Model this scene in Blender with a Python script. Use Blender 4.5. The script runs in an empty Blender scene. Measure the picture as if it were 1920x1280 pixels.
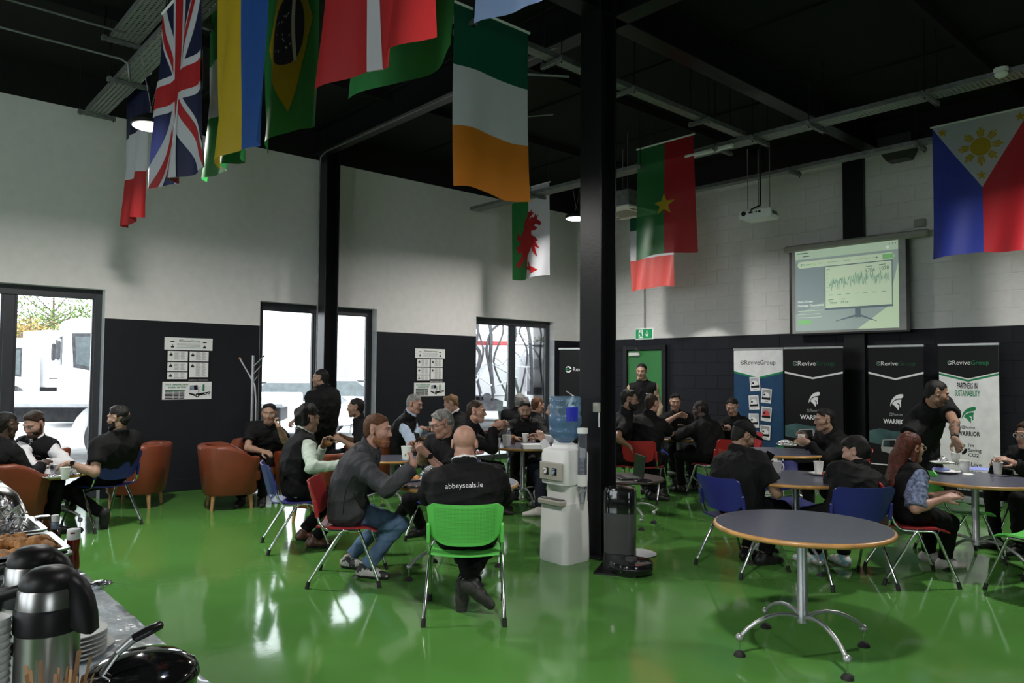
import bpy, bmesh, math, random
import numpy as np
from mathutils import Vector, Matrix, geometry
random.seed(7)
PI = math.pi
SC = bpy.context.scene
COL = SC.collection
# ------------------------------------------------------------------ camera
F_PX, PITCH, ROLL, CAMH = 1385.0, math.radians(2.40), math.radians(-0.42), 1.6
cam_data = bpy.data.cameras.new('camera')
cam_data.sensor_width = 36.0
cam_data.lens = F_PX / 1920.0 * 36.0
cam_data.clip_start = 0.05
cam_data.clip_end = 400
cam = bpy.data.objects.new('camera', cam_data)
COL.objects.link(cam)
CR, SR, CP, SP = math.cos(ROLL), math.sin(ROLL), math.cos(PITCH), math.sin(PITCH)
_up = Vector((0, -SP, CP)); _fw = Vector((0, CP, SP)); _rt = Vector((1, 0, 0))
_ri = _rt * CR - _up * SR; _ui = _rt * SR + _up * CR
cam.matrix_world = Matrix(((_ri.x, _ui.x, -_fw.x, 0), (_ri.y, _ui.y, -_fw.y, 0), (_ri.z, _ui.z, -_fw.z, CAMH), (0, 0, 0, 1)))
SC.camera = cam
# ------------------------------------------------------------------ exposure, sky, lamps
SC.view_settings.view_transform = 'Standard'
SC.view_settings.look = 'None'
SC.view_settings.gamma = 1.0
SC.view_settings.use_curve_mapping = False
SC.view_settings.exposure = -0.2
SKY = 7.0
LAMP_W = 138.0
wd = bpy.data.worlds.new('overcast_sky'); SC.world = wd; wd.use_nodes = True
_nt = wd.node_tree
_bg = _nt.nodes['Background']
_tc = _nt.nodes.new('ShaderNodeTexCoord'); _ns = _nt.nodes.new('ShaderNodeTexNoise'); _ns.inputs['Scale'].default_value = 1.6
_rp = _nt.nodes.new('ShaderNodeValToRGB')
_rp.color_ramp.elements[0].color = (0.80, 0.86, 0.93, 1); _rp.color_ramp.elements[1].color = (0.95, 0.98, 1.0, 1)
_nt.links.new(_tc.outputs['Generated'], _ns.inputs['Vector']); _nt.links.new(_ns.outputs['Fac'], _rp.inputs['Fac'])
_nt.links.new(_rp.outputs['Color'], _bg.inputs['Color'])
_bg.inputs['Strength'].default_value = SKY
# ------------------------------------------------------------------ room frame
TH, ROOM_A, ROOM_B = math.radians(48.11), 10.25, 10.97
EV = Vector((math.sin(TH), math.cos(TH), 0)); NV = Vector((math.cos(TH), -math.sin(TH), 0))
LAMPS = [(-7.1, 1.96, 3.80), (-7.6, 8.1, 3.93), (-1.35, 2.03, 3.9), (-1.35, 8.1, 3.9), (-7.1, -4.0, 3.9), (-1.35, -4.0, 3.9)]
def rw(xr, yr, z=0.0):
    "room coordinates to world"
    p = NV * xr + EV * yr
    return Vector((p.x, p.y, z))
for _x, _y, _z in LAMPS:
    _l = bpy.data.lights.new('high_bay_glow', 'AREA'); _l.shape = 'DISK'; _l.size = 0.30; _l.energy = LAMP_W
    _l.color = (1.0, 0.97, 0.92); _l.spread = math.radians(168)
    _o = bpy.data.objects.new('high_bay_glow', _l); COL.objects.link(_o); _o.location = rw(_x, _y, _z - 0.012)
def ray(px, py):
    du, dv = px - 960.0, 640.0 - py
    u = CR * du + SR * dv; w = -SR * du + CR * dv
    return Vector((u / F_PX, CP - SP * w / F_PX, SP + CP * w / F_PX))
CAM = Vector((0, 0, CAMH))
def at(px, py, z=0.0):
    r = ray(px, py); return CAM + r * ((z - CAMH) / r.z)
def ad(px, py, Y):
    r = ray(px, py); return CAM + r * (Y / r.y)
def fl(px, Y, z=0.0):
    p = ad(px, 690, Y); return Vector((p.x, p.y, z))
def az(deg):
    a = math.radians(deg); return Vector((math.sin(a), math.cos(a), 0))
# ------------------------------------------------------------------ materials
def mat(name, col, rough=0.5, metal=0.0, noise=0.08, nscale=8.0, bump=0.0, bscale=40.0, coat=0.0, spec=0.5, trans=0.0, alpha=1.0, emit=None, estr=0.0, sheen=0.0, aniso=0.0, ior=1.45):
    m = bpy.data.materials.new(name); m.use_nodes = True
    nt = m.node_tree; b = nt.nodes['Principled BSDF']
    c = (col[0], col[1], col[2], 1)
    b.inputs['Base Color'].default_value = c
    b.inputs['Roughness'].default_value = rough; b.inputs['Metallic'].default_value = metal
    b.inputs['Coat Weight'].default_value = coat; b.inputs['Specular IOR Level'].default_value = spec
    b.inputs['Transmission Weight'].default_value = trans; b.inputs['IOR'].default_value = ior
    b.inputs['Sheen Weight'].default_value = sheen
    b.inputs['Alpha'].default_value = alpha
    if emit: b.inputs['Emission Color'].default_value = (*emit, 1); b.inputs['Emission Strength'].default_value = estr
    if noise or bump:
        tc = nt.nodes.new('ShaderNodeTexCoord')
    if noise:
        n = nt.nodes.new('ShaderNodeTexNoise'); n.inputs['Scale'].default_value = nscale; n.inputs['Detail'].default_value = 3
        nt.links.new(tc.outputs['Object'], n.inputs['Vector'])
        r = nt.nodes.new('ShaderNodeValToRGB')
        r.color_ramp.elements[0].position = 0.3; r.color_ramp.elements[1].position = 0.7
        r.color_ramp.elements[0].color = (*[max(0, x * (1 - noise)) for x in col], 1)
        r.color_ramp.elements[1].color = (*[min(1, x * (1 + noise)) for x in col], 1)
        nt.links.new(n.outputs['Fac'], r.inputs['Fac']); nt.links.new(r.outputs['Color'], b.inputs['Base Color'])
    if bump:
        n2 = nt.nodes.new('ShaderNodeTexNoise'); n2.inputs['Scale'].default_value = bscale; n2.inputs['Detail'].default_value = 4
        nt.links.new(tc.outputs['Object'], n2.inputs['Vector'])
        bp = nt.nodes.new('ShaderNodeBump'); bp.inputs['Strength'].default_value = bump; bp.inputs['Distance'].default_value = 0.01
        nt.links.new(n2.outputs['Fac'], bp.inputs['Height']); nt.links.new(bp.outputs['Normal'], b.inputs['Normal'])
    return m
M = {}
def MM(name, *a, **k):
    if name in ('wall_dark', 'block_dark', 'ceil_black') or name.startswith('print_'): k['spec'] = 0.2
    if name.startswith('hair'): k['spec'] = 0.22
    if name.startswith('cloth_') : k.setdefault('spec', 0.18); k.pop('sheen', None)
    M[name] = mat(name, *a, **k); return M[name]
MM('wall_white', (0.785, 0.76, 0.75), 0.65, bump=0.08, bscale=60, noise=0.03)
MM('wall_dark', (0.0135, 0.0145, 0.019), 0.5, bump=0.06, bscale=60)
MM('block_white', (0.72, 0.71, 0.69), 0.55, bump=0.25, bscale=35, noise=0.04)
MM('block_dark', (0.0115, 0.0125, 0.017), 0.5, bump=0.25, bscale=35)
MM('ceil_black', (0.012, 0.012, 0.012), 0.8, bump=0.1)
MM('steel_black', (0.009, 0.009, 0.011), 0.33, bump=0.06, bscale=45, spec=0.35)
MM('frame_grey', (0.035, 0.038, 0.045), 0.4)
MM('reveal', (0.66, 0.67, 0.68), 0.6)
MM('reveal_low_lit', (0.50, 0.53, 0.58), 0.4)  # dark lower paint made pale: daylight on it is put into the colour
MM('galv', (0.22, 0.225, 0.225), 0.5, metal=0.7, noise=0.2, nscale=14)
MM('white_plastic', (0.74, 0.74, 0.73), 0.35, noise=0.02)
MM('grey_plastic', (0.36, 0.34, 0.30), 0.4, noise=0.03)
MM('black_plastic', (0.010, 0.010, 0.011), 0.3, noise=0.1)
MM('black_matt', (0.008, 0.008, 0.009), 0.42, noise=0.1, spec=0.3)
MM('black_gloss', (0.008, 0.008, 0.009), 0.08, coat=0.6, noise=0.1)
MM('chrome', (0.72, 0.72, 0.73), 0.12, metal=1.0, noise=0.03)
MM('steel_brushed', (0.36, 0.35, 0.34), 0.3, metal=1.0, noise=0.08)
MM('steel', (0.62, 0.61, 0.60), 0.22, metal=1.0, noise=0.05)
MM('silver_paint', (0.40, 0.41, 0.42), 0.35, metal=0.6, noise=0.05)
MM('rubber', (0.012, 0.012, 0.012), 0.7)
MM('laminate', (0.070, 0.074, 0.105), 0.28, noise=0.12, nscale=30)
MM('wood_edge', (0.42, 0.22, 0.07), 0.35, noise=0.25, nscale=9)
MM('wood_leg', (0.38, 0.20, 0.08), 0.45, noise=0.25, nscale=12)
MM('leather', (0.165, 0.037, 0.015), 0.42, noise=0.12, nscale=5, bump=0.15, bscale=90)
MM('blue_plastic', (0.021, 0.025, 0.165), 0.38, noise=0.06)
MM('red_plastic', (0.32, 0.018, 0.022), 0.38, noise=0.06)
MM('green_plastic', (0.13, 0.58, 0.11), 0.38, noise=0.06)
MM('paper', (0.78, 0.78, 0.78), 0.7, noise=0.02)
MM('print_black', (0.0075, 0.0075, 0.008), 0.5)
MM('print_grey', (0.30, 0.30, 0.30), 0.5)
MM('print_green', (0.02, 0.20, 0.08), 0.5)
MM('print_dkgreen', (0.012, 0.085, 0.04), 0.5)
MM('print_blue', (0.018, 0.055, 0.12), 0.45)
MM('print_white', (0.70, 0.70, 0.71), 0.5)
MM('print_teal', (0.042, 0.088, 0.09), 0.5, noise=0.8, nscale=2.2)
MM('foil', (0.86, 0.86, 0.88), 0.14, metal=1.0, noise=0.02, bump=0.9, bscale=55)
MM('exit_green', (0.01, 0.30, 0.10), 0.5, emit=(0.01, 0.30, 0.10), estr=0.25)
MM('exit_white', (0.8, 0.82, 0.8), 0.5, emit=(0.8, 0.85, 0.8), estr=0.25)
MM('door_green', (0.035, 0.20, 0.05), 0.35, noise=0.05)
MM('lamp_on', (1, 1, 1), 0.5, noise=0, emit=(1.0, 0.97, 0.92), estr=18.0)
MM('skin_light', (0.35, 0.205, 0.15), 0.5, noise=0.10, nscale=22)
MM('skin_pink', (0.39, 0.21, 0.155), 0.5, noise=0.12, nscale=22)
MM('skin_mid', (0.24, 0.138, 0.09), 0.5, noise=0.10, nscale=22)
MM('skin_olive', (0.29, 0.172, 0.118), 0.5, noise=0.10, nscale=22)
MM('skin_dark', (0.055, 0.030, 0.020), 0.45, noise=0.10, nscale=22)
MM('lips', (0.26, 0.09, 0.075), 0.4)
MM('eye_white', (0.36, 0.34, 0.32), 0.2, noise=0)
MM('iris', (0.02, 0.013, 0.01), 0.15, noise=0)
MM('hair_black', (0.010, 0.009, 0.008), 0.5, noise=0.5, nscale=60, bump=0.6, bscale=130)
MM('hair_brown', (0.030, 0.018, 0.011), 0.5, noise=0.5, nscale=60, bump=0.6, bscale=130)
MM('hair_ginger', (0.085, 0.035, 0.016), 0.5, noise=0.4, nscale=60, bump=0.6, bscale=130)
MM('hair_auburn', (0.075, 0.020, 0.012), 0.4, noise=0.5, nscale=40, bump=0.7, bscale=90)
MM('hair_grey', (0.20, 0.195, 0.185), 0.5, noise=0.5, nscale=60, bump=0.6, bscale=130)
MM('hair_blond', (0.16, 0.095, 0.045), 0.5, noise=0.4, nscale=60, bump=0.6, bscale=130)
MM('beard_ginger', (0.20, 0.072, 0.030), 0.6, noise=0.5, nscale=70, bump=0.6, bscale=150)
MM('cloth_black', (0.0058, 0.0058, 0.0064), 0.75, noise=0.25, nscale=14, bump=0.3, bscale=120, sheen=0.08)
MM('cloth_trouser', (0.005, 0.005, 0.0055), 0.8, noise=0.25, nscale=14, bump=0.3, bscale=120)
MM('cloth_navy', (0.012, 0.015, 0.026), 0.75, noise=0.2, nscale=14, bump=0.3, bscale=120)
MM('cloth_grey', (0.040, 0.041, 0.045), 0.7, noise=0.15, nscale=14, bump=0.25, bscale=150, sheen=0.1)
MM('cloth_sage', (0.40, 0.47, 0.40), 0.8, noise=0.05, bump=0.2, bscale=120)
MM('cloth_ltblue', (0.42, 0.50, 0.62), 0.8, noise=0.05, bump=0.2, bscale=120)
MM('cloth_white', (0.66, 0.66, 0.68), 0.8, noise=0.04, bump=0.2, bscale=120)
MM('cloth_beige', (0.33, 0.25, 0.17), 0.8, noise=0.1, bump=0.2, bscale=120)
MM('cloth_floral', (0.15, 0.18, 0.28), 0.8, noise=0.7, nscale=42, bump=0.3, bscale=80)
MM('denim', (0.075, 0.135, 0.235), 0.8, noise=0.4, nscale=7, bump=0.3, bscale=160)
MM('shoe_black', (0.010, 0.010, 0.010), 0.45, noise=0.2)
MM('shoe_brown', (0.075, 0.028, 0.016), 0.35, noise=0.2)
MM('shoe_grey', (0.22, 0.22, 0.20), 0.6, noise=0.8, nscale=13); _r = M['shoe_grey'].node_tree.nodes['Color Ramp'].color_ramp; _r.interpolation = 'CONSTANT'; _r.elements[0].color = (.02, .02, .022, 1); _r.elements[1].position = .47; _r.elements[1].color = (.40, .40, .37, 1)
MM('sole_mid', (0.035, 0.033, 0.031), 0.75, noise=0.3, nscale=30)
MM('shoe_white', (0.60, 0.57, 0.53), 0.55, noise=0.05)
MM('shoe_sky', (0.22, 0.52, 0.62), 0.5, noise=0.1, nscale=16); _r = M['shoe_sky'].node_tree.nodes['Color Ramp'].color_ramp; _r.interpolation = 'CONSTANT'; _r.elements[1].position = .5; _r.elements[1].color = (.66, .63, .58, 1)
MM('sole_dark', (0.016, 0.015, 0.015), 0.7)
MM('sole_pale', (0.48, 0.45, 0.40), 0.7)
MM('cup_white', (0.72, 0.72, 0.70), 0.55, noise=0.02)
MM('bread', (0.40, 0.20, 0.07), 0.8, noise=0.5, nscale=30, bump=0.6, bscale=60)
MM('crispy', (0.60, 0.29, 0.095), 0.6, noise=0.55, nscale=30, bump=0.9, bscale=70)
MM('ketchup', (0.19, 0.012, 0.006), 0.12, noise=0.08, coat=0.5)
MM('brown_sauce', (0.060, 0.016, 0.006), 0.1, noise=0.1, coat=0.6)
MM('amber', (0.16, 0.045, 0.010), 0.12, noise=0.5, nscale=30, coat=0.5)
MM('label_blue', (0.22, 0.30, 0.42), 0.5, noise=0.25, nscale=50)
MM('label_cream', (0.42, 0.36, 0.25), 0.5, noise=0.4, nscale=50)
MM('napkin_blue', (0.25, 0.29, 0.62), 0.8)
MM('stick', (0.36, 0.20, 0.10), 0.7, noise=0.2)
MM('oilcloth', (0.60, 0.68, 0.74), 0.22, noise=0.12, nscale=6, bump=0.8, bscale=14, coat=0.5)
MM('asphalt', (0.28, 0.28, 0.28), 0.9, noise=0.3, nscale=2)
MM('truck_white', (0.85, 0.85, 0.86), 0.4, noise=0.03)
MM('truck_grey', (0.42, 0.43, 0.45), 0.5, noise=0.15)
MM('truck_dark', (0.05, 0.05, 0.055), 0.6, noise=0.4)
MM('truck_glass', (0.10, 0.12, 0.125), 0.2, noise=0.2)
MM('truck_red', (0.55, 0.06, 0.07), 0.5)
MM('leaf', (0.10, 0.16, 0.035), 0.8, noise=0.6, nscale=6)
MM('leaf_autumn', (0.30, 0.20, 0.06), 0.8, noise=0.6, nscale=6)
MM('bark', (0.10, 0.07, 0.05), 0.9)
MM('kraft', (0.30, 0.22, 0.14), 0.7)
MM('dark_brown_top', (0.040, 0.030, 0.027), 0.4)
MM('dock_grey', (0.055, 0.056, 0.058), 0.42, noise=0.05)
MM('cable_red', (0.30, 0.015, 0.012), 0.5)

def glass_mat(name, tint, refl=0.12, speck=0.0):
    m = bpy.data.materials.new(name); m.use_nodes = True; nt = m.node_tree
    for n in list(nt.nodes): nt.nodes.remove(n)
    out = nt.nodes.new('ShaderNodeOutputMaterial'); tr = nt.nodes.new('ShaderNodeBsdfTransparent'); gl = nt.nodes.new('ShaderNodeBsdfGlossy')
    tr.inputs['Color'].default_value = (*tint, 1); gl.inputs['Roughness'].default_value = 0.02
    lw = nt.nodes.new('ShaderNodeFresnel'); lw.inputs['IOR'].default_value = 1.45
    ml = nt.nodes.new('ShaderNodeMath'); ml.operation = 'MULTIPLY'; ml.inputs[1].default_value = refl * 8
    mx = nt.nodes.new('ShaderNodeMixShader')
    nt.links.new(lw.outputs['Fac'], ml.inputs[0]); nt.links.new(ml.outputs[0], mx.inputs['Fac'])
    nt.links.new(tr.outputs[0], mx.inputs[1]); nt.links.new(gl.outputs[0], mx.inputs[2])
    last = mx
    if speck:
        tc = nt.nodes.new('ShaderNodeTexCoord'); v = nt.nodes.new('ShaderNodeTexNoise'); v.inputs['Scale'].default_value = 130; v.inputs['Detail'].default_value = 1
        nt.links.new(tc.outputs['Object'], v.inputs['Vector'])
        r = nt.nodes.new('ShaderNodeValToRGB'); r.color_ramp.elements[0].position = 0.60; r.color_ramp.elements[1].position = 0.66
        r.color_ramp.elements[1].color = (speck, speck, speck, 1)
        nt.links.new(v.outputs['Fac'], r.inputs['Fac'])
        rf = nt.nodes.new('ShaderNodeBsdfRefraction'); rf.inputs['IOR'].default_value = 1.2; rf.inputs['Roughness'].default_value = 0.1
        m2 = nt.nodes.new('ShaderNodeMixShader'); nt.links.new(r.outputs['Color'], m2.inputs['Fac'])
        nt.links.new(mx.outputs[0], m2.inputs[1]); nt.links.new(rf.outputs[0], m2.inputs[2]); last = m2
    nt.links.new(last.outputs[0], out.inputs['Surface']); M[name] = m; return m
glass_mat('window_glass', (0.96, 0.98, 0.98), 0.12, 0.0)
def bottle_mat(nm='bottle_glass', tint=(0.78, 0.89, 0.97), d1=(.34, .52, .72, 1), d2=(.40, .60, .82, 1), fac=.28):
    m = glass_mat(nm, tint, 0.16); nt = m.node_tree; out = [n for n in nt.nodes if n.type == 'OUTPUT_MATERIAL'][0]; src = out.inputs['Surface'].links[0].from_socket
    d = nt.nodes.new('ShaderNodeBsdfDiffuse'); d.inputs['Color'].default_value = d1; t = nt.nodes.new('ShaderNodeBsdfTranslucent'); t.inputs['Color'].default_value = d2
    a = nt.nodes.new('ShaderNodeMixShader'); nt.links.new(d.outputs[0], a.inputs[1]); nt.links.new(t.outputs[0], a.inputs[2])
    b = nt.nodes.new('ShaderNodeMixShader'); b.inputs['Fac'].default_value = fac; nt.links.new(src, b.inputs[1]); nt.links.new(a.outputs[0], b.inputs[2]); nt.links.new(b.outputs[0], out.inputs['Surface'])
bottle_mat()
bottle_mat('clear_glass', (0.90, 0.92, 0.95), (.42, .42, .52, 1), (.5, .5, .6, 1), .16)
def cloth_mat(name, col, thin=0.35, clear=0.0, rough=0.5):
    "satin flag cloth: diffuse + translucent + a soft sheen"
    m = bpy.data.materials.new(name); m.use_nodes = True; nt = m.node_tree
    b = nt.nodes['Principled BSDF']; out = nt.nodes['Material Output']
    tc = nt.nodes.new('ShaderNodeTexCoord'); n = nt.nodes.new('ShaderNodeTexNoise'); n.inputs['Scale'].default_value = 5; n.inputs['Detail'].default_value = 2
    nt.links.new(tc.outputs['Object'], n.inputs['Vector'])
    r = nt.nodes.new('ShaderNodeValToRGB'); r.color_ramp.elements[0].color = (*[x * 0.93 for x in col], 1); r.color_ramp.elements[1].color = (*[min(1, x * 1.05) for x in col], 1)
    nt.links.new(n.outputs['Fac'], r.inputs['Fac']); nt.links.new(r.outputs['Color'], b.inputs['Base Color'])
    b.inputs['Roughness'].default_value = rough; b.inputs['Specular IOR Level'].default_value = 0.35
    t = nt.nodes.new('ShaderNodeBsdfTranslucent'); nt.links.new(r.outputs['Color'], t.inputs['Color'])
    mx = nt.nodes.new('ShaderNodeMixShader'); mx.inputs['Fac'].default_value = thin
    nt.links.new(b.outputs[0], mx.inputs[1]); nt.links.new(t.outputs[0], mx.inputs[2]); last = mx
    if clear:
        tr = nt.nodes.new('ShaderNodeBsdfTransparent'); tr.inputs['Color'].default_value = (*[min(1, x + 0.25) for x in col], 1)
        m2 = nt.nodes.new('ShaderNodeMixShader'); m2.inputs['Fac'].default_value = clear
        nt.links.new(mx.outputs[0], m2.inputs[1]); nt.links.new(tr.outputs[0], m2.inputs[2]); last = m2
    nt.links.new(last.outputs[0], out.inputs['Surface']); M[name] = m; return m
for _n, _c in dict(f_red=(0.44, 0.018, 0.020), f_white=(0.62, 0.62, 0.66), f_navy=(0.011, 0.014, 0.052), f_yellow=(0.52, 0.36, 0.015), f_blue=(0.020, 0.085, 0.34), f_green=(0.022, 0.19, 0.045),
        f_dkgreen=(0.008, 0.095, 0.055), f_orange=(0.62, 0.20, 0.02), f_sky=(0.30, 0.40, 0.66), f_royal=(0.035, 0.055, 0.36), f_coral=(0.60, 0.10, 0.09), f_black=(0.012, 0.012, 0.012), f_crimson=(0.50, 0.025, 0.035)).items(): cloth_mat(_n, _c)
cloth_mat('f_thin_green', (0.03, 0.20, 0.06), 0.3, 0.35); cloth_mat('f_thin_red', (0.42, 0.015, 0.02), 0.3, 0.2)

def floor_mat():
    m = mat('epoxy_green', (0.078, 0.220, 0.045), 0.10, noise=0.10, nscale=1.1, spec=0.5)
    nt = m.node_tree; b = nt.nodes['Principled BSDF']
    tc = nt.nodes.new('ShaderNodeTexCoord')
    n1 = nt.nodes.new('ShaderNodeTexNoise'); n1.inputs['Scale'].default_value = 5.0; n1.inputs['Detail'].default_value = 3; n1.inputs['Distortion'].default_value = 0.3
    n2 = nt.nodes.new('ShaderNodeTexNoise'); n2.inputs['Scale'].default_value = 55.0; n2.inputs['Detail'].default_value = 2
    for n in (n1, n2): nt.links.new(tc.outputs['Object'], n.inputs['Vector'])
    b1 = nt.nodes.new('ShaderNodeBump'); b1.inputs['Strength'].default_value = 0.045; b1.inputs['Distance'].default_value = 0.02
    b2 = nt.nodes.new('ShaderNodeBump'); b2.inputs['Strength'].default_value = 0.03; b2.inputs['Distance'].default_value = 0.003
    nt.links.new(n1.outputs['Fac'], b1.inputs['Height']); nt.links.new(n2.outputs['Fac'], b2.inputs['Height'])
    nt.links.new(b1.outputs['Normal'], b2.inputs['Normal']); nt.links.new(b2.outputs['Normal'], b.inputs['Normal'])
    r = nt.nodes.new('ShaderNodeMapRange'); r.inputs['To Min'].default_value = 0.05; r.inputs['To Max'].default_value = 0.13
    nt.links.new(n1.outputs['Fac'], r.inputs['Value']); nt.links.new(r.outputs[0], b.inputs['Roughness'])
    M['epoxy_green'] = m
floor_mat()
def dots_mat(name, col, scale, rad, axes='XZ'):
    "moulded plastic pierced by a grid of small holes"
    m = mat(name, col, 0.38, noise=0.06); nt = m.node_tree; b = nt.nodes['Principled BSDF']
    tc = nt.nodes.new('ShaderNodeTexCoord'); sp = nt.nodes.new('ShaderNodeSeparateXYZ'); nt.links.new(tc.outputs['Object'], sp.inputs[0])
    sq = []
    for k in axes:
        a = nt.nodes.new('ShaderNodeMath'); a.operation = 'MULTIPLY'; a.inputs[1].default_value = scale; nt.links.new(sp.outputs[k], a.inputs[0])
        f = nt.nodes.new('ShaderNodeMath'); f.operation = 'FRACT'; nt.links.new(a.outputs[0], f.inputs[0])
        s = nt.nodes.new('ShaderNodeMath'); s.operation = 'SUBTRACT'; s.inputs[1].default_value = 0.5; nt.links.new(f.outputs[0], s.inputs[0])
        p = nt.nodes.new('ShaderNodeMath'); p.operation = 'MULTIPLY'; nt.links.new(s.outputs[0], p.inputs[0]); nt.links.new(s.outputs[0], p.inputs[1]); sq.append(p)
    ad_ = nt.nodes.new('ShaderNodeMath'); ad_.operation = 'ADD'; nt.links.new(sq[0].outputs[0], ad_.inputs[0]); nt.links.new(sq[1].outputs[0], ad_.inputs[1])
    g = nt.nodes.new('ShaderNodeMath'); g.operation = 'GREATER_THAN'; g.inputs[1].default_value = rad * rad; nt.links.new(ad_.outputs[0], g.inputs[0])
    nt.links.new(g.outputs[0], b.inputs['Alpha']); M[name] = m
dots_mat('green_pierced', (0.13, 0.58, 0.11), 110.0, 0.27)
dots_mat('blue_pierced', (0.026, 0.030, 0.19), 110.0, 0.24)
dots_mat('red_pierced', (0.34, 0.020, 0.024), 110.0, 0.22)
dots_mat('galv_pierced', (0.24, 0.245, 0.245), 24.0, 0.27, 'XY')
# ------------------------------------------------------------------ mesh helpers
def frame_from(d, up=Vector((0, 0, 1))):
    d = Vector(d).normalized(); up = Vector(up)
    if abs(d.dot(up.normalized())) > 0.97: up = Vector((0, 1, 0))
    x = up.cross(d).normalized(); y = d.cross(x).normalized()
    return x, y, d
class MB:
    "collects vertices and faces of one mesh object"
    def __init__(s): s.v = []; s.f = []; s.mi = []; s.mats = []; s.cur = 0
    def use(s, m):
        m = M[m] if isinstance(m, str) else m
        if m not in s.mats: s.mats.append(m)
        s.cur = s.mats.index(m); return s
    def add(s, vs, fs):
        o = len(s.v); s.v.extend([tuple(p) for p in vs]); s.f.extend([tuple(i + o for i in q) for q in fs]); s.mi.extend([s.cur] * len(fs)); return s
    def box(s, c, size, b=0.0, rot=None):
        c = Vector(c); h = Vector(size) / 2
        b = min(b, min(h) * 0.9)
        vs = []; fs = []
        if b <= 0:
            for i in range(8): vs.append(Vector(((i & 1) * 2 - 1, (i >> 1 & 1) * 2 - 1, (i >> 2) * 2 - 1)) * 1.0)
            vs = [Vector((p.x * h.x, p.y * h.y, p.z * h.z)) for p in vs]
            fs = [(0, 2, 3, 1), (4, 5, 7, 6), (0, 1, 5, 4), (2, 6, 7, 3), (0, 4, 6, 2), (1, 3, 7, 5)]
        else:
            idx = {}
            for i in range(8):
                sg = [(i & 1) * 2 - 1, (i >> 1 & 1) * 2 - 1, (i >> 2) * 2 - 1]
                for a in range(3):
                    idx[i, a] = len(vs)
                    vs.append(Vector([sg[k] * (h[k] - (0 if k == a else b)) for k in range(3)]))
            for a, (p, q) in enumerate(((1, 2), (2, 0), (0, 1))):
                for sgn in (0, 1):
                    cs = [(sgn << a), (sgn << a) | (1 << p), (sgn << a) | (1 << p) | (1 << q), (sgn << a) | (1 << q)]
                    fs.append(tuple(idx[i, a] for i in (cs if sgn else cs[::-1])))
            for a in range(3):
                p, q = [k for k in range(3) if k != a]
                for sp in (0, 1):
                    for sq in (0, 1):
                        i0 = (sp << p) | (sq << q); i1 = i0 | (1 << a)
                        fs.append((idx[i0, p], idx[i1, p], idx[i1, q], idx[i0, q]))
            for i in range(8): fs.append((idx[i, 0], idx[i, 1], idx[i, 2]))
        if rot is not None: vs = [rot @ p for p in vs]
        return s.add([p + c for p in vs], fs)
    def tube(s, pts, r, seg=8, cap=True, flat=1.0, up=None):
        pts = [Vector(p) for p in pts]; n = len(pts)
        rs = r if isinstance(r, (list, tuple)) else [r] * n
        vs = []; fs = []; px = None
        for i, p in enumerate(pts):
            d = (pts[min(i + 1, n - 1)] - pts[max(i - 1, 0)])
            if d.length < 1e-9: d = Vector((0, 0, 1))
            if px is None: x, y, d = frame_from(d, up or Vector((0, 0, 1)))
            else:
                d = d.normalized(); x = (px - d * px.dot(d)).normalized(); y = d.cross(x)
            px = x
            for k in range(seg):
                a = 2 * PI * k / seg; vs.append(p + (x * math.cos(a) + y * math.sin(a) * flat) * rs[i])
        for i in range(n - 1):
            for k in range(seg):
                k2 = (k + 1) % seg; fs.append((i * seg + k, i * seg + k2, (i + 1) * seg + k2, (i + 1) * seg + k))
        if cap: fs.append(tuple(range(seg))[::-1]); fs.append(tuple((n - 1) * seg + k for k in range(seg)))
        return s.add(vs, fs)
    def cyl(s, a, b, r0, r1=None, seg=16, cap=True): return s.tube([a, b], [r0, r1 if r1 is not None else r0], seg, cap)
    def lathe(s, prof, c=(0, 0, 0), seg=24, mtx=None, cap=True):
        c = Vector(c); vs = []; fs = []; n = len(prof)
        for r, z in prof:
            for k in range(seg):
                a = 2 * PI * k / seg; p = Vector((r * math.cos(a), r * math.sin(a), z)); vs.append((mtx @ p if mtx else p) + c)
        for i in range(n - 1):
            for k in range(seg):
                k2 = (k + 1) % seg; fs.append((i * seg + k, i * seg + k2, (i + 1) * seg + k2, (i + 1) * seg + k))
        if cap: fs.append(tuple(range(seg))[::-1]); fs.append(tuple((n - 1) * seg + k for k in range(seg)))
        return s.add(vs, fs)
    def loft(s, rings, closed=True, cap=True):
        m = len(rings[0]); vs = [Vector(p) for r in rings for p in r]; fs = []
        for i in range(len(rings) - 1):
            for k in range(m if closed else m - 1):
                k2 = (k + 1) % m; fs.append((i * m + k, i * m + k2, (i + 1) * m + k2, (i + 1) * m + k))
        if cap: fs.append(tuple(range(m))[::-1]); fs.append(tuple((len(rings) - 1) * m + k for k in range(m)))
        return s.add(vs, fs)
    def prism(s, poly, o, x, y, t):
        "extrude a 2d outline lying in plane (o, x, y) by vector t"
        o, x, y, t = Vector(o), Vector(x), Vector(y), Vector(t)
        a = [o + x * p[0] + y * p[1] for p in poly]; n = len(a)
        tri = geometry.tessellate_polygon([[Vector((p[0], p[1], 0)) for p in poly]])
        vs = a + [p + t for p in a]; fs = [tuple(q[::-1]) for q in tri] + [tuple(i + n for i in q) for q in tri]
        fs += [(k, (k + 1) % n, n + (k + 1) % n, n + k) for k in range(n)]
        return s.add(vs, fs)
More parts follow.
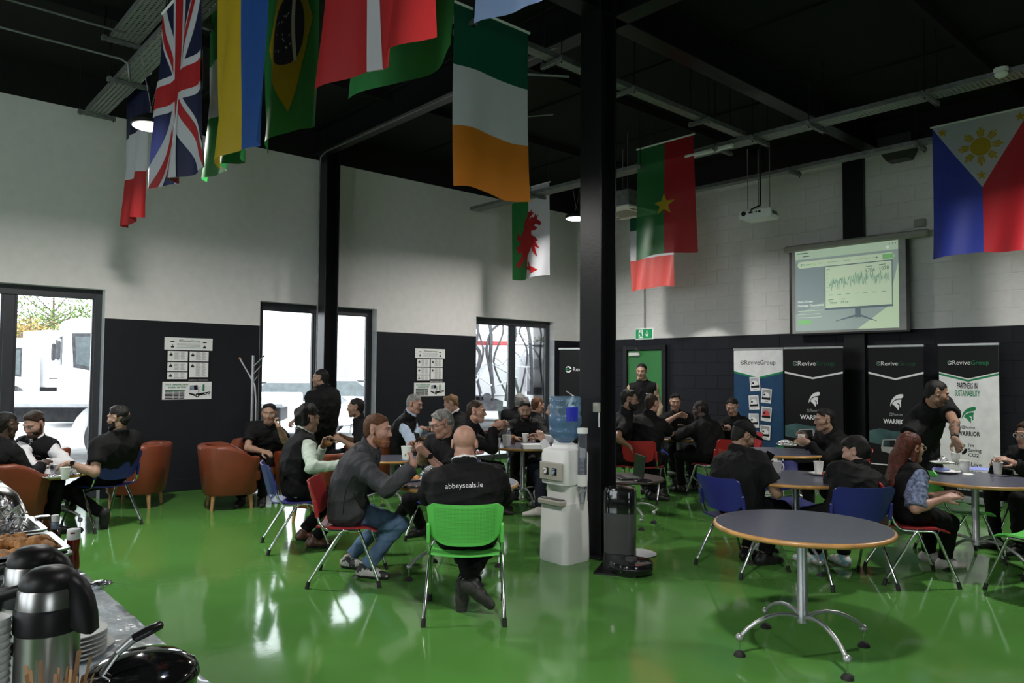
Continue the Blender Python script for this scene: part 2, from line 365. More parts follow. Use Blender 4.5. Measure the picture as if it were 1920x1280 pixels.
    def ball(s, c, r, seg=12, rings=8, sc=(1, 1, 1), rot=None):
        c = Vector(c); prof = []
        vs = []; fs = []
        for i in range(rings + 1):
            t = PI * i / rings
            for k in range(seg):
                a = 2 * PI * k / seg; p = Vector((math.sin(t) * math.cos(a) * sc[0], math.sin(t) * math.sin(a) * sc[1], -math.cos(t) * sc[2])) * r
                vs.append((rot @ p if rot else p) + c)
        for i in range(rings):
            for k in range(seg):
                k2 = (k + 1) % seg; fs.append((i * seg + k, i * seg + k2, (i + 1) * seg + k2, (i + 1) * seg + k))
        return s.add(vs, fs)
    def sheet(s, fn, nu, nv):
        vs = [fn(i / nu, j / nv) for j in range(nv + 1) for i in range(nu + 1)]
        fs = [(j * (nu + 1) + i, j * (nu + 1) + i + 1, (j + 1) * (nu + 1) + i + 1, (j + 1) * (nu + 1) + i) for j in range(nv) for i in range(nu)]
        return s.add(vs, fs)
    def build(s, name, m=None, parent=None, smooth=35, loc=None, kind=None, label=None, fixn=True):
        me = bpy.data.meshes.new(name)
        me.from_pydata(s.v, [], s.f)
        if m is not None: me.materials.append(M[m] if isinstance(m, str) else m)
        else:
            for q in s.mats: me.materials.append(q)
            me.polygons.foreach_set('material_index', s.mi)
        if fixn:
            bm = bmesh.new(); bm.from_mesh(me); bmesh.ops.recalc_face_normals(bm, faces=bm.faces); bm.to_mesh(me); bm.free()
        if smooth:
            me.polygons.foreach_set('use_smooth', [True] * len(me.polygons))
            if smooth < 180: me.set_sharp_from_angle(angle=math.radians(smooth))
        me.update()
        return link(name, me, parent, loc, kind, label)
def link(name, me, parent=None, loc=None, kind=None, label=None):
    o = bpy.data.objects.new(name, me); COL.objects.link(o)
    if parent is not None: o.parent = parent
    if loc is not None: o.location = loc
    if kind: o['kind'] = kind
    if label: o['label'] = label
    return o
def thing(name, label, cat, loc=(0, 0, 0), rz=0.0, group=None):
    o = bpy.data.objects.new(name, None); COL.objects.link(o); o.empty_display_size = 0.1
    o.location = loc; o.rotation_euler = (0, 0, rz); o['label'] = label; o['category'] = cat
    if group: o['group'] = group
    return o
def tag(o, label, cat, group=None):
    o['label'] = label; o['category'] = cat
    if group: o['group'] = group
    return o
def dup(root, loc, rz=0.0, label=None, group=None):
    r = root.copy(); COL.objects.link(r); r.location = loc; r.rotation_euler = (0, 0, rz)
    if label: r['label'] = label
    if group: r['group'] = group
    for ch in list(root.children):
        c = ch.copy(); COL.objects.link(c); c.parent = r
        for g in ch.children:
            d = g.copy(); COL.objects.link(d); d.parent = c
    return r
def yaw(v):
    "rotation about z taking local +Y to direction v"
    return math.atan2(-v[0], v[1])
_dg = None
def text_mesh(txt, ext=0.0006, bold=0.0):
    cu = bpy.data.curves.new('lettering', 'FONT'); cu.body = txt; cu.extrude = ext; cu.offset = bold; cu.align_x = 'LEFT'; cu.resolution_u = 2
    ob = bpy.data.objects.new('lettering', cu); COL.objects.link(ob)
    dg = bpy.context.evaluated_depsgraph_get(); dg.update()
    me = bpy.data.meshes.new_from_object(ob.evaluated_get(dg))
    bpy.data.objects.remove(ob); bpy.data.curves.remove(cu)
    n = len(me.vertices); co = np.empty(n * 3); me.vertices.foreach_get('co', co); co = co.reshape(-1, 3)
    faces = [tuple(p.vertices) for p in me.polygons]
    bpy.data.meshes.remove(me)
    return co, faces
_tcache = {}
def put_text(mb, txt, o, x, y, w=None, h=None, align='L', bold=0.0, slant=0.0):
    "lettering in plane (o,x,y); w = total width or h = cap height"
    key = (txt, bold)
    if key not in _tcache: _tcache[key] = text_mesh(txt, 0.0, bold)
    co, fs = _tcache[key]
    x0, x1 = co[:, 0].min(), co[:, 0].max(); W = x1 - x0
    if h is not None and w is not None: sx = w / W; sy = h / 0.72
    elif w is not None: sx = sy = w / W
    else: sx = sy = h / 0.72
    off = {'L': -x0, 'C': -(x0 + x1) / 2, 'R': -x1}[align]
    o, x, y = Vector(o), Vector(x), Vector(y)
    vs = [o + x * ((p[0] + off) * sx + slant * p[1] * sy) + y * (p[1] * sy) for p in co]
    mb.add(vs, fs); return mb
# ------------------------------------------------------------------ the setting
def rs(name, mb, parent=None, kind='structure', m=None, smooth=0, fixn=True):
    "mesh written in room coordinates"
    o = mb.build(name, m, parent, smooth, fixn=fixn)
    if parent is None: o.rotation_euler = (0, 0, -TH)
    if parent is None and kind: o['kind'] = kind
    return o
PAINT, WTOP, CEIL = 2.24, 4.80, 5.25
X1, Y0 = 8.0, -7.0
A_, B_ = ROOM_A, ROOM_B
rs('floor', MB().use('epoxy_green').box(((X1 - A_) / 2, (B_ + Y0) / 2, -0.1), (X1 + A_ + 0.6, B_ - Y0 + 0.6, 0.2)))
rs('ceiling', MB().use('ceil_black').box(((X1 - A_) / 2, (B_ + Y0) / 2, CEIL + 0.1), (X1 + A_ + 0.6, B_ - Y0 + 0.6, 0.2)))
WIN = [(0.40, 2.36), (4.35, 6.28), (8.33, 10.32), (-3.57, -1.61)]
WH = 2.60
mb = MB()
segs = []; y = Y0
for a, b in sorted(WIN):
    segs.append((y, a, 0)); segs.append((a, b, WH)); y = b
segs.append((y, B_ + 0.15, 0))
T = 0.30
for a, b, z0 in segs:
    for lo, hi, m in ((0, PAINT, 'wall_dark'), (PAINT, WTOP, 'wall_white'), (WTOP, CEIL, 'ceil_black')):
        lo = max(lo, z0)
        if lo >= hi: continue
        mb.use(m).box((-A_ - T / 2, (a + b) / 2, (lo + hi) / 2), (T, b - a, hi - lo))
rs('wall_left', mb)
mb = MB()
for a, b in WIN:
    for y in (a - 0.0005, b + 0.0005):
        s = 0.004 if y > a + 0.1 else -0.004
        mb.use('reveal_low_lit').box((-A_ - 0.07, y - s / 2, PAINT / 2), (0.14, abs(s), PAINT - 0.002))
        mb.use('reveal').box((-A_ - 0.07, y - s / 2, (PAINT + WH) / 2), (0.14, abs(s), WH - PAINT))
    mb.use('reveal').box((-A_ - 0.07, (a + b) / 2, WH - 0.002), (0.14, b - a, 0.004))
rs('trim_1', mb)
for k, (a, b) in enumerate(WIN):
    xf = -A_ - 0.17
    fr = MB().use('frame_grey')
    w = 0.085
    fr.box((xf, a + w / 2, WH / 2), (0.07, w, WH - 0.004), 0.006).box((xf, b - w / 2, WH / 2), (0.07, w, WH - 0.004), 0.006)
    fr.box((xf, (a + b) / 2, WH - 0.065), (0.07, b - a - 2 * w, 0.12), 0.006).box((xf, (a + b) / 2, 0.045), (0.07, b - a - 2 * w, 0.085), 0.006)
    o = rs('window_%d' % (k + 1), fr)
    rs('mullion', MB().use('frame_grey').box((xf + 0.002, (a + b) / 2, WH / 2 - 0.02), (0.085, 0.115, WH - 0.21), 0.006), o)
    for c0, c1 in ((a + w, (a + b) / 2 - 0.058), ((a + b) / 2 + 0.058, b - w)):
        bd = MB().use('frame_grey')
        for yy in (c0 + 0.0125, c1 - 0.0125): bd.box((xf + 0.005, yy, WH / 2 - 0.02), (0.05, 0.025, WH - 0.212))
        rs('glazing_bead', bd, o)
        rs('pane', MB().use('window_glass').box((xf, (c0 + c1) / 2, WH / 2 - 0.02), (0.006, c1 - c0 - 0.05, WH - 0.212)), o)
rs('baseboard_left', MB().use('wall_dark').box((-A_ + 0.008, (2.37 + 4.34) / 2, 0.08), (0.016, 1.95, 0.16), 0.004).box((-A_ + 0.008, (6.30 + 8.31) / 2, 0.08), (0.016, 2.0, 0.16), 0.004).box((-A_ + 0.008, 10.65, 0.08), (0.016, 0.63, 0.16), 0.004))
# back wall: painted concrete blocks, each its own piece
wb_ = MB().use('block_dark').box(((X1 - A_) / 2, B_ + 0.144, PAINT / 2), (X1 + A_ + 0.3, 0.30, PAINT))
wb_.use('block_white').box(((X1 - A_) / 2, B_ + 0.144, (PAINT + 4.84) / 2), (X1 + A_ + 0.3, 0.30, 4.84 - PAINT))
wb_.use('ceil_black').box(((X1 - A_) / 2, B_ + 0.14, (4.84 + CEIL) / 2), (X1 + A_ + 0.3, 0.30, CEIL - 4.84))
wall_back = rs('wall_back', wb_)
CH = PAINT / 10
blk = {}
for nm in ('block_white', 'block_dark'):
    t_ = MB().use(nm).box((0, 0, 0), (0.442, 0.022, CH - 0.008), 0.004)
    ob = t_.build('block', None, wall_back, 0, fixn=False); blk[nm] = ob.data; bpy.data.objects.remove(ob)
cells = []
for r in range(21):
    z = (r + 0.5) * CH
    if z + CH / 2 > 4.85: continue
    for c in range(-24, 14):
        x = c * 0.45 + (0.225 if r % 2 else 0) - 0.02
        if x < -A_ + 0.2 or x > X1 - 0.2: continue
        if -4.92 < x < -4.42: continue                                   # steel column stands here
        if z < 2.2 and -9.25 < x < -7.85: continue                       # doorway
        cells.append((x, z))
def _hid(x, z): return (z < 2.0 and x > -6.65) or (2.3 < z < 3.4 and -5.5 < x < -4.0) or x > -2.2 or x < -9.35
vis = [c for c in cells if not _hid(*c)]
vis.sort(key=lambda c: -c[0] + (0 if c[1] > PAINT else 0.5)); vis = vis[:296]
for x, z in vis:
    link('block', blk['block_white' if z > PAINT else 'block_dark'], wall_back, (x, B_ + 0.001, z))
rest = MB(); vs_ = set(vis)
for x, z in cells:
    if (x, z) not in vs_: rest.use('block_white' if z > PAINT else 'block_dark').box((x, B_ + 0.001, z), (0.442, 0.022, CH - 0.008), 0.004)
# part-width blocks that close the courses at the doorway and at the steel column
for r in range(21):
    z = (r + 0.5) * CH
    xs = sorted(c[0] for c in cells if abs(c[1] - z) < 0.01)
    if not xs: continue
    gaps = [(-A_, xs[0] - 0.225)] + [(p + 0.225, q - 0.225) for p, q in zip(xs, xs[1:]) if q - p > 0.46]
    for g0, g1 in gaps:
        parts = [(g0, g1)]
        if z < 2.2 and g0 < -8 and g1 > -9: parts = [(g0, -9.02), (-8.02, g1)]
        for p, q in parts:
            if q - p > 0.03: rest.use('block_white' if z > PAINT else 'block_dark').box(((p + q) / 2, B_ + 0.001, z), (q - p - 0.008, 0.022, CH - 0.008), 0.004)
o = rs('block', rest, wall_back); o['kind'] = 'stuff'
# walls behind and beside the camera; windows added unseen for fill daylight
def far_wall(name, along, fix, lo_, hi_, wins, th):
    mb = MB(); cuts = sorted(wins); seg = []; p = lo_
    for a, b in cuts: seg += [(p, a, None), (a, b, 'w')]; p = b
    seg.append((p, hi_, None)); Z0, Z1 = .8, 4.1
    for a, b, w in seg:
        for z0, z1, m in ((0, PAINT, 'wall_dark'), (PAINT, WTOP, 'wall_white'), (WTOP, CEIL, 'ceil_black')):
            for q0, q1 in ([(z0, z1)] if not w else [(z0, min(z1, Z0)), (max(z0, Z1), z1)]):
                if q1 - q0 < .001: continue
                c = ((a + b) / 2, fix) if along == 'x' else (fix, (a + b) / 2); s_ = (b - a, th) if along == 'x' else (th, b - a)
                mb.use(m).box((c[0], c[1], (q0 + q1) / 2), (s_[0], s_[1], q1 - q0))
    rs(name, mb)
    for k, (a, b) in enumerate(cuts):
        fr = MB().use('frame_grey'); P = (lambda s_, z: (s_, fix, z)) if along == 'x' else (lambda s_, z: (fix, s_, z)); S = (lambda l, h: (l, .07, h)) if along == 'x' else (lambda l, h: (.07, l, h))
        for s_ in (a + .04, (a + b) / 2, b - .04): fr.box(P(s_, (Z0 + Z1) / 2), S(.08, Z1 - Z0 - .01))
        for z in (Z0 + .045, Z1 - .045): fr.box(P((a + b) / 2, z), S(b - a - .01, .08))
        n_ = 5 + FILL_WIN[0]; FILL_WIN[0] += 1; o = rs('window_%d' % n_, fr); rs('pane', MB().use('window_glass').box(P((a + b) / 2, (Z0 + Z1) / 2), (S(b - a - .1, Z1 - Z0 - .1)[0] if along == 'x' else .006, .006 if along == 'x' else b - a - .1, Z1 - Z0 - .1)), o)  # added fill-light windows, numbered on after the left wall's
FILL_WIN = [0]
far_wall('wall_right', 'y', X1 + .15, Y0, B_, [(-2.4, .4)], .3)
far_wall('wall_front', 'x', Y0 - .15, -A_, X1, [(-9.2, -6.4), (-5.6, -2.8), (-2.0, .8)], .3)
# steel frame
def hsec(name, c, w, d, axis, length):
    "H section along axis ('z','x','y'); w flange width, d depth; flanges face room y for columns"
    t, tw = 0.016, 0.012; mb = MB().use('steel_black'); c = Vector(c)
    for s in (-1, 1):
        if axis == 'z': mb.box(c + Vector((0, s * (d / 2 - t / 2), length / 2)), (w, t, length), 0.003)
        elif axis == 'x': mb.box(c + Vector((0, 0, s * (d / 2 - t / 2))), (length, w, t), 0.003)
        else: mb.box(c + Vector((0, 0, s * (d / 2 - t / 2))), (w, length, t), 0.003)
    if axis == 'z': mb.box(c + Vector((0, 0, length / 2)), (tw, d - 2 * t, length))
    elif axis == 'x': mb.box(c, (length, tw, d - 2 * t))
    else: mb.box(c, (tw, length, d - 2 * t))
    return mb
cp = fl(1121, 6.62); CX, CY = NV.dot(cp), EV.dot(cp)
mb = hsec('c', (CX, CY, 0), 0.25, 0.215, 'z', CEIL)
mb.box((CX, CY, 0.012), (0.36, 0.36, 0.024), 0.004)
col_main = rs('steel_column', mb)
hsw = MB().use('grey_plastic').box((CX + 0.10, CY - 0.128, 1.30), (0.065, 0.035, 0.085), 0.006)
o = rs('switch_box', hsw, col_main); rs('switch_cable', MB().use('white_plastic').tube([(CX + 0.12, CY - 0.118, 1.26), (CX + 0.122, CY - 0.125, 1.2), (CX + 0.126, CY - 0.125, 1.13)], 0.006, 6), col_main)
rs('steel_column', hsec('c', (-A_ + 0.20, 5.30, 0), 0.25, 0.22, 'z', CEIL))
mb = MB().use('steel_black'); mb.box((-4.67, B_ - 0.02, CEIL / 2), (0.30, 0.14, CEIL), 0.006); rs('steel_column', mb)
rs('steel_beam', hsec('b', ((X1 - A_) / 2, 5.20, CEIL - 0.2), 0.2, 0.40, 'x', X1 + A_))
rs('steel_beam', hsec('b', (CX, (B_ + Y0) / 2, CEIL - 0.2), 0.2, 0.40, 'y', B_ - Y0))
rs('steel_beam', hsec('b', ((X1 - A_) / 2, -1.4, CEIL - 0.17), 0.2, 0.34, 'x', X1 + A_))
for xx in (-8.2, -6.2, -2.6, -0.6, 1.4):
    rs('purlin', MB().use('ceil_black').box((xx, (B_ + Y0) / 2, CEIL - 0.06), (0.07, B_ - Y0, 0.12)))
for yy in (0.6, 3.4, 7.0, 9.0):
    rs('ceiling_joint', MB().use('ceil_black').box(((X1 - A_) / 2, yy, CEIL - 0.012), (X1 + A_, 0.05, 0.024)))
# door
d = MB().use('steel_black')
x0, x1, zt = -9.01, -8.03, 2.12
d.box((x0 + 0.045, B_ - 0.02, zt / 2), (0.09, 0.10, zt), 0.006).box((x1 - 0.045, B_ - 0.02, zt / 2), (0.09, 0.10, zt), 0.006).box(((x0 + x1) / 2, B_ - 0.02, zt - 0.045), (x1 - x0 - 0.18, 0.10, 0.09), 0.006)
door = rs('door_1', d)
lf = rs('door_leaf', MB().use('door_green').box(((x0 + x1) / 2, B_ - 0.012, 1.01), (x1 - x0 - 0.19, 0.05, 2.02), 0.004), door)
rs('door_closer', MB().use('white_plastic').box((x0 + 0.27, B_ - 0.065, 1.955), (0.24, 0.05, 0.06), 0.008), door)
rs('closer_arm', MB().use('galv').tube([(x0 + 0.3, B_ - 0.07, 1.99), (x0 + 0.42, B_ - 0.12, 2.03), (x0 + 0.3, B_ - 0.07, 2.06)], 0.008, 6), door)
hb = MB().use('chrome').box((x1 - 0.16, B_ - 0.042, 1.02), (0.055, 0.008, 0.20), 0.003).tube([(x1 - 0.16, B_ - 0.045, 1.05), (x1 - 0.16, B_ - 0.09, 1.05), (x1 - 0.19, B_ - 0.095, 1.05), (x1 - 0.28, B_ - 0.095, 1.05)], 0.010, 8)
rs('handle', hb, door)
for z in (0.3, 1.1, 1.75): rs('hinge', MB().use('chrome').cyl((x0 + 0.097, B_ - 0.045, z), (x0 + 0.097, B_ - 0.045, z + 0.1), 0.008, seg=8), door)
# ------------------------------------------------------------------ flat print
def flat(mb, poly, o, x, y):
    o, x, y = Vector(o), Vector(x), Vector(y)
    tri = geometry.tessellate_polygon([[Vector((p[0], p[1], 0)) for p in poly]])
    return mb.add([o + x * p[0] + y * p[1] for p in poly], tri)
def rect(x0, y0, x1, y1): return [(x0, y0), (x1, y0), (x1, y1), (x0, y1)]
def arcpts(cx, cy, r, a0, a1, n=10): return [(cx + r * math.cos(math.radians(a0 + (a1 - a0) * i / n)), cy + r * math.sin(math.radians(a0 + (a1 - a0) * i / n))) for i in range(n + 1)]
class Print:
    "a printed sheet: layers a fraction of a millimetre apart, origin lower left, x right, y up, facing -nrm side"
    def __init__(s, o, x, y, nrm, step=0.0009): s.o, s.x, s.y, s.n = Vector(o), Vector(x), Vector(y), Vector(nrm); s.step = step; s.mb = MB()
    def L(s, k): return s.o + s.n * (s.step * k)
    def poly(s, m, p, k=1): s.mb.use(m); flat(s.mb, p, s.L(k), s.x, s.y); return s
    def rect(s, m, x0, y0, x1, y1, k=1): return s.poly(m, rect(x0, y0, x1, y1), k)
    def text(s, m, t, x, y, w=None, h=None, align='L', k=2, bold=0.0, slant=0.0):
        s.mb.use(m); put_text(s.mb, t, s.L(k) + s.x * x + s.y * y, s.x, s.y, w, h, align, bold, slant); return s
    def logo(s, x, y, r, arc, tri, k=2):
        "round mark: green wedge between two curved strokes"
        s.poly(tri, [(x - r * 0.95, y + r * 0.5), (x + r * 0.35, y), (x - r * 0.95, y - r * 0.5)], k)
        s.poly(arc, arcpts(x, y, r, 150, 12, 12) + arcpts(x - 0.15 * r, y - 0.05 * r, r * 0.72, 25, 120, 8), k)
        s.poly(arc, arcpts(x, y, r, -12, -150, 12) + arcpts(x - 0.15 * r, y + 0.05 * r, r * 0.72, -120, -25, 8), k); return s
    def helmet(s, m, x, y, h, k=2):
        "crested helmet in profile"
        P = lambda q: [(x + a * h, y + b * h) for a, b in q]
        s.poly(m, P([(-.42, .12), (-.40, .36), (-.30, .60), (-.14, .80), (.06, .92), (.26, .97), (.40, .96), (.42, .88), (.40, .78), (.32, .70), (.18, .68), (.02, .64), (-.14, .56), (-.26, .44), (-.34, .30)]), k)
        s.poly(m, P([(-.30, .30), (-.18, .46), (.0, .57), (.16, .60), (.30, .60), (.26, .40), (.27, .12), (.19, .08), (.18, .30), (.06, .38), (.02, .33), (.13, .22), (.12, -.05), (.10, -.12), (.0, .02), (-.12, .16)]), k); return s
    def truck(s, x, y, w, body, dark, glass, k=2):
        "three-quarter view of a white tipper cab and body"
        P = lambda q: [(x + a * w, y + b * w) for a, b in q]
        s.poly(body, P([(.02, .16), (.0, .34), (.05, .56), (.42, .60), (.44, .54), (.98, .50), (1.0, .22), (.52, .10), (.30, .06)]), k)
        s.poly(dark, P([(.06, .36), (.08, .54), (.40, .57), (.42, .36)]), k + 1)
        s.poly(glass, P([(.08, .38), (.10, .52), (.24, .53), (.25, .37)]), k + 2)
        s.poly(dark, P([(.44, .22), (.44, .50), (.47, .50), (.47, .22)]), k + 1)
        s.poly(dark, P([(.02, .16), (.03, .22), (.28, .16), (.30, .06)]), k + 1)
        s.poly(dark, P([(.30, .06), (.34, .18), (.98, .26), (1.0, .22), (.52, .08)]), k + 1)
        for cx, cy, r in ((.40, .09, .085), (.76, .17, .07), (.92, .2, .06)):
            s.poly(dark, P(arcpts(cx, cy, r, 0, 340, 14)), k + 2); s.poly(body, P(arcpts(cx, cy, r * .45, 0, 330, 10)), k + 3)
        s.poly(body, P([(.08, .27), (.26, .24), (.26, .28), (.08, .31)]), k + 2)
        return s
    def build(s, name, parent): return s.mb.build(name, None, parent, 0, fixn=False)
ZV = Vector((0, 0, 1))
def revive(pr, x, y, w, c1, c2, arc, k=2):
    pr.logo(x + w * 0.055, y + w * 0.055, w * 0.055, arc, 'print_green', k)
    pr.text(c1, 'Revive', x + w * 0.125, y, w=w * 0.43, k=k); pr.text(c2, 'Group', x + w * 0.565, y, w=w * 0.43, k=k)
def banner(label, c, xdir, style, W=0.80, H=2.02):
    "roll-up banner: cassette, feet, mast, printed sheet, top rail"
    x = Vector(xdir).normalized(); nn = Vector((x.y, -x.x, 0))           # faces nn
    t = thing('rollup_banner', label, 'banner', c, math.atan2(x.y, x.x), 'roll-up banners along the walls')
    z0 = 0.10
    cs = MB().use('silver_paint').box((0, 0, 0.055), (W + 0.03, 0.11, 0.09), 0.02); cs.build('cassette', None, t)
    for sx in (-1, 1): MB().use('silver_paint').box((sx * W * 0.33, 0, 0.006), (0.05, 0.34, 0.012), 0.004).build('foot', None, t)
    MB().use('galv').cyl((0, 0.05, 0.05), (0, 0.05, H), 0.012, seg=8).build('mast', None, t)
    MB().use('silver_paint').box((0, 0.0, H + 0.012), (W + 0.02, 0.024, 0.035), 0.006).build('top_rail', None, t)
    base = dict(blue='print_blue', warrior='print_black', partner='print_white', plain='print_black')[style]
    sh = MB().use(base).box((0, 0, (z0 + H) / 2), (W, 0.002, H - z0)).build('printed_sheet', None, t)
    pr = Print((-W / 2, -0.0012, 0), (1, 0, 0), (0, 0, 1), (0, -1, 0))
    yc = H - 0.33                                                        # chevron level at the sides
    if style == 'blue':
        pr.poly('print_green', [(0, yc - .03), (W / 2, yc - .125), (W, yc - .03), (W, yc), (W / 2, yc - .095), (0, yc)], 1)
        pr.poly('print_white', [(0, H), (0, yc), (W / 2, yc - 0.095), (W, yc), (W, H)], 1)
        revive(pr, W * .14, H - 0.23, W * .72, 'print_black', 'print_black', 'print_black')
        for i, (px, py, an) in enumerate(((.29, 1.45, 5), (.52, 1.27, -5), (.27, 1.16, 4), (.52, 0.99, -5), (.27, .88, 2), (.50, .71, -3), (.27, .60, 4))):
            ca, sa = math.cos(math.radians(an)), math.sin(math.radians(an))
            R = lambda q: [(px * W + .12 * W / .8 + a * ca - b * sa, py + a * sa + b * ca) for a, b in q]
            pr_, pr = pr, Print(pr.o, pr.x, pr.y, pr.n)
            pr.poly('print_white', R(rect(-.085, -.11, .085, .11)), 2 + i * 3)
            pr.poly('print_grey' if i % 2 else 'truck_grey', R(rect(-.07, -.06, .07, .095)), 3 + i * 3)
            pr.poly('print_black', R([(-.07, -.06), (.07, -.06), (.07, -.02), (-.07, -.03)]), 4 + i * 3)
            pr.poly('print_white' if i != 3 else 'truck_red', R([(-.055, -.03), (-.055, .03), (-.02, .055), (.02, .05), (.055, .02), (.055, -.03)]), 4 + i * 3)
            pr.poly('print_black', R([(-.05, 0), (-.045, .025), (-.015, .03), (-.015, 0)]), 4.6 + i * 3)
            pr.rect('print_grey', *(px * W + .12 * W / .8 - .03, py - .092, px * W + .12 * W / .8 + .03, py - .082), 4 + i * 3); pr.build('snapshot', sh); pr = pr_
        pr.poly('print_white', [(0, z0), (0, .50), (W / 2, .40), (W, .50), (W, z0)], 1)
        pr.poly('print_green', [(0, .50), (W / 2, .40), (W, .50), (W, .53), (W / 2, .43), (0, .53)], 1)
    elif style == 'warrior':
        revive(pr, W * .15, H - 0.25, W * .72, 'print_white', 'print_dkgreen', 'print_grey')
        pr.poly('print_white', [(0, yc - .03), (W / 2, yc - .115), (W, yc - .03), (W, yc - .002), (W / 2, yc - .09), (0, yc - .002)], 1)
        pr.helmet('print_white', W * .52, 1.155, 0.20)
        pr.logo(W * .41, 1.075, .022, 'print_grey', 'print_green'); pr.text('print_grey', 'Revive', W * .445, 1.06, w=W * .18)
        pr.text('print_white', 'WARRIOR', W * .5, 0.95, w=W * .46, h=0.062, align='C', bold=0.025)
        pr.poly('print_teal', [(0, .52), (W, .52), (W, .80), (W * .8, .86), (W * .45, .85), (W * .2, .88), (0, .84)], 1)
        pr.poly('print_black', [(0, .34), (W, .34), (W, .62), (W * .6, .6), (W * .2, .66), (0, .68)], 2)
        pr.truck(W * .22, 0.47, W * .66, 'print_grey', 'print_black', 'print_teal', 3)
        pr.rect('print_white', 0.02, .385, W - .02, .40, 4); pr.text('print_grey', 'ONE', W * .5, .26, h=.05, align='C', k=4)
    elif style == 'partner':
        pr.poly('print_black', [(0, H), (0, yc), (W / 2, yc - 0.085), (W, yc), (W, H)], 1)
        pr.poly('print_green', [(0, yc - .04), (W / 2, yc - .125), (W, yc - .04), (W, yc - .015), (W / 2, yc - .10), (0, yc - .015)], 1)
        revive(pr, W * .15, H - 0.24, W * .70, 'print_white', 'print_green', 'print_white')
        pr.text('print_black', 'PARTNERS IN', W * .48, 1.44, w=W * .34, h=.075, align='C', bold=.02)
        pr.text('print_green', 'SUSTAINABILITY', W * .48, 1.345, w=W * .42, h=.075, align='C', bold=.02)
        pr.helmet('print_green', W * .50, 1.03, 0.19)
        pr.logo(W * .40, .955, .02, 'print_black', 'print_green'); pr.text('print_black', 'Revive', W * .43, .94, w=W * .17)
        pr.text('print_black', 'WARRIOR', W * .49, .85, w=W * .38, h=.058, align='C', bold=.025)
        for a in (90, 210, 330): pr.poly('print_green' if a != 330 else 'print_black', [(W * .36 + q[0], .68 + q[1]) for q in arcpts(0, 0, .07, a - 50, a + 40, 6) + arcpts(0, 0, .035, a + 40, a - 50, 6)], 2)
        for i, tx in enumerate(("I'm", 'Saving', 'CO2')): pr.text('print_black', tx, W * .48, .715 - i * .06, h=.042, bold=.012)
        pr.text('print_black', 'ReviveLive', W * .22, .475, w=W * .48)
        for i, tx in enumerate(('COMPACT', 'RECYCLING', 'PISTON')): pr.text('print_black', tx, W * .54, .385 - i * .045, h=.032, align='C', bold=.01 if i == 1 else 0)
        pr.poly('print_black', [(0, z0), (0, .27), (W, .27), (W, z0)], 1)
        pr.text('print_white', 'rel-limited.com', W * .5, .17, w=W * .42, align='C')
    else:
        pr.logo(W * .20, 1.66, .055, 'print_white', 'print_green')
        pr.text('print_white', 'Revive', W * .3, 1.63, w=W * .3); pr.text('print_green', 'Group', W * .61, 1.63, w=W * .3)
        for rr, m_ in ((.20, 'print_grey'), (.13, 'print_black'), (.075, 'print_white')):
            pr.poly(m_, arcpts(W * .28, .98, rr, 0, 350, 22), 2 + (.2 - rr) * 20)
        pr.poly('print_white', [(W * .05, .78), (W * .28, 1.22), (W * .33, 1.20), (W * .14, .78)], 5)
        pr.poly('print_grey', [(W * .15, 1.28), (W * .55, 1.08), (W * .55, 1.10), (W * .15, 1.30)], 2)
    pr.build('print', sh)
    return t
def bx(px0, px1, off, py):
    "centre of a banner standing off the back wall, spanned by two picture columns"
    ps = []
    for px in (px0, px1):
        r = ray(px, py); t_ = (B_ - off) / (r.x * EV.x + r.y * EV.y); ps.append(Vector((r.x * t_, r.y * t_, 0)))
    return (ps[0] + ps[1]) / 2, (ps[1] - ps[0]), (ps[1] - ps[0]).length
for p0, p1, off, st, lb in ((1376, 1468, .45, 'blue', 'navy and white roll-up banner with a column of snapshot photos'), (1471, 1580, .50, 'warrior', 'black helmet-logo banner next to the navy photo banner'),
                            (1628, 1731, .50, 'warrior', 'black helmet-logo banner behind the standing person in black T-shirt'), (1760, 1872, .52, 'partner', 'white-bodied roll-up banner reading PARTNERS IN SUSTAINABILITY')):
    c, dx, w = bx(p0, p1, off, 660); banner(lb, c, dx, st, W=w, H=1.98)
pbn = fl(1092, 12.6); banner('black roll-up banner half hidden behind the main steel column', pbn, az(110), 'plain', W=0.82, H=2.0)

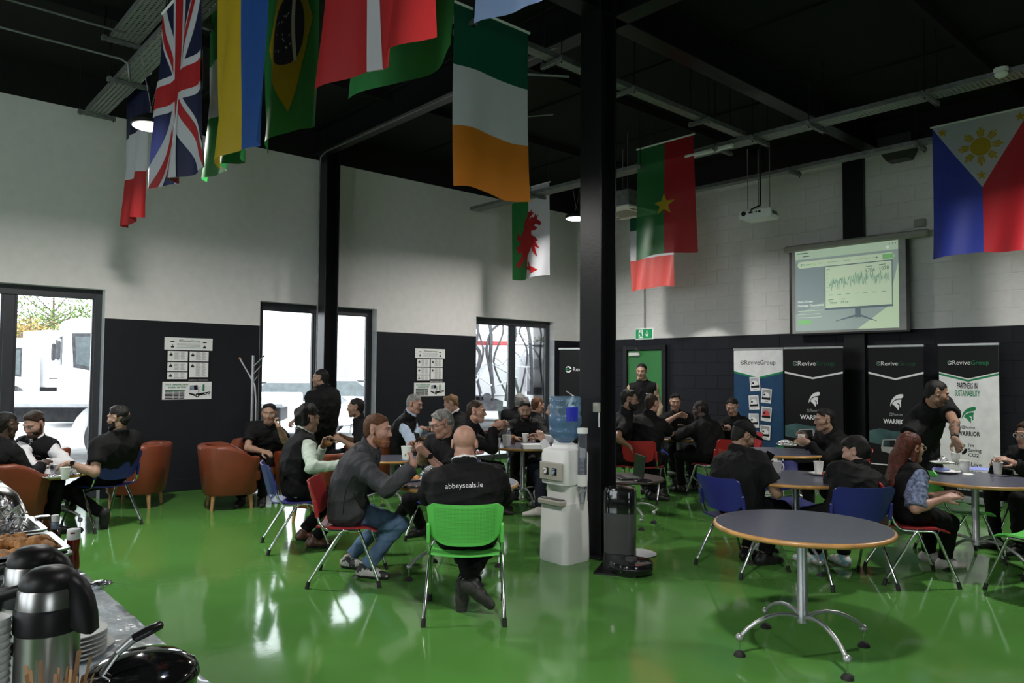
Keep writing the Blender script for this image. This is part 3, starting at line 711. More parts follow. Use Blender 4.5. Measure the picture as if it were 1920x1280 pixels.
# posters on the left wall
def poster(label, y0, y1, z0, z1):
    W, H = y1 - y0, z1 - z0
    t = thing('notice_board', label, 'poster', rw(-A_ + 0.003, y0, z0), math.atan2(EV.y, EV.x), 'staff notice boards on the left wall')
    MB().use('print_black').box((W / 2, 0, H / 2), (W * .93, 0.004, H), 0.001).build('backing', None, t)
    def sheet(nm, x0, a0, x1, a1):
        return MB().use('paper').box(((x0 + x1) / 2 * W, -0.004, (a0 + a1) / 2 * H), ((x1 - x0) * W, 0.003, (a1 - a0) * H)).build(nm, None, t), Print((x0 * W, -0.0065, a0 * H), (1, 0, 0), (0, 0, 1), (0, -1, 0), 0.0006), (x1 - x0) * W, (a1 - a0) * H
    def face(pr, x, y, s):
        pr.poly('print_black', [(x - s, y - s), (x + s, y - s), (x + s * .8, y - s * .2), (x - s * .8, y - s * .2)], 2); pr.poly('skin_mid', arcpts(x, y + s * .25, s * .45, 0, 340, 10), 2); pr.rect('print_green', x - s * .8, y - s * 1.3, x + s * .8, y - s * 1.05, 2)
    o, pr, w, h = sheet('header_sheet', 0.0, .80, 1.0, 1.0)
    revive(pr, w * .29, h * .66, w * .44, 'print_black', 'print_green', 'print_black')
    for x in (.16, .83): face(pr, w * x, h * .34, w * .035); pr.rect('print_black', w * (x - .04), h * .62, w * (x + .04), h * .70, 2)
    for i in range(4): pr.rect('print_grey' if i < 3 else 'print_green', w * .25, h * (.50 - i * .1), w * .74, h * (.525 - i * .1), 2)
    pr.build('print', o)
    for x0, a0, x1, a1 in ((.07, .62, .48, .78), (.52, .62, .92, .78), (.07, .455, .48, .60), (.52, .36, .92, .60), (.07, .33, .48, .44)):
        o, pr, w, h = sheet('list_sheet', x0, a0, x1, a1); face(pr, w * .16, h - .035, .022)
        for i in range(int(h / .012) - 1):
            pr.rect('print_grey', w * .33, h - .014 - i * .012, w * (.52 + .08 * ((i * 7) % 3) / 2), h - .009 - i * .012, 2); pr.rect('print_grey', w * .65, h - .014 - i * .012, w * (.8 + .07 * ((i * 5) % 3) / 2), h - .009 - i * .012, 2)
        pr.build('print', o)
    bpr = Print((0, -0.003, 0), (1, 0, 0), (0, 0, 1), (0, -1, 0), 0.0006); bpr.text('print_white', 'MAKE YOUR VOICE HEARD!', W * .51, H * .305, w=W * .41, slant=.25, bold=.02); bpr.build('slogan', t)
    o, pr, w, h = sheet('footer_sheet', -.02, 0.0, 1.0, .285)
    pr.text('print_green', 'YOUR OPINIONS, VIEWS', w * .05, h * .80, w=w * .46, slant=.25, bold=.03); pr.text('print_green', '& IDEAS MATTER!', w * .11, h * .64, w=w * .36, slant=.25, bold=.03)
    for i in range(7):
        for a, b in ((.05, .21), (.22, .33), (.34, .44)): pr.rect('print_green' if i == 1 else 'print_black', w * a, h * (.50 - i * .075), w * (b if i else b + .01), h * (.55 - i * .075), 2)
    pr.truck(w * .52, h * .10, w * .46, 'print_white', 'print_black', 'label_blue', 2); pr.rect('print_green', w * .81, h * .45, w * .85, h * .85, 6)
    pr.build('print', o)
poster('white and black staff notice board between the first two windows', 3.07, 3.69, 1.21, 2.03)
poster('white and black staff notice board between the column window and the hose window', 7.02, 7.64, 1.19, 1.99)

# exit sign on the back wall
t = thing('exit_sign', 'green running-man exit sign with down arrow above the green door', 'sign', rw(-8.52, B_ - 0.03, 2.33), -TH)
MB().use('exit_white').box((0, 0, 0), (0.42, 0.05, 0.21), 0.01).build('lightbox', None, t)
pr = Print((-.19, -0.026, -.085), (1, 0, 0), (0, 0, 1), (0, -1, 0)); pr.rect('exit_green', 0, 0, .38, .17, 1)
pr.rect('exit_white', .07, .01, .17, .16, 2)
pr.poly('exit_green', arcpts(.125, .135, .016, 0, 340, 10), 3); pr.poly('exit_green', [(.10, .115), (.14, .11), (.145, .07), (.165, .03), (.155, .02), (.12, .06), (.10, .02), (.075, .02), (.075, .03), (.095, .04), (.105, .07), (.085, .085), (.08, .10)], 3)
pr.poly('exit_white', [(.25, .145), (.27, .145), (.27, .065), (.295, .09), (.295, .065), (.26, .025), (.225, .065), (.225, .09), (.25, .065)], 2)
pr.build('pictogram', t)
tag(rs('conduit_pipe', MB().use('galv').tube([(-8.52, B_ - 0.03, 2.44), (-8.53, B_ - 0.03, 4.2)], 0.013, 8), kind=None, smooth=60), 'grey conduit running up the block wall from the exit sign', 'pipe')

# projection screen
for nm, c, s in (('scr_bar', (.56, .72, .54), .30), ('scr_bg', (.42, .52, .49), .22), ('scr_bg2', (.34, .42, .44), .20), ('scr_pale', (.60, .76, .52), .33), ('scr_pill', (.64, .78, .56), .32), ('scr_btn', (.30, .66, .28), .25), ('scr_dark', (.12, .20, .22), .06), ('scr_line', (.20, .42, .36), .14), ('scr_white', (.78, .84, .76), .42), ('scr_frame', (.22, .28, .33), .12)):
    MM(nm, c, 0.6, noise=0, emit=c, estr=s * 1.35)  # projector light put into the page colours as a weak glow
MM('screen_cloth', (.42, .42, .41), 0.7)
MM('screen_case', (.36, .36, .31), 0.5)
t = thing('projection_screen', 'pull-down projector screen showing a web page about drainage operations', 'projector screen', rw(-5.61, B_ - 0.17, 2.22), -TH)
SW, SH = 1.74, 1.27
MB().use('screen_case').box((SW / 2 + .09, .0, SH + .04), (2.06, .11, .10), .02).build('case', None, t)
MB().use('black_plastic').box((SW / 2, -.012, SH / 2 - .005), (SW, .004, SH + .01)).build('border', None, t)
sh = MB().use('screen_cloth').box((SW / 2, -.0155, SH / 2), (SW - .09, .003, SH - .01)).build('sheet', None, t)
MB().use('black_plastic').box((SW / 2, -.012, -.012), (SW, .022, .024), .005).build('bottom_bar', None, t)
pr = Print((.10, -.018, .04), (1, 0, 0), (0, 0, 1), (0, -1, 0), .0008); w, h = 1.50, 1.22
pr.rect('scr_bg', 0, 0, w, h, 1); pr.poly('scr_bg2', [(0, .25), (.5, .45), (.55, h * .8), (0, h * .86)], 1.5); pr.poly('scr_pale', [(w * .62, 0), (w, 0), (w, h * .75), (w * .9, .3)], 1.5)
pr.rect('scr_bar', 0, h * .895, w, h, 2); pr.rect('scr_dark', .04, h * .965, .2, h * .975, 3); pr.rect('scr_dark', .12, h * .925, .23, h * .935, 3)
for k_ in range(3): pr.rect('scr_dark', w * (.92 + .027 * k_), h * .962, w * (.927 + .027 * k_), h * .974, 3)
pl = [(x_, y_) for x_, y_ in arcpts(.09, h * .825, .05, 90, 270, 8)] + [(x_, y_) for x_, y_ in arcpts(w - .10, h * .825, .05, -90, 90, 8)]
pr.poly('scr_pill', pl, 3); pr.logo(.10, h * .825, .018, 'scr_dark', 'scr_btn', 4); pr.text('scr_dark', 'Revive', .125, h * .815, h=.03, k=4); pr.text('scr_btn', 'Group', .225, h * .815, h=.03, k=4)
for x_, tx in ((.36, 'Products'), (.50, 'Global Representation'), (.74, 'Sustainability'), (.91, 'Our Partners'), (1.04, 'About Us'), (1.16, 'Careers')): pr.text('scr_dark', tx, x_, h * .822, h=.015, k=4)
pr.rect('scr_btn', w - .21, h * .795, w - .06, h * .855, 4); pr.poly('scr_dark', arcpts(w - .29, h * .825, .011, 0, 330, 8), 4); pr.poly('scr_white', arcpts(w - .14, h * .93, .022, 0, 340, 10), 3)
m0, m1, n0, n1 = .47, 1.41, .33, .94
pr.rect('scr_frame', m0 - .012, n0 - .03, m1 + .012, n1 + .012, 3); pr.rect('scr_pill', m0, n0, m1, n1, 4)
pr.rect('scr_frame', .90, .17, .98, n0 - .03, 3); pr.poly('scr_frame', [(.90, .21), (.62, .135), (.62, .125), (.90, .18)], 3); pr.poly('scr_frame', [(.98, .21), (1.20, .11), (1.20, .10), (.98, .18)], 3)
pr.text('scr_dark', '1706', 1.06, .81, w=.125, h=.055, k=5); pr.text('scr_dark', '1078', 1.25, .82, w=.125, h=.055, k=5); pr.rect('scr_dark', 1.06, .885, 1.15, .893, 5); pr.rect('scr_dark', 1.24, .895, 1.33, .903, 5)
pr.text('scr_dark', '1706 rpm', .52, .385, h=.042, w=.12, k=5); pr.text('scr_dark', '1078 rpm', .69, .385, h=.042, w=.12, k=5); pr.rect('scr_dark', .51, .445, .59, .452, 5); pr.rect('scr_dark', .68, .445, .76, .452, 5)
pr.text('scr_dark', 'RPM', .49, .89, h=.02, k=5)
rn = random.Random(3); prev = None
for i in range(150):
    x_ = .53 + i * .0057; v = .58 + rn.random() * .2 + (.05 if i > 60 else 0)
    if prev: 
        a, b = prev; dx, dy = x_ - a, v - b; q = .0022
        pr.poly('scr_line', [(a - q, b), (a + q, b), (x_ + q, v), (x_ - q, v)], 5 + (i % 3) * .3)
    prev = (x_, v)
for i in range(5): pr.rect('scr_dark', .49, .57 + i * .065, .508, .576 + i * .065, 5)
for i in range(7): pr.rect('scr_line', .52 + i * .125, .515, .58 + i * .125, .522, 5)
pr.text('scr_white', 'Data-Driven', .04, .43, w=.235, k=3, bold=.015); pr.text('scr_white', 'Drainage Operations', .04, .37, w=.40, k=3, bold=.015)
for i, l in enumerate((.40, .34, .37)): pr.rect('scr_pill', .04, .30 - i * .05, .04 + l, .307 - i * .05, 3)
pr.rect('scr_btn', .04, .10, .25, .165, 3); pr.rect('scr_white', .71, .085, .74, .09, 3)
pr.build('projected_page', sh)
t = thing('socket_box', 'small grey socket box on the wall above the projector screen', 'socket', rw(-3.78, B_ - .03, 3.70), -TH)
MB().use('grey_plastic').box((0, 0, 0), (.15, .05, .11), .01).build('box_body', None, t); MB().use('white_plastic').tube([(-.05, -.01, -.05), (-.3, -.01, -.09), (-.7, 0, -.07)], .006, 6).build('cable', None, t)
tag(rs('wall_speaker', MB().use('black_plastic').loft([[(-4.22, B_ - .02, 4.92), (-3.78, B_ - .02, 4.92), (-3.78, B_ - .32, 4.92), (-4.22, B_ - .32, 4.92)], [(-4.22, B_ - .02, 4.75), (-3.78, B_ - .02, 4.75), (-3.78, B_ - .30, 4.75), (-4.22, B_ - .30, 4.75)], [(-4.14, B_ - .02, 4.60), (-3.86, B_ - .02, 4.60), (-3.86, B_ - .22, 4.60), (-4.14, B_ - .22, 4.60)]]), kind=None), 'black tapered unit fixed high on the back wall right of the wall column', 'speaker')
# ------------------------------------------------------------------ ceiling services
def onplane(px, py, yr=None, xr=None):
    r = ray(px, py)
    if yr is not None: t_ = yr / (r.x * EV.x + r.y * EV.y)
    else: t_ = xr / (r.x * NV.x + r.y * NV.y)
    p = CAM + r * t_
    return NV.dot(p), EV.dot(p), p.z
def bracket(mb, x, y, z, along, half=.2):
    d = Vector((0, 1, 0)) if along == 'x' else Vector((1, 0, 0))
    s_ = (.042, half * 2, .042) if along == 'x' else (half * 2, .042, .042)
    mb.use('galv').box((x, y, z - .03), s_, .003)
    for k in range(-3, 4): mb.use('black_plastic').box(Vector((x, y, z - .0515)) + d * (k * half * .27), (.016, .03, .002) if along == 'x' else (.03, .016, .002))
    for s in (-1, 1):
        p = Vector((x, y, z)) + d * (s * (half - .025)); mb.use('steel_black').tube([p - Vector((0, 0, .07)), Vector((p.x, p.y, CEIL))], .006, 6).use('galv')
        mb.box(p - Vector((0, 0, .005)), (.035, .035, .012))
def tray(label, along, fix, a, b, z, w, brs, solid=False, m='galv_pierced'):
    t = thing('cable_tray', label, 'cable tray', (0, 0, 0), -TH, 'cable trays below the ceiling')
    L = b - a; c = (a + b) / 2
    P = (lambda s, o, zz: (s, fix + o, zz)) if along == 'x' else (lambda s, o, zz: (fix + o, s, zz))
    S = (lambda l, ww, h: (l, ww, h)) if along == 'x' else (lambda l, ww, h: (ww, l, h))
    MB().use(m if not solid else 'galv').box(P(c, 0, z), S(L, w, .004)).build('tray_base', None, t, 0)
    for s in (-1, 1): MB().use('galv').box(P(c, s * w / 2, z + .025), S(L, .004, .05)).build('side_rail', None, t, 0)
    for q in brs:
        mb = MB(); bracket(mb, *P(q, 0, z)[:2], z, along, w / 2 + .09); mb.build('bracket', None, t, 30)
    return t
tz = 4.45
t1 = tray('long pierced cable tray carrying the green and red star flag', 'x', 8.15, -10.1, 3.2, tz, .22, [onplane(px, py, yr=8.15)[0] for px, py in ((1010, 345), (1215, 285), (1355, 243), (1425, 226), (1530, 200), (1745, 147), (1990, 90))])
MB().use('cable_red').tube([(-6.9, 8.12, tz + .01), (-6.6, 8.16, tz + .012), (-6.2, 8.2, tz + .01)], .007, 6).build('red_cable', None, t1)
MB().use('cable_red').tube([(-.9, 8.1, tz + .01), (-.4, 8.05, tz - .012), (.1, 8.03, tz - .012), (.6, 8.1, tz + .01)], .009, 6).build('red_cable', None, t1)
tray('narrow cable tray nearest the block wall, above the projector screen', 'x', 9.6, -8.2, 3.2, tz - .05, .14, [onplane(px, py, yr=9.6)[0] for px, py in ((1255, 338), (1490, 290), (1725, 238), (2000, 180))])
tray('lower pierced cable tray behind the big flags, ending near the left wall', 'x', 2.08, -9.74, -.2, 4.62, .22, [-9.68, -8.37, -6.5, -3.8, -1.9])
tray('upper pierced cable tray above the cross flag', 'x', 1.99, -8.22, 1.0, 4.95, .26, [-8.16, -6.8, -5.4, -3.5, -1.6])
tr = tray('plain closed metal trunking running past the main column to the back tray', 'y', -4.78, -1.0, 8.05, 4.50, .11, [onplane(px, py, xr=-4.78)[1] for px, py in ((872, 12), (1036, 97), (1172, 156), (1312, 212))], solid=True)
def pipe(label, pts, r=.012): 
    return tag(rs('conduit_pipe', MB().use('galv').tube(pts, r, 8), kind=None, smooth=60), label, 'pipe', None)
pipe('thin ceiling conduit, upper one of the two at top left', [(lambda q: (NV.dot(q), EV.dot(q) + d_, 4.9))(at(235, 62, 4.9)) for d_ in (-2.8, -1.4, 0)])
pipe('thin ceiling conduit, lower one of the two at top left', [(lambda q: (NV.dot(q), EV.dot(q) + d_, 4.62 + z_))(at(226, 110, 4.62)) for d_, z_ in ((-2.8, 0), (-1.4, 0), (0, 0), (.07, -.03), (.09, -.2))])
pipe('conduit along the beam and down the left wall column', [(-5.0, 5.05, 4.78), (-9.7, 5.05, 4.78), (-9.88, 5.06, 4.74), (-9.90, 5.06, 4.6), (-9.90, 5.06, .3)], .011)
pipe('short conduit stub near the top of the red dragon flag', [(-7.6, 6.6, 5.1), (-7.0, 7.0, 5.1)])
pipe('bent conduit hooked beneath the closed trunking by the column', [(-4.86, 4.25, 4.45), (-4.86, 4.27, 4.30), (-4.82, 4.36, 4.27), (-4.55, 4.75, 4.27)])
tag(rs('cable_tray_light', MB().use('white_plastic').box((onplane(1330, 253, yr=8.05)[0], 8.03, 4.42), (.7, .06, .05), .012), kind=None), 'white batten light on the tray right of the green and red star flag', 'light')
# hanging lamps
def chain(mb, a, b, n):
    a, b = Vector(a), Vector(b)
    for i in range(n):
        p = a.lerp(b, i / n); q = a.lerp(b, (i + .8) / n); mb.tube([p, q], .0035 if i % 2 else .0055, 5)
for k, (x, y, z) in enumerate(LAMPS):
    if k > 3: nmz = 'unlit'
    lb = ['round high-bay lamp glowing in front of the red, white and blue striped flag', 'round high-bay lamp glowing beside the main column', 'round high-bay lamp above the buffet, out of shot', 'round high-bay lamp over the projector side, out of shot', 'rear round high-bay lamp by the left wall', 'rear round high-bay lamp mid room', 'round high-bay lamp on the far right'][k]
    t = thing('high_bay_lamp', lb, 'lamp', rw(x, y, z), -TH, 'high-bay lamps')
    MB().use('black_plastic').lathe([(.02, .10), (.07, .10), (.09, .07), (.15, .05), (.165, .03), (.165, .0), (.155, -.004)], seg=28).build('housing', None, t)
    MB().use('lamp_on').lathe([(.150, -.006), (.150, -.009), (.08, -.0105), (.01, -.011)], seg=28).build('diffuser', None, t)
    mb = MB().use('galv'); mb.tube([(0, 0, .1), (.03, 0, .13), (0, 0, .16), (-.03, 0, .13), (0, 0, .1)], .005, 6)
    top = 4.45 - z
    chain(mb, (0, 0, .16), (0, -.10, top), 16); chain(mb, (0, 0, .16), (0, .10, top), 16); mb.build('chain', None, t)
# smoke detector
p = onplane(1877, 134, yr=7.98)
t = thing('smoke_detector', 'white smoke detector on the cable tray at upper right', 'smoke detector', rw(p[0], 7.98, p[2] - .03), -TH)
MB().use('white_plastic').lathe([(.03, .06), (.062, .06), (.062, .035), (.05, .03), (.05, .012), (.058, .008), (.05, -.012), (.028, -.03), (.01, -.032)], seg=24).build('sensor_body', None, t)
# projector on its poles
p = onplane(1424, 404, yr=8.35)
t = thing('projector', 'white ceiling projector hung on three thin poles with a black cable', 'projector', rw(p[0], 8.35, p[2]), -TH + .12)
MB().use('white_plastic').loft([[(-.19, -.14, -.05), (.19, -.14, -.05), (.17, .15, -.05), (-.17, .15, -.05)], [(-.205, -.15, -.01), (.205, -.15, -.01), (.185, .16, -.01), (-.185, .16, -.01)], [(-.20, -.145, .05), (.20, -.145, .05), (.18, .155, .05), (-.18, .155, .05)]]).build('case', None, t, 25)
MB().use('black_plastic').cyl((.09, .15, 0), (.09, .19, 0), .04, .036).build('lens', None, t)
mb = MB().use('black_plastic')
for i in range(5): mb.box((.203, -.09 + i * .03, .005), (.004, .012, .04))
mb.box((-.05, -.149, .02), (.05, .006, .02)).box((.02, -.149, .022), (.02, .006, .015)).box((.06, -.149, .02), (.03, .006, .022)).cyl((-.14, -.145, .015), (-.14, -.153, .015), .03); mb.build('ports', None, t)
MB().use('white_plastic').box((0, 0, .065), (.34, .24, .012), .003).cyl((0, 0, .07), (0, 0, .13), .025).build('mount_plate', None, t)
for x_, y_ in ((-.15, .0), (-.05, .09), (.13, .0)): MB().use('galv').tube([(x_, y_, .07), (x_, y_, 4.43 - p[2])], .006, 6).build('pole', None, t)
MB().use('black_plastic').tube([(-.06, -.15, .02), (-.02, -.19, .05), (.06, -.12, .10), (.03, -.04, .2), (.02, -.02, .5), (.02, -.02, 4.43 - p[2])], .010, 6).build('cable', None, t)
# air-conditioning cassette hung behind the main column
p = onplane(1172, 400, yr=9.0)
t = thing('ac_cassette', 'grey and white ceiling cassette unit hanging right of the main column', 'air conditioner', rw(p[0], 9.0, p[2]), -TH)
MB().use('galv').box((0, 0, .17), (.62, .62, .26), .02).build('casing', None, t)
MB().use('white_plastic').box((0, 0, .02), (.74, .74, .05), .02).build('fascia', None, t)
gr = MB().use('grey_plastic')
for i in range(9): gr.box((-.2 + i * .05, 0, -.008), (.02, .42, .01))
gr.build('grille', None, t)
for s in (-1, 1): MB().use('black_plastic').box((s * .30, 0, -.004), (.05, .46, .008)).build('outlet', None, t)
for sx in (-.28, .28):
    for sy in (-.28, .28): MB().use('galv').tube([(sx, sy, .3), (sx, sy, CEIL - p[2])], .006, 6).build('hanger_rod', None, t)
# ------------------------------------------------------------------ flags
def split_tris(pts, tris, mx):
    out = []; st = [tuple(Vector(pts[i][:2]) for i in t) for t in tris]
    while st:
        a, b, c = st.pop()
        L = [((b - a).length, 0), ((c - b).length, 1), ((a - c).length, 2)]; l, k = max(L)
        if l <= mx: out.append((a, b, c)); continue
        if k == 0: m = (a + b) / 2; st += [(a, m, c), (m, b, c)]
        elif k == 1: m = (b + c) / 2; st += [(a, b, m), (a, m, c)]
        else: m = (c + a) / 2; st += [(a, b, m), (m, b, c)]
    return out
def star(cx, cy, r, n=5, rot=-90, inner=.4):
    return [(cx + (r if k % 2 == 0 else r * inner) * math.cos(math.radians(rot + k * 180 / n)), cy + (r if k % 2 == 0 else r * inner) * math.sin(math.radians(rot + k * 180 / n))) for k in range(2 * n)]
def flag(label, centre, dirv, ztop, base, over=(), W=.90, L=1.50, waves=2.2, amp=.05, pinch=0.0, swing=0.0, skew=0.0, seed=0, mx=.07, belly=0.0, low=(0, 0)):
    """hung by its short side from a rod. base: list of (material, u0, u1, v0, v1); over: list of (part, material, outline in metres)
    pinch narrows the lower end, swing leans it along the rod, low = extra drop of the two lower corners"""
    d = Vector(dirv).normalized(); nn = Vector((d.y, -d.x, 0)); rn = random.Random(seed); ph = rn.random() * 6
    t = thing('flag', label, 'flag', (centre[0], centre[1], ztop), math.atan2(d.y, d.x), 'national flags hung from the cable trays')
    def pt(x, y, off=0.0):
        u, v = x / W, y / L
        k = 1 - pinch * v ** 1.5
        a = amp * (v ** .8) * (.35 + .65 * v)
        ang = 2 * PI * waves * (u + .12 * v) + ph
        yy = a * math.sin(ang) + .4 * a * math.sin(1.9 * ang + 1 + 2 * v) + belly * math.sin(PI * v)
        dx = a * .25 * math.cos(ang)
        return Vector(((u - .5) * W * k + dx + swing * v * v + skew * v * (u - .5), yy + off, -y - (low[0] * (1 - u) + low[1] * u) * v * v - .02 * v * math.sin(2 * PI * u + ph)))
    for k, (m, u0, u1, v0, v1) in enumerate(base):
        nu = max(3, int(28 * (u1 - u0))); nv = max(3, int(34 * (v1 - v0)))
        mb = MB().use(m); mb.sheet(lambda a, b: pt((u0 + (u1 - u0) * a) * W, (v0 + (v1 - v0) * b) * L), nu, nv); mb.build('cloth_panel', None, t, 180, fixn=False)
    for k, (nm, m, polys) in enumerate(over):
        mb = MB().use(m)
        for poly in polys:
            if nm == 'star': mb = MB().use(m)
            tri = geometry.tessellate_polygon([[Vector((p[0], p[1], 0)) for p in poly]])
            fine = split_tris(poly, tri, mx)
            for s in (-1, 1):
                o_ = s * (.0035 + .0025 * k)
                vs = [pt(q.x, q.y, o_) for tr_ in fine for q in tr_]
                mb.add(vs, [(i * 3, i * 3 + 1, i * 3 + 2) for i in range(len(fine))])
            if nm == 'star': mb.build(nm, None, t, 180, fixn=False)
        if nm != 'star': mb.build(nm, None, t, 180, fixn=False)
    MB().use('white_plastic').tube([(-W / 2 - .02, 0, .012), (W / 2 + .02, 0, .012)], .012, 8).build('rod', None, t)
    for s in (-1, 1): MB().use('black_plastic').tube([(s * W * .42, 0, .0), (s * W * .42, .0, .10)], .004, 5).build('tie', None, t)
    return t
def onrow(px, yr, py=640):
    r = ray(px, py); t_ = yr / (r.x * EV.x + r.y * EV.y); return Vector((r.x * t_, r.y * t_, 0))
def zrow(px, py, yr): return onplane(px, py, yr=yr)[2]
W_, L_ = .90, 1.50
U = lambda q: [(a * W_, b * L_) for a, b in q]
H3 = lambda a, b, c: [(a, 0, 1, 0, 1 / 3), (b, 0, 1, 1 / 3, 2 / 3), (c, 0, 1, 2 / 3, 1)]
FR, BK = 1.88, 2.28
# row over the left of the hall
flag('blue, white and red striped flag behind the glowing lamp', onrow(245, BK), NV, zrow(243, 418, BK) + L_, H3('f_navy', 'f_white', 'f_red'), amp=.05, pinch=.15, seed=1, swing=-.03)
def band(p, q, w): 
    p, q = Vector(p), Vector(q); n = (q - p).normalized(); n = Vector((-n.y, n.x)) * w / 2
    return [tuple(p + n), tuple(q + n), tuple(q - n), tuple(p - n)]
def clipbox(poly, x0, y0, x1, y1):
    def cut(P, f, g):
        o = []
        for i in range(len(P)):
            a, b = P[i], P[(i + 1) % len(P)]; fa, fb = f(a), f(b)
            if fa >= 0: o.append(a)
            if fa * fb < 0: t_ = fa / (fa - fb); o.append((a[0] + (b[0] - a[0]) * t_, a[1] + (b[1] - a[1]) * t_))
        return o
    for f in (lambda p: p[0] - x0, lambda p: x1 - p[0], lambda p: p[1] - y0, lambda p: y1 - p[1]): poly = cut(poly, f, None)
    return poly
cx, cy = W_ / 2, L_ / 2
dg = [((0, 0), (W_, L_)), ((W_, 0), (0, L_))]
ws = [clipbox(band(a, b, .18), 0, 0, W_, L_) for a, b in dg]
rsd = []
for a, b in dg:
    for s, e in ((a, (cx, cy)), ((cx, cy), b)):
        s_, e_ = Vector(s), Vector(e); n = (e_ - s_).normalized(); n = Vector((-n.y, n.x)) * (.03 if s == a else -.03)
        rsd.append(clipbox(band(s_ + n, e_ + n, .06), 0, 0, W_, L_))
flag('red cross and diagonals on navy, hanging left of the yellow and blue flag', onrow(322, FR), NV, zrow(322, 342, FR) + L_, [('f_navy', 0, 1, 0, 1)],
     [('white_diagonal', 'f_white', ws), ('red_diagonal', 'f_red', rsd), ('white_cross', 'f_white', [[(cx - .15, 0), (cx + .15, 0), (cx + .15, L_), (cx - .15, L_)], [(0, cy - .15), (W_, cy - .15), (W_, cy + .15), (0, cy + .15)]]),
      ('red_cross', 'f_red', [[(cx - .09, 0), (cx + .09, 0), (cx + .09, L_), (cx - .09, L_)], [(0, cy - .09), (W_, cy - .09), (W_, cy + .09), (0, cy + .09)]])], amp=.06, waves=1.6, seed=5, skew=.12, mx=.03)
flag('green and white banded flag behind the yellow and blue flag', onrow(415, BK), NV, zrow(413, 322, BK) + L_, H3('f_green', 'f_white', 'f_green'), amp=.05, seed=3)
flag('yellow and blue flag split lengthwise', onrow(438, FR), NV, zrow(440, 290, FR) + L_, [('f_yellow', 0, .5, 0, 1), ('f_blue', .5, 1, 0, 1)], amp=.05, waves=1.3, seed=4)
rh = U([(.5, .10), (.90, .5), (.5, .90), (.10, .5)])
disc = [(cx + .22 * math.cos(k * .157), cy + .25 * math.sin(k * .157)) for k in range(40)]
bandp = [(cx + .02 - .02 * math.sin(k * PI / 10), cy - .245 + k * .049) for k in range(11)]
bandp = [(p[0] + .05, p[1]) for p in bandp] + [(p[0] + .09, p[1]) for p in bandp[::-1]]
rr = random.Random(5); sts = [star(cx - .13 + rr.random() * .17, cy - .15 + rr.random() * .30, .011) for _ in range(18)]
flag('green flag with yellow diamond and starry blue disc', onrow(530, BK), NV, zrow(530, 258, BK) + L_, [('f_green', 0, 1, 0, 1)], [('diamond', 'f_yellow', [rh]), ('disc', 'f_navy', [disc]), ('ribbon', 'f_white', [bandp]), ('star', 'f_white', sts)], amp=.05, waves=1.2, seed=8)
flag('red flag with a white cross stripe running down it', onrow(690, FR), NV, zrow(690, 132, FR) + L_, [('f_red', 0, 1, 0, 1)], [('stripe', 'f_white', [U([(.43, 0), (.57, 0), (.57, 1), (.43, 1)]), U([(0, .32), (1, .32), (1, .43), (0, .43)])])], W=.98, amp=.06, waves=1.4, seed=9)
flag('plain green flag end behind the red cross-stripe flag', onrow(752, BK - .05), NV, zrow(752, 162, BK) + L_, [('f_green', 0, 1, 0, 1)], amp=.05, waves=1.0, seed=10, W=1.0)
flag('pale sky-blue flag whose lower corner dips into the top of the view', onrow(1062, FR), NV, zrow(1062, -30, FR) + L_, [('f_sky', 0, 1, 0, 1)], amp=.05, seed=11)
# along the closed trunking
pI = onplane(921, 364, xr=-4.70)
flag('dark green, white and orange flag below the trunking', rw(pI[0], pI[1]), EV, pI[2] + L_, H3('f_dkgreen', 'f_white', 'f_orange'), amp=.035, waves=1.1, seed=12, W=.82)
# back trays
pB = onplane(1250, 480, yr=8.0)
flag('green and red flag with a yellow star', rw(pB[0] - .03, 8.0), NV, pB[2] + 1.52, [('f_thin_green', 0, .5, 0, 1), ('f_thin_red', .5, 1, 0, 1)], [('star', 'f_yellow', [star(cx, L_ * .56, .155)])], amp=.035, waves=1.0, seed=13, L=1.5, skew=.10)
pM = onplane(1222, 540, yr=9.72)
wre = []
for k in range(12): a = math.radians(20 + k * 12); wre.append([(cx + .16 * math.cos(a), cy + .16 * math.sin(a)), (cx + .20 * math.cos(a + .12), cy + .20 * math.sin(a + .12)), (cx + .14 * math.cos(a + .2), cy + .14 * math.sin(a + .2))])
wre.append([(cx - .10, cy + .02), (cx - .03, cy - .12), (cx + .04, cy - .13), (cx + .02, cy - .05), (cx + .10, cy + .03), (cx + .06, cy + .09), (cx - .02, cy + .05), (cx - .06, cy + .1)])
flag('dark green, white and coral flag with a small emblem, behind the star flag', rw(pM[0], 9.72), NV, pM[2] + L_, H3('f_dkgreen', 'f_white', 'f_coral'), [('emblem', 'wood_leg', wre)], amp=.06, waves=1.6, seed=14, W=.92)
pW = onplane(993, 521, yr=8.3)
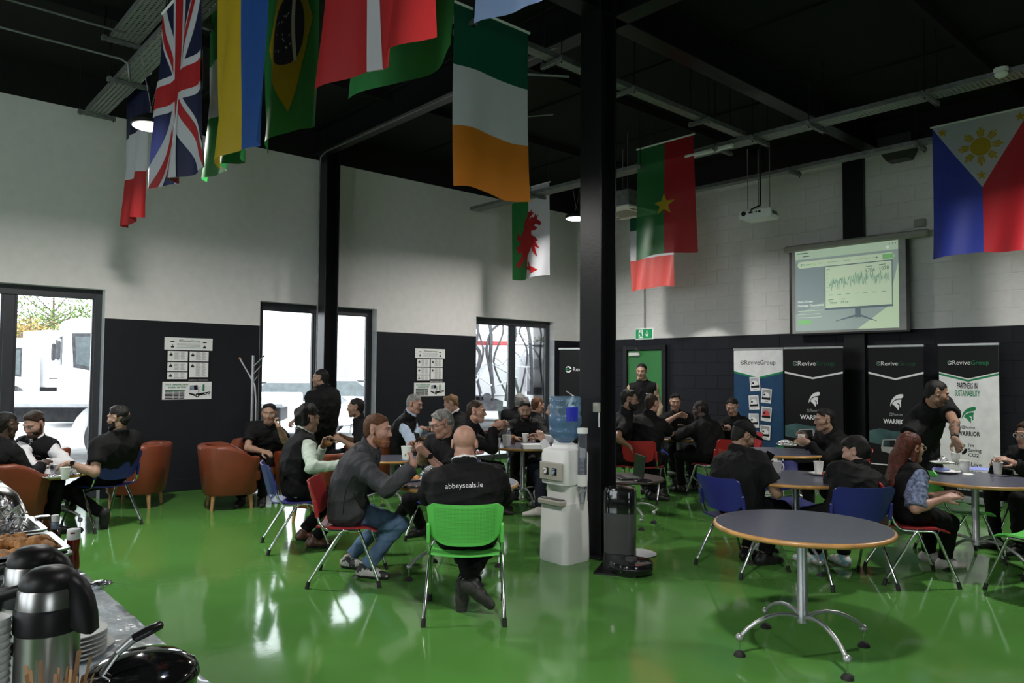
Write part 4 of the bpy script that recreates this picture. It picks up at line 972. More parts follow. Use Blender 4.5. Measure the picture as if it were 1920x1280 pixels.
dragon = [[(.52, .44), (.44, .40), (.34, .44), (.26, .52), (.24, .64), (.28, .74), (.40, .78), (.50, .72), (.50, .60), (.56, .52)],
          [(.44, .44), (.46, .36), (.54, .33), (.62, .34), (.66, .30), (.67, .34), (.74, .32), (.70, .37), (.80, .41), (.78, .45), (.68, .42), (.62, .43), (.72, .47), (.66, .49), (.58, .48), (.52, .50)],
          [(.34, .46), (.36, .36), (.44, .30), (.42, .26), (.50, .27), (.56, .24), (.55, .28), (.62, .29), (.52, .32), (.42, .40), (.40, .48)],
          [(.46, .52), (.56, .53), (.66, .56), (.74, .62), (.67, .61), (.76, .70), (.66, .67), (.72, .79), (.60, .71), (.58, .66), (.50, .72), (.44, .64)],
          [(.26, .52), (.20, .50), (.14, .46), (.16, .51), (.12, .54), (.19, .56), (.24, .58)], [(.24, .62), (.17, .62), (.11, .66), (.17, .67), (.14, .71), (.22, .70), (.27, .68)],
          [(.28, .72), (.22, .78), (.16, .80), (.10, .86), (.18, .85), (.20, .88), (.27, .83), (.36, .78)],
          [(.40, .76), (.37, .84), (.42, .90), (.50, .90), (.54, .85), (.51, .81), (.46, .83), (.49, .85), (.46, .87), (.42, .85), (.43, .80), (.46, .76)], [(.50, .90), (.56, .84), (.56, .87), (.72, .93), (.56, .96), (.57, .93)]]
flag('green and white flag with a red dragon', rw(pW[0], 8.3), NV, pW[2] + L_, [('f_green', 0, .45, 0, 1), ('f_white', .45, 1, 0, 1)], [('dragon', 'f_red', [U(p) for p in dragon])], amp=.035, waves=1.2, seed=15, W=W_)
pP = onplane(1852, 484, yr=9.5)
sun = [[(cx + .105 * math.cos(k * .21), .33 + .105 * math.sin(k * .21)) for k in range(30)]]
for k in range(8):
    for da, r1 in ((-9, .185), (0, .215), (9, .185)):
        a = math.radians(k * 45 + da); n_ = Vector((-math.sin(a), math.cos(a))) * .013; o_ = Vector((math.cos(a), math.sin(a)))
        c_ = Vector((cx, .33)); sun.append([tuple(c_ + o_ * .115 + n_ * .6), tuple(c_ + o_ * r1 + n_), tuple(c_ + o_ * (r1 + .015)), tuple(c_ + o_ * r1 - n_), tuple(c_ + o_ * .115 - n_ * .6)])
pPx = onplane(1752, 480, yr=9.5)[0]
Wp, Lp = 1.0, 1.55
cxp = Wp / 2
sunp = [[(x - cx + cxp, y) for x, y in p] for p in sun]
flag('blue and crimson flag with a white triangle, yellow sun and stars', rw(pPx + Wp / 2, 9.5), NV, zrow(1752, 484, 9.5) + Lp, [('f_royal', 0, .5, 0, 1), ('f_crimson', .5, 1, 0, 1)],
     [('triangle', 'f_white', [[(0, 0), (Wp, 0), (cxp, .80)]]), ('sun', 'f_yellow', sunp), ('star', 'f_yellow', [star(.11, .08, .06), star(Wp - .11, .08, .06), star(cxp, .66, .06)])], amp=.06, waves=1.4, seed=16, W=Wp, L=Lp)
# ------------------------------------------------------------------ furniture
def slab(mb, fn, nu, nv, n, th, matfn=None):
    n = Vector(n) * th; base = len(mb.v); vs = []; fs = []; mats = []
    for s in (0, 1):
        for j in range(nv + 1):
            for i in range(nu + 1): vs.append(Vector(fn(i / nu, j / nv)) + (n if s else Vector()))
    q = (nu + 1) * (nv + 1); I = lambda i, j: j * (nu + 1) + i
    for j in range(nv):
        for i in range(nu):
            fs.append((I(i, j), I(i + 1, j), I(i + 1, j + 1), I(i, j + 1))); fs.append((q + I(i, j), q + I(i, j + 1), q + I(i + 1, j + 1), q + I(i + 1, j)))
            m = matfn((i + .5) / nu, (j + .5) / nv) if matfn else None; mats += [m, m]
    bd = [I(i, 0) for i in range(nu)] + [I(nu, j) for j in range(nv)] + [I(i, nv) for i in range(nu, 0, -1)] + [I(0, j) for j in range(nv, 0, -1)]
    for k in range(len(bd)):
        a, b = bd[k], bd[(k + 1) % len(bd)]; fs.append((b, a, q + a, q + b)); mats.append(None)
    if matfn:
        for f, m in zip(fs, mats):
            pass
        cur = mb.cur
        o = len(mb.v); mb.v.extend([tuple(p) for p in vs])
        for f, m in zip(fs, mats):
            if m: mb.use(m)
            else: mb.cur = cur
            mb.f.append(tuple(i + o for i in f)); mb.mi.append(mb.cur)
        mb.cur = cur
    else: mb.add(vs, fs)
    return mb
CHAIR = {}
def chair_proto(color, pierced):
    t = thing('stacking_chair', 'x', 'chair', (0, 0, -50))
    pm = color + '_plastic'; dm = color + '_pierced'
    def seat(u, v):
        x = (u - .5) * 2; y = -.215 + .44 * v
        w = .225 * (1 - .10 * max(0, v - .7) / .3 * abs(x)) * (1 - .12 * max(0, .25 - v))
        return (x * w, y, .437 - .018 * (1 - x * x) - .03 * max(0, (v - .8) / .2) ** 2 + .012 * max(0, (.2 - v) / .2))
    slab(MB().use(pm), seat, 10, 12, (0, 0, -1), .012).build('seat', None, t, 60)
    def back(u, v):
        s = (u - .5) * 2; zb = .495 + .07 * s ** 4; ztp = .765 + .012 * s * s - .03 * max(0, abs(s) - .86) / .14
        z = zb + (ztp - zb) * v
        hw = .232 + .012 * v
        return (s * hw * (1 - .02 * (1 - v)), -.185 - .055 * (1 - s * s) - .07 * v, z)
    mf = (lambda u, v: dm if (.08 < u < .92 and .10 < v < .92) else None) if pierced else None
    slab(MB().use(pm), back, 24, 12, (0, -1, 0), .011, mf).build('backrest', None, t, 60)
    for s in (-1, 1):
        MB().use(pm).box((s * .236, -.212, .575), (.022, .03, .13), .006, rot=Matrix.Rotation(.16, 3, 'X')).build('back_bracket', None, t)
        MB().use('chrome').tube([(s * .236, -.215, .56), (s * .238, -.185, .475), (s * .237, -.155, .435), (s * .236, -.11, .418), (s * .235, -.02, .414)], .0105, 8).build('back_upright', None, t, 60)
        for fy, nm in ((-1, 'rear'), (1, 'front')):
            y0 = -.02 if fy < 0 else .10
            lg = MB().use('chrome').tube([(s * .235, .04, .416), (s * .235, y0 - .012 * fy, .415), (s * .236, y0 + .012 * fy, .400), (s * .256, fy * .262 + .0, .03)], .0115, 8).build('leg', None, t, 60)
            MB().use('rubber').tube([(s * .2535, fy * .2525, .052), (s * .257, fy * .266, .0)], [.0145, .016], 10).build('rubber_foot', None, lg, 60)
    MB().use('chrome').tube([(-.235, -.02, .411), (.235, -.02, .411)], .009, 8).tube([(-.235, .10, .411), (.235, .10, .411)], .009, 8).build('cross_bar', None, t, 60)
    return t
def chair(color, pos, facing, label, pierced=False):
    k = (color, pierced)
    d = az(facing); loc = (pos[0], pos[1], 0)
    if k not in CHAIR:
        CHAIR[k] = chair_proto(color, pierced); t = CHAIR[k]; t.location = loc; t.rotation_euler = (0, 0, yaw(d)); t['label'] = label; t['group'] = 'plastic stacking chairs'
        return t
    return dup(CHAIR[k], loc, yaw(d), label, 'plastic stacking chairs')
TABLE = {}
def table(pos, rot, label, R=.50, H=.725, top='laminate', leg=.40):
    k = (R, H, top); loc = (pos[0], pos[1], 0)
    if k in TABLE: return dup(TABLE[k], loc, rot, label, 'round cafe tables')
    t = thing('round_table', label, 'table', loc, rot, 'round cafe tables'); TABLE[k] = t
    e = .016
    MB().use(top).lathe([(.0, H - .028), (R - e, H - .028), (R - e, H), (.0, H)], seg=64, cap=False).build('tabletop', None, t, 40)
    pr = [(R - e, H - .001)] + [(R - e + e * math.sin(a), H - .015 + .0145 * math.cos(a)) for a in [PI * i / 8 for i in range(9)]] + [(R - e, H - .029)]
    MB().use('wood_edge' if top == 'laminate' else 'dark_brown_top').lathe(pr, seg=64, cap=False).build('edge_band', None, t, 60)
    MB().use('silver_paint').lathe([(.05, H - .03), (.05, H - .045), (.028, H - .05), (.029, .235), (.033, .23), (.033, .165), (.028, .16), (.01, .155)], seg=20).build('column', None, t, 40)
    for k2 in range(4):
        a = PI / 2 * k2; c, s = math.cos(a), math.sin(a)
        pts = [(.028, .195), (.08, .212), (.15, .218), (.22, .208), (.29, .182), (.35, .148), (leg - .01, .112)]
        lg = MB().use('silver_paint').tube([(r * c, r * s, z) for r, z in pts], .0125, 10)
        lg.ball((leg * c, leg * s, .104), .023, 12, 8); lg.build('leg', None, t, 60)
        o = MB().use('chrome').cyl((leg * c, leg * s, .09), (leg * c, leg * s, .02), .006, seg=8)
        o.use('rubber').lathe([(.012, .030), (.024, .022), (.032, .010), (.034, 0.0)], (leg * c, leg * s, 0), 16); o.build('leveller', None, t.children[-1], 40)
    return t
ARM = {}
def armchair(pos, facing, label):
    d = az(facing); loc = (pos[0], pos[1], 0); g = 'tan leather tub armchairs'
    if 'a' in ARM: return dup(ARM['a'], loc, yaw(d), label, g)
    t = thing('tub_armchair', label, 'armchair', loc, yaw(d), g); ARM['a'] = t
    rings = []; n = 36
    for i in range(n + 1):
        u = i / n; a = math.radians(-48 + 276 * u)                       # from front right round the back to front left
        ca, sa = math.cos(a), math.sin(a)
        ca_, sa_ = math.copysign(abs(ca) ** .72, ca), -math.copysign(abs(sa) ** .72, sa)
        front = max(0, (sa_ + .15)) ; h = .74 - .13 * min(1, max(0, front) / .75) ** 1.3
        ring = []
        for off, z in ((0, .17), (.012, .19), (.05, .45), (.075, h - .05), (.073, h - .018), (.052, h - .002), (.015, h), (-.022, h - .012), (-.035, h - .045), (-.045, .45), (-.05, .22)):
            rx, ry = .285 + off, .285 + off
            ring.append(Vector((ca_ * rx, sa_ * ry, z)))
        rings.append(ring)
    MB().use('leather').loft(rings, closed=True, cap=True).build('shell', None, t, 50)
    def pad(z0, z1, w, y0, y1, r):
        m = MB().use('leather'); rg = []
        for z, k in ((z0, .94), (z0 + .015, 1), (z1 - .03, 1), (z1 - .008, .97), (z1, .88)):
            rg.append([(w * k * math.copysign(abs(math.cos(q)) ** .5, math.cos(q)), (y0 + y1) / 2 + (y1 - y0) / 2 * k * math.copysign(abs(math.sin(q)) ** .5, math.sin(q)), z) for q in [2 * PI * j / 28 for j in range(28)]])
        return m.loft(rg)
    pad(.17, .31, .235, -.24, .29, 0).build('seat_base', None, t, 50)
    pad(.31, .43, .245, -.24, .33, 0).build('seat_cushion', None, t, 50)
    for x, y in ((-.2, -.2), (.2, -.2), (-.19, .2), (.19, .2)): MB().use('wood_leg').tube([(x, y, .18), (x * 1.08, y * 1.08, 0)], [.026, .016], 10).build('leg', None, t, 40)
    return t
# ---- tables
TZ = .725
t1c = at(1505.5, 1220); f1 = at(1572, 1262)
table(t1c, math.atan2(f1.y - t1c.y, f1.x - t1c.x), 'empty round table with clean slate-blue top at the near right')
T2 = fl(858, 5.95); T3 = fl(981, 9.0); T4 = fl(832, 10.3); T5 = fl(85, 7.35); T6 = fl(1272, 10.35); T7 = fl(1461, 8.45); T8 = fl(1490, 6.35); T9 = fl(1824, 6.35); T10 = fl(1178, 7.9); T11 = fl(738, 8.6)
table(T2, .55, 'round table in front of the person in the lettered jacket, with pastries and a phone')
table(T3, .3, 'round table left of the water cooler with cups and papers')
table(T4, .2, 'round table under the wall notices, near the person in blue sleeves')
table(T6, .6, 'round table near the green door ringed by five people')
table(T7, .4, 'round table holding a foil parcel before the helmet banner')
table(T8, .1, 'round table with a white mug and a takeaway cup with stirrer')
table(T9, .45, 'round table at right crowded with paper cups')
table(T5, .2, 'low round table among the armchairs at far left', R=.45, H=.58, leg=.36)
table(T11, .5, 'low round table by the person with folded light-blue sleeves', R=.36, H=.60, leg=.30)
table(T10, .3, 'low dark round table holding the laptop behind the column', R=.38, H=.50, top='dark_brown_top', leg=.30)
# ---- armchairs
armchair(fl(14, 6.95), 30, 'tan armchair beside the buffet, back turned, under the person at far left')
armchair(fl(60, 8.05), 178, 'tan armchair of the person in white sleeves by the window')
armchair(fl(262, 8.75), 262, 'empty tan armchair behind the blue chair, against the dark wall')
armchair(fl(436, 8.75), 62, 'tan armchair standing alone between the notice board and the blue chair')
armchair(fl(492, 9.35), 172, 'tan armchair of the person with raised hand by the coat stand')
armchair(fl(690, 9.85), 255, 'tan armchair of the person with sunglasses on a black shirt')
armchair(fl(610, 8.0), 25, 'tan armchair seen between the sage sleeve and the red chair')
# ------------------------------------------------------------------ figures: smooth implicit bodies turned into meshes
def cap(a, b, ra, rb, k=.02, ax=None, sq=1.0, cut=None, op=0): return dict(t=0, a=np.array(a, float), b=np.array(b, float), ra=ra, rb=rb, k=k, ax=None if ax is None else np.array(ax, float), sq=sq, cut=cut, op=op)
def ell(c, R, rad, k=.02, op=0, cut=None): return dict(t=1, a=np.array(c, float), R=np.array(R, float), rad=np.array(rad, float), k=k, cut=cut, op=op)
def _d(p, P):
    if p['t'] == 1:
        q = (P - p['a']) @ p['R'].T
        k0 = np.sqrt(((q / p['rad']) ** 2).sum(-1)); k1 = np.sqrt(((q / p['rad'] ** 2) ** 2).sum(-1)) + 1e-9
        d = k0 * (k0 - 1) / k1
    else:
        a, b = p['a'], p['b']; Q = P - a; ab = b - a
        if p['ax'] is not None:
            n = p['ax']; Q = Q + (p['sq'] - 1) * (Q @ n)[..., None] * n; ab = ab + (p['sq'] - 1) * (ab @ n) * n
        L = ab @ ab + 1e-12; t = np.clip((Q @ ab) / L, 0, 1)
        d = np.sqrt(((Q - t[..., None] * ab) ** 2).sum(-1)) - (p['ra'] + (p['rb'] - p['ra']) * t)
    if p['cut'] is not None:
        for c, n in p['cut']: d = np.maximum(d, (P - np.array(c)) @ np.array(n))
    return d
def solve(prims, res, noise=None):
    lo = np.full(3, 1e9); hi = -lo; bb = []
    for p in prims:
        if p['t'] == 1: r = p['rad'].max(); l, h = p['a'] - r, p['a'] + r
        else: r = max(p['ra'], p['rb']); l, h = np.minimum(p['a'], p['b']) - r, np.maximum(p['a'], p['b']) + r
        bb.append((l, h))
        if p['op'] == 0: lo = np.minimum(lo, l); hi = np.maximum(hi, h)
    lo = lo - 3 * res; n = np.ceil((hi + 3 * res - lo) / res).astype(int) + 1
    D = np.full(n, .25); ax = [lo[i] + res * np.arange(n[i]) for i in range(3)]
    for p, (l, h) in zip(prims, bb):
        m = p['k'] + 3 * res
        i0 = np.maximum(((l - m - lo) / res).astype(int), 0); i1 = np.minimum(np.ceil((h + m - lo) / res).astype(int) + 1, n)
        if (i1 <= i0).any(): continue
        sl = tuple(slice(a, b) for a, b in zip(i0, i1))
        P = np.stack(np.meshgrid(*[ax[i][sl[i]] for i in range(3)], indexing='ij'), -1)
        d = _d(p, P); o = D[sl]; k = p['k']
        if p['op'] == 0:
            hh = np.maximum(k - np.abs(o - d), 0) / k; D[sl] = np.minimum(o, d) - hh * hh * k * .25
        else:
            d = -d; hh = np.maximum(k - np.abs(o - d), 0) / k; D[sl] = np.maximum(o, d) + hh * hh * k * .25
    if noise is not None:
        P = np.stack(np.meshgrid(*ax, indexing='ij'), -1); D = noise(P, D)
    S = D < 0; nx, ny, nz = D.shape
    c = np.zeros((nx - 1, ny - 1, nz - 1), np.int8); cor = [(i, j, k) for i in (0, 1) for j in (0, 1) for k in (0, 1)]
    for i, j, k in cor: c += S[i:nx - 1 + i, j:ny - 1 + j, k:nz - 1 + k]
    idx = np.argwhere((c > 0) & (c < 8))
    V = np.stack([D[idx[:, 0] + i, idx[:, 1] + j, idx[:, 2] + k] for i, j, k in cor], 1)
    acc = np.zeros((len(idx), 3)); cnt = np.zeros(len(idx))
    for x in range(8):
        for y in range(x + 1, 8):
            df = [abs(cor[x][q] - cor[y][q]) for q in range(3)]
            if sum(df) != 1: continue
            a, b = V[:, x], V[:, y]; m = (a < 0) != (b < 0); t = np.where(m, a / np.where(m, a - b, 1), 0)
            acc += np.where(m[:, None], np.array(cor[x]) + t[:, None] * (np.array(cor[y]) - np.array(cor[x])), 0); cnt += m
    verts = lo + res * (idx + acc / np.maximum(cnt, 1)[:, None])
    ids = np.full(c.shape, -1, np.int32); ids[idx[:, 0], idx[:, 1], idx[:, 2]] = np.arange(len(idx))
    quads = []
    for a in range(3):
        s0 = [slice(None)] * 3; s1 = [slice(None)] * 3; s0[a] = slice(0, -1); s1[a] = slice(1, None)
        A, B = S[tuple(s0)], S[tuple(s1)]; e = np.argwhere(A != B); u, v = (a + 1) % 3, (a + 2) % 3
        e = e[(e[:, u] > 0) & (e[:, v] > 0) & (e[:, u] < D.shape[u] - 1) & (e[:, v] < D.shape[v] - 1)]
        f = A[e[:, 0], e[:, 1], e[:, 2]]
        def g(du, dv):
            q = e.copy(); q[:, u] -= du; q[:, v] -= dv; return ids[q[:, 0], q[:, 1], q[:, 2]]
        Q = np.stack([g(1, 1), g(0, 1), g(0, 0), g(1, 0)], 1); Q[~f] = Q[~f][:, ::-1]; quads.append(Q)
    Q = np.concatenate(quads); Q = Q[(Q >= 0).all(1)]
    return verts, Q
def npmesh(name, verts, quads, mats, mi=None, parent=None, wrinkle=0.0, wl=.09, seed=0, org=None):
    me = bpy.data.meshes.new(name); n = len(verts); q = len(quads)
    v = verts - (np.array(org) if org is not None else 0)
    me.vertices.add(n); me.vertices.foreach_set('co', v.astype(np.float32).ravel())
    me.loops.add(q * 4); me.loops.foreach_set('vertex_index', quads.astype(np.int32).ravel())
    me.polygons.add(q); me.polygons.foreach_set('loop_start', (np.arange(q) * 4).astype(np.int32))
    for m in mats: me.materials.append(M[m])
    if mi is not None: me.polygons.foreach_set('material_index', mi.astype(np.int32))
    me.polygons.foreach_set('use_smooth', np.ones(q, bool)); me.update(calc_edges=True); me.validate()
    if wrinkle:
        N = np.empty(len(me.vertices) * 3, np.float32); me.vertices.foreach_get('normal', N); N = N.reshape(-1, 3)
        rn = np.random.RandomState(seed); w = np.zeros(n)
        for k in range(7):
            d = rn.normal(size=3); d /= np.linalg.norm(d); f = 2 * PI / (wl * (.6 + .9 * rn.rand()))
            ph = (v @ d) * f + rn.rand() * 6 + 1.5 * np.sin((v @ rn.normal(size=3)) * 9)
            w += (1 - np.abs(np.sin(ph * .5))) ** 2 - .18
        me.vertices.foreach_set('co', (v + N * (w * wrinkle / 1.6)[:, None]).astype(np.float32).ravel()); me.update()
    return link(name, me, parent)
def nv(v): v = np.array(v, float); return v / (np.linalg.norm(v) + 1e-12)
def ik(a, t, l1, l2, hint):
    a, t = np.array(a, float), np.array(t, float); d = t - a; L = np.linalg.norm(d); mx = (l1 + l2) * .995
    if L > mx: l1 *= L / mx; l2 *= L / mx
    L = max(L, abs(l1 - l2) + .02); u = nv(d); x = (l1 * l1 - l2 * l2 + L * L) / (2 * L); h = math.sqrt(max(l1 * l1 - x * x, 1e-6))
    hp = np.array(hint, float); hp = hp - u * (hp @ u); hp = nv(hp)
    return a + u * x + hp * h, a + u * L
def hand_prims(w, d, n, s, curl, sc=1.0, thumb=0.5, spread=.6):
    "w wrist, d finger direction, n palm side, s thumb side"
    P = []
    for i, (so, L, kn) in enumerate(((.028, .072, .088), (.010, .080, .092), (-.009, .074, .088), (-.027, .058, .078))):
        b = w + s * so * .55 * sc; k = w + (d * kn + s * so) * sc
        P.append(cap(b, k, .0165 * sc, .0125 * sc, .014 * sc))
        p = k; dd = d + s * (so * spread * 4); dd = nv(dd); ang = 0
        for j, (f, r0, r1) in enumerate(((.45, .0098, .0088), (.30, .0088, .0080), (.25, .0080, .0066))):
            ang += math.radians(curl * (.8 if j == 0 else 1.0) * (1 + .07 * i)); q = p + (dd * math.cos(ang) + n * math.sin(ang)) * L * f * sc
            P.append(cap(p, q, r0 * sc, r1 * sc, .004)); p = q
    b = w + (d * .022 + s * .022 + n * .006) * sc; m = b + nv(s * .75 + d * .55 + n * .5 * thumb) * .042 * sc; e1 = m + nv(s * .15 + d * .85 + n * 1.0 * thumb) * .032 * sc; e2 = e1 + nv(d * .8 - s * .2 + n * 1.2 * thumb) * .026 * sc
    P += [cap(b, m, .0155 * sc, .0118 * sc, .012), cap(m, e1, .0112 * sc, .0100 * sc, .004), cap(e1, e2, .0098 * sc, .0078 * sc, .004)]
    return P
def head_prims(c, X, Y, Z, s):
    R = np.array([X, Y, Z]); G = lambda x, y, z: c + (X * x + Y * y + Z * z) * s
    P = [ell(G(0, -.014, .036), R, np.array([.077, .098, .086]) * s, .02), ell(G(0, .030, -.035), R, np.array([.061, .066, .078]) * s, .035 * s),
         cap(G(-.016, .066, -.098), G(.016, .066, -.098), .021 * s, .021 * s, .03 * s), cap(G(-.050, .012, -.072), G(-.020, .062, -.096), .020 * s, .018 * s, .025 * s), cap(G(.050, .012, -.072), G(.020, .062, -.096), .020 * s, .018 * s, .025 * s)]
    for x in (-1, 1):
        P += [cap(G(x * .044, .058, -.022), G(x * .05, .04, -.02), .024 * s, .02 * s, .025 * s), cap(G(x * .012, .090, .030), G(x * .046, .076, .030), .012 * s, .011 * s, .012 * s)]
    for x in (-1, 1): P.append(ell(G(x * .032, .100, .006), R, np.array([.0175, .019, .0115]) * s, .010 * s, 1))
    for x in (-1, 1): P.append(ell(G(x * .032, .0795, .006), R, np.array([.0125, .0125, .0115]) * s, .003 * s))
    P += [cap(G(0, .088, .020), G(0, .110, -.026), .0075 * s, .0125 * s, .012 * s), cap(G(-.012, .096, -.031), G(.012, .096, -.031), .0085 * s, .0085 * s, .008 * s)]
    P += [cap(G(-.019, .085, -.057), G(.019, .085, -.057), .0078 * s, .0078 * s, .008 * s, Z, 1.25), cap(G(-.015, .0855, -.068), G(.015, .0855, -.068), .0085 * s, .0085 * s, .008 * s, Z, 1.2), cap(G(-.022, .0965, -.0622), G(.022, .0965, -.0622), .0032 * s, .0032 * s, .004 * s, None, 1, None, 1)]
    for x in (-1, 1):
        Xe = nv(X * x * .9 - Y * .45); Ye = nv(Y * .9 + X * x * .45); Re = np.array([Xe, Ye, Z])
        P += [ell(G(x * .083, -.012, -.002), Re, np.array([.010, .021, .032]) * s, .008 * s), ell(G(x * .092, -.008, .0), Re, np.array([.008, .012, .02]) * s, .006 * s, 1)]
    return P
def hair_solve(c, X, Y, Z, s, style, res, seed):
    R = np.array([X, Y, Z]); G = lambda x, y, z: c + (X * x + Y * y + Z * z) * s
    th = dict(buzz=.004, short=.0095, crop=.006, quiff=.012, curly=.024, fringe=.018, long=.012, back=.012).get(style, .011)
    P = [ell(G(0, -.014, .036), R, (np.array([.077, .098, .086]) + th * np.array([.6, .8, 1.0])) * s, .02), cap(G(0, -.055, -.02), G(0, -.05, -.06), (.052 + th * .5) * s, (.048 + th * .3) * s, .03)]
    if style in ('quiff', 'short'): P.append(ell(G(0, .026, .102), R, np.array([.058, .042, .026 if style == 'quiff' else .018]) * s, .02 * s))
    if style == 'fringe': P += [ell(G(0, .05, .085), R, np.array([.068, .048, .034]) * s, .02 * s), ell(G(0, -.05, .0), R, np.array([.082, .06, .07]) * s, .02 * s)]
    if style == 'long':
        P += [cap(G(0, -.06, .02), G(0, -.12, -.10), .074 * s, .074 * s, .03, Y, 1.2), cap(G(0, -.12, -.10), G(.01, -.175, -.30), .078 * s, .068 * s, .03, Y, 1.3), cap(G(.01, -.175, -.30), G(.015, -.19, -.44), .068 * s, .025 * s, .03, Y, 1.3), cap(G(-.06, .0, .0), G(-.062, -.03, -.12), .03 * s, .03 * s, .02), cap(G(.06, .0, .0), G(.062, -.03, -.12), .03 * s, .03 * s, .02)]
    rn = np.random.RandomState(seed); fr = [(rn.normal(size=3), rn.rand() * 6) for _ in range(6)]
    amp = dict(curly=.009, long=.003, fringe=.005, quiff=.006, short=.0042).get(style, .0015) * s; fq = dict(curly=75, long=60, quiff=70, short=75, fringe=60).get(style, 95) / s
    def nz(P_, D):
        q = ((P_ - c) @ R.T) / s; x, y, z = q[..., 0], q[..., 1], q[..., 2]
        top = .082 if style not in ('fringe',) else .058
        xp = [-.12, -.05, -.012, .02, .045, .075, .12]; fp = [-.085, -.075, -.035 if style != 'buzz' else -.03, .018, .050, top, top + .008]
        lim = np.interp(y, xp, fp)
        if style == 'long': lim = np.interp(y, [-.2, -.02, .02, .045, .075, .12], [-.6, -.6, .0, .045, .078, .085])
        ear = ((np.abs(x) > .062) & (y > -.035) & (y < .014)); lim = np.where(ear & (style != 'long'), np.maximum(lim, .032), lim)
        for d, ph in fr[:4]: lim = lim + .0022 * np.sin((P_ @ (d / np.linalg.norm(d))) * 110 / s + ph * 2)
        w = 0
        for d, ph in fr: w = w + np.sin((P_ @ (d / np.linalg.norm(d))) * fq + ph)
        D = D + amp * w / 2.2
        D = D + th * .95 * s * np.clip(1 - (z - lim) / (.030 if style not in ('long', 'fringe', 'curly') else .012), 0, 1)
        if style not in ('curly', 'long', 'fringe'):
            fade = np.clip((.055 - z) / .09, 0, 1); D = D + fade * th * .75 * s
        return np.maximum(D, (lim - z) * s)
    return solve(P, res, nz)
def beard_solve(c, X, Y, Z, s, res, full, seed):
    R = np.array([X, Y, Z]); P = head_prims(c, X, Y, Z, s)[:7]; rn = np.random.RandomState(seed); fr = [(nv(rn.normal(size=3)), rn.rand() * 6) for _ in range(5)]
    def nz(P_, D):
        q = ((P_ - c) @ R.T) / s; x, y, z = q[..., 0], q[..., 1], q[..., 2]
        D = D - (.0045 + full * .006 * np.clip((y - .03) / .05, 0, 1) * np.clip((-.05 - z) / .04, 0, 1)) * s
        for d, ph in fr: D = D + .0011 * s * np.sin((P_ @ d) * 140 / s + ph)
        up = np.interp(y, [-.02, .005, .03, .06, .085, .10], [.0, -.005, -.048, -.052, -.043, -.043])
        D = np.maximum(D, (z - up) * s); D = np.maximum(D, (-.005 - y) * s)
        D = np.maximum(D, (.0125 - np.maximum(np.abs(z + .063), np.abs(x) * .42)) * np.where(y > .06, s, 0) - np.where(y > .06, 0, 1))
        return D
    return solve(P, res, nz)
NPEOPLE = [0]
def V3(v): return np.array((v[0], v[1], v[2]), float)
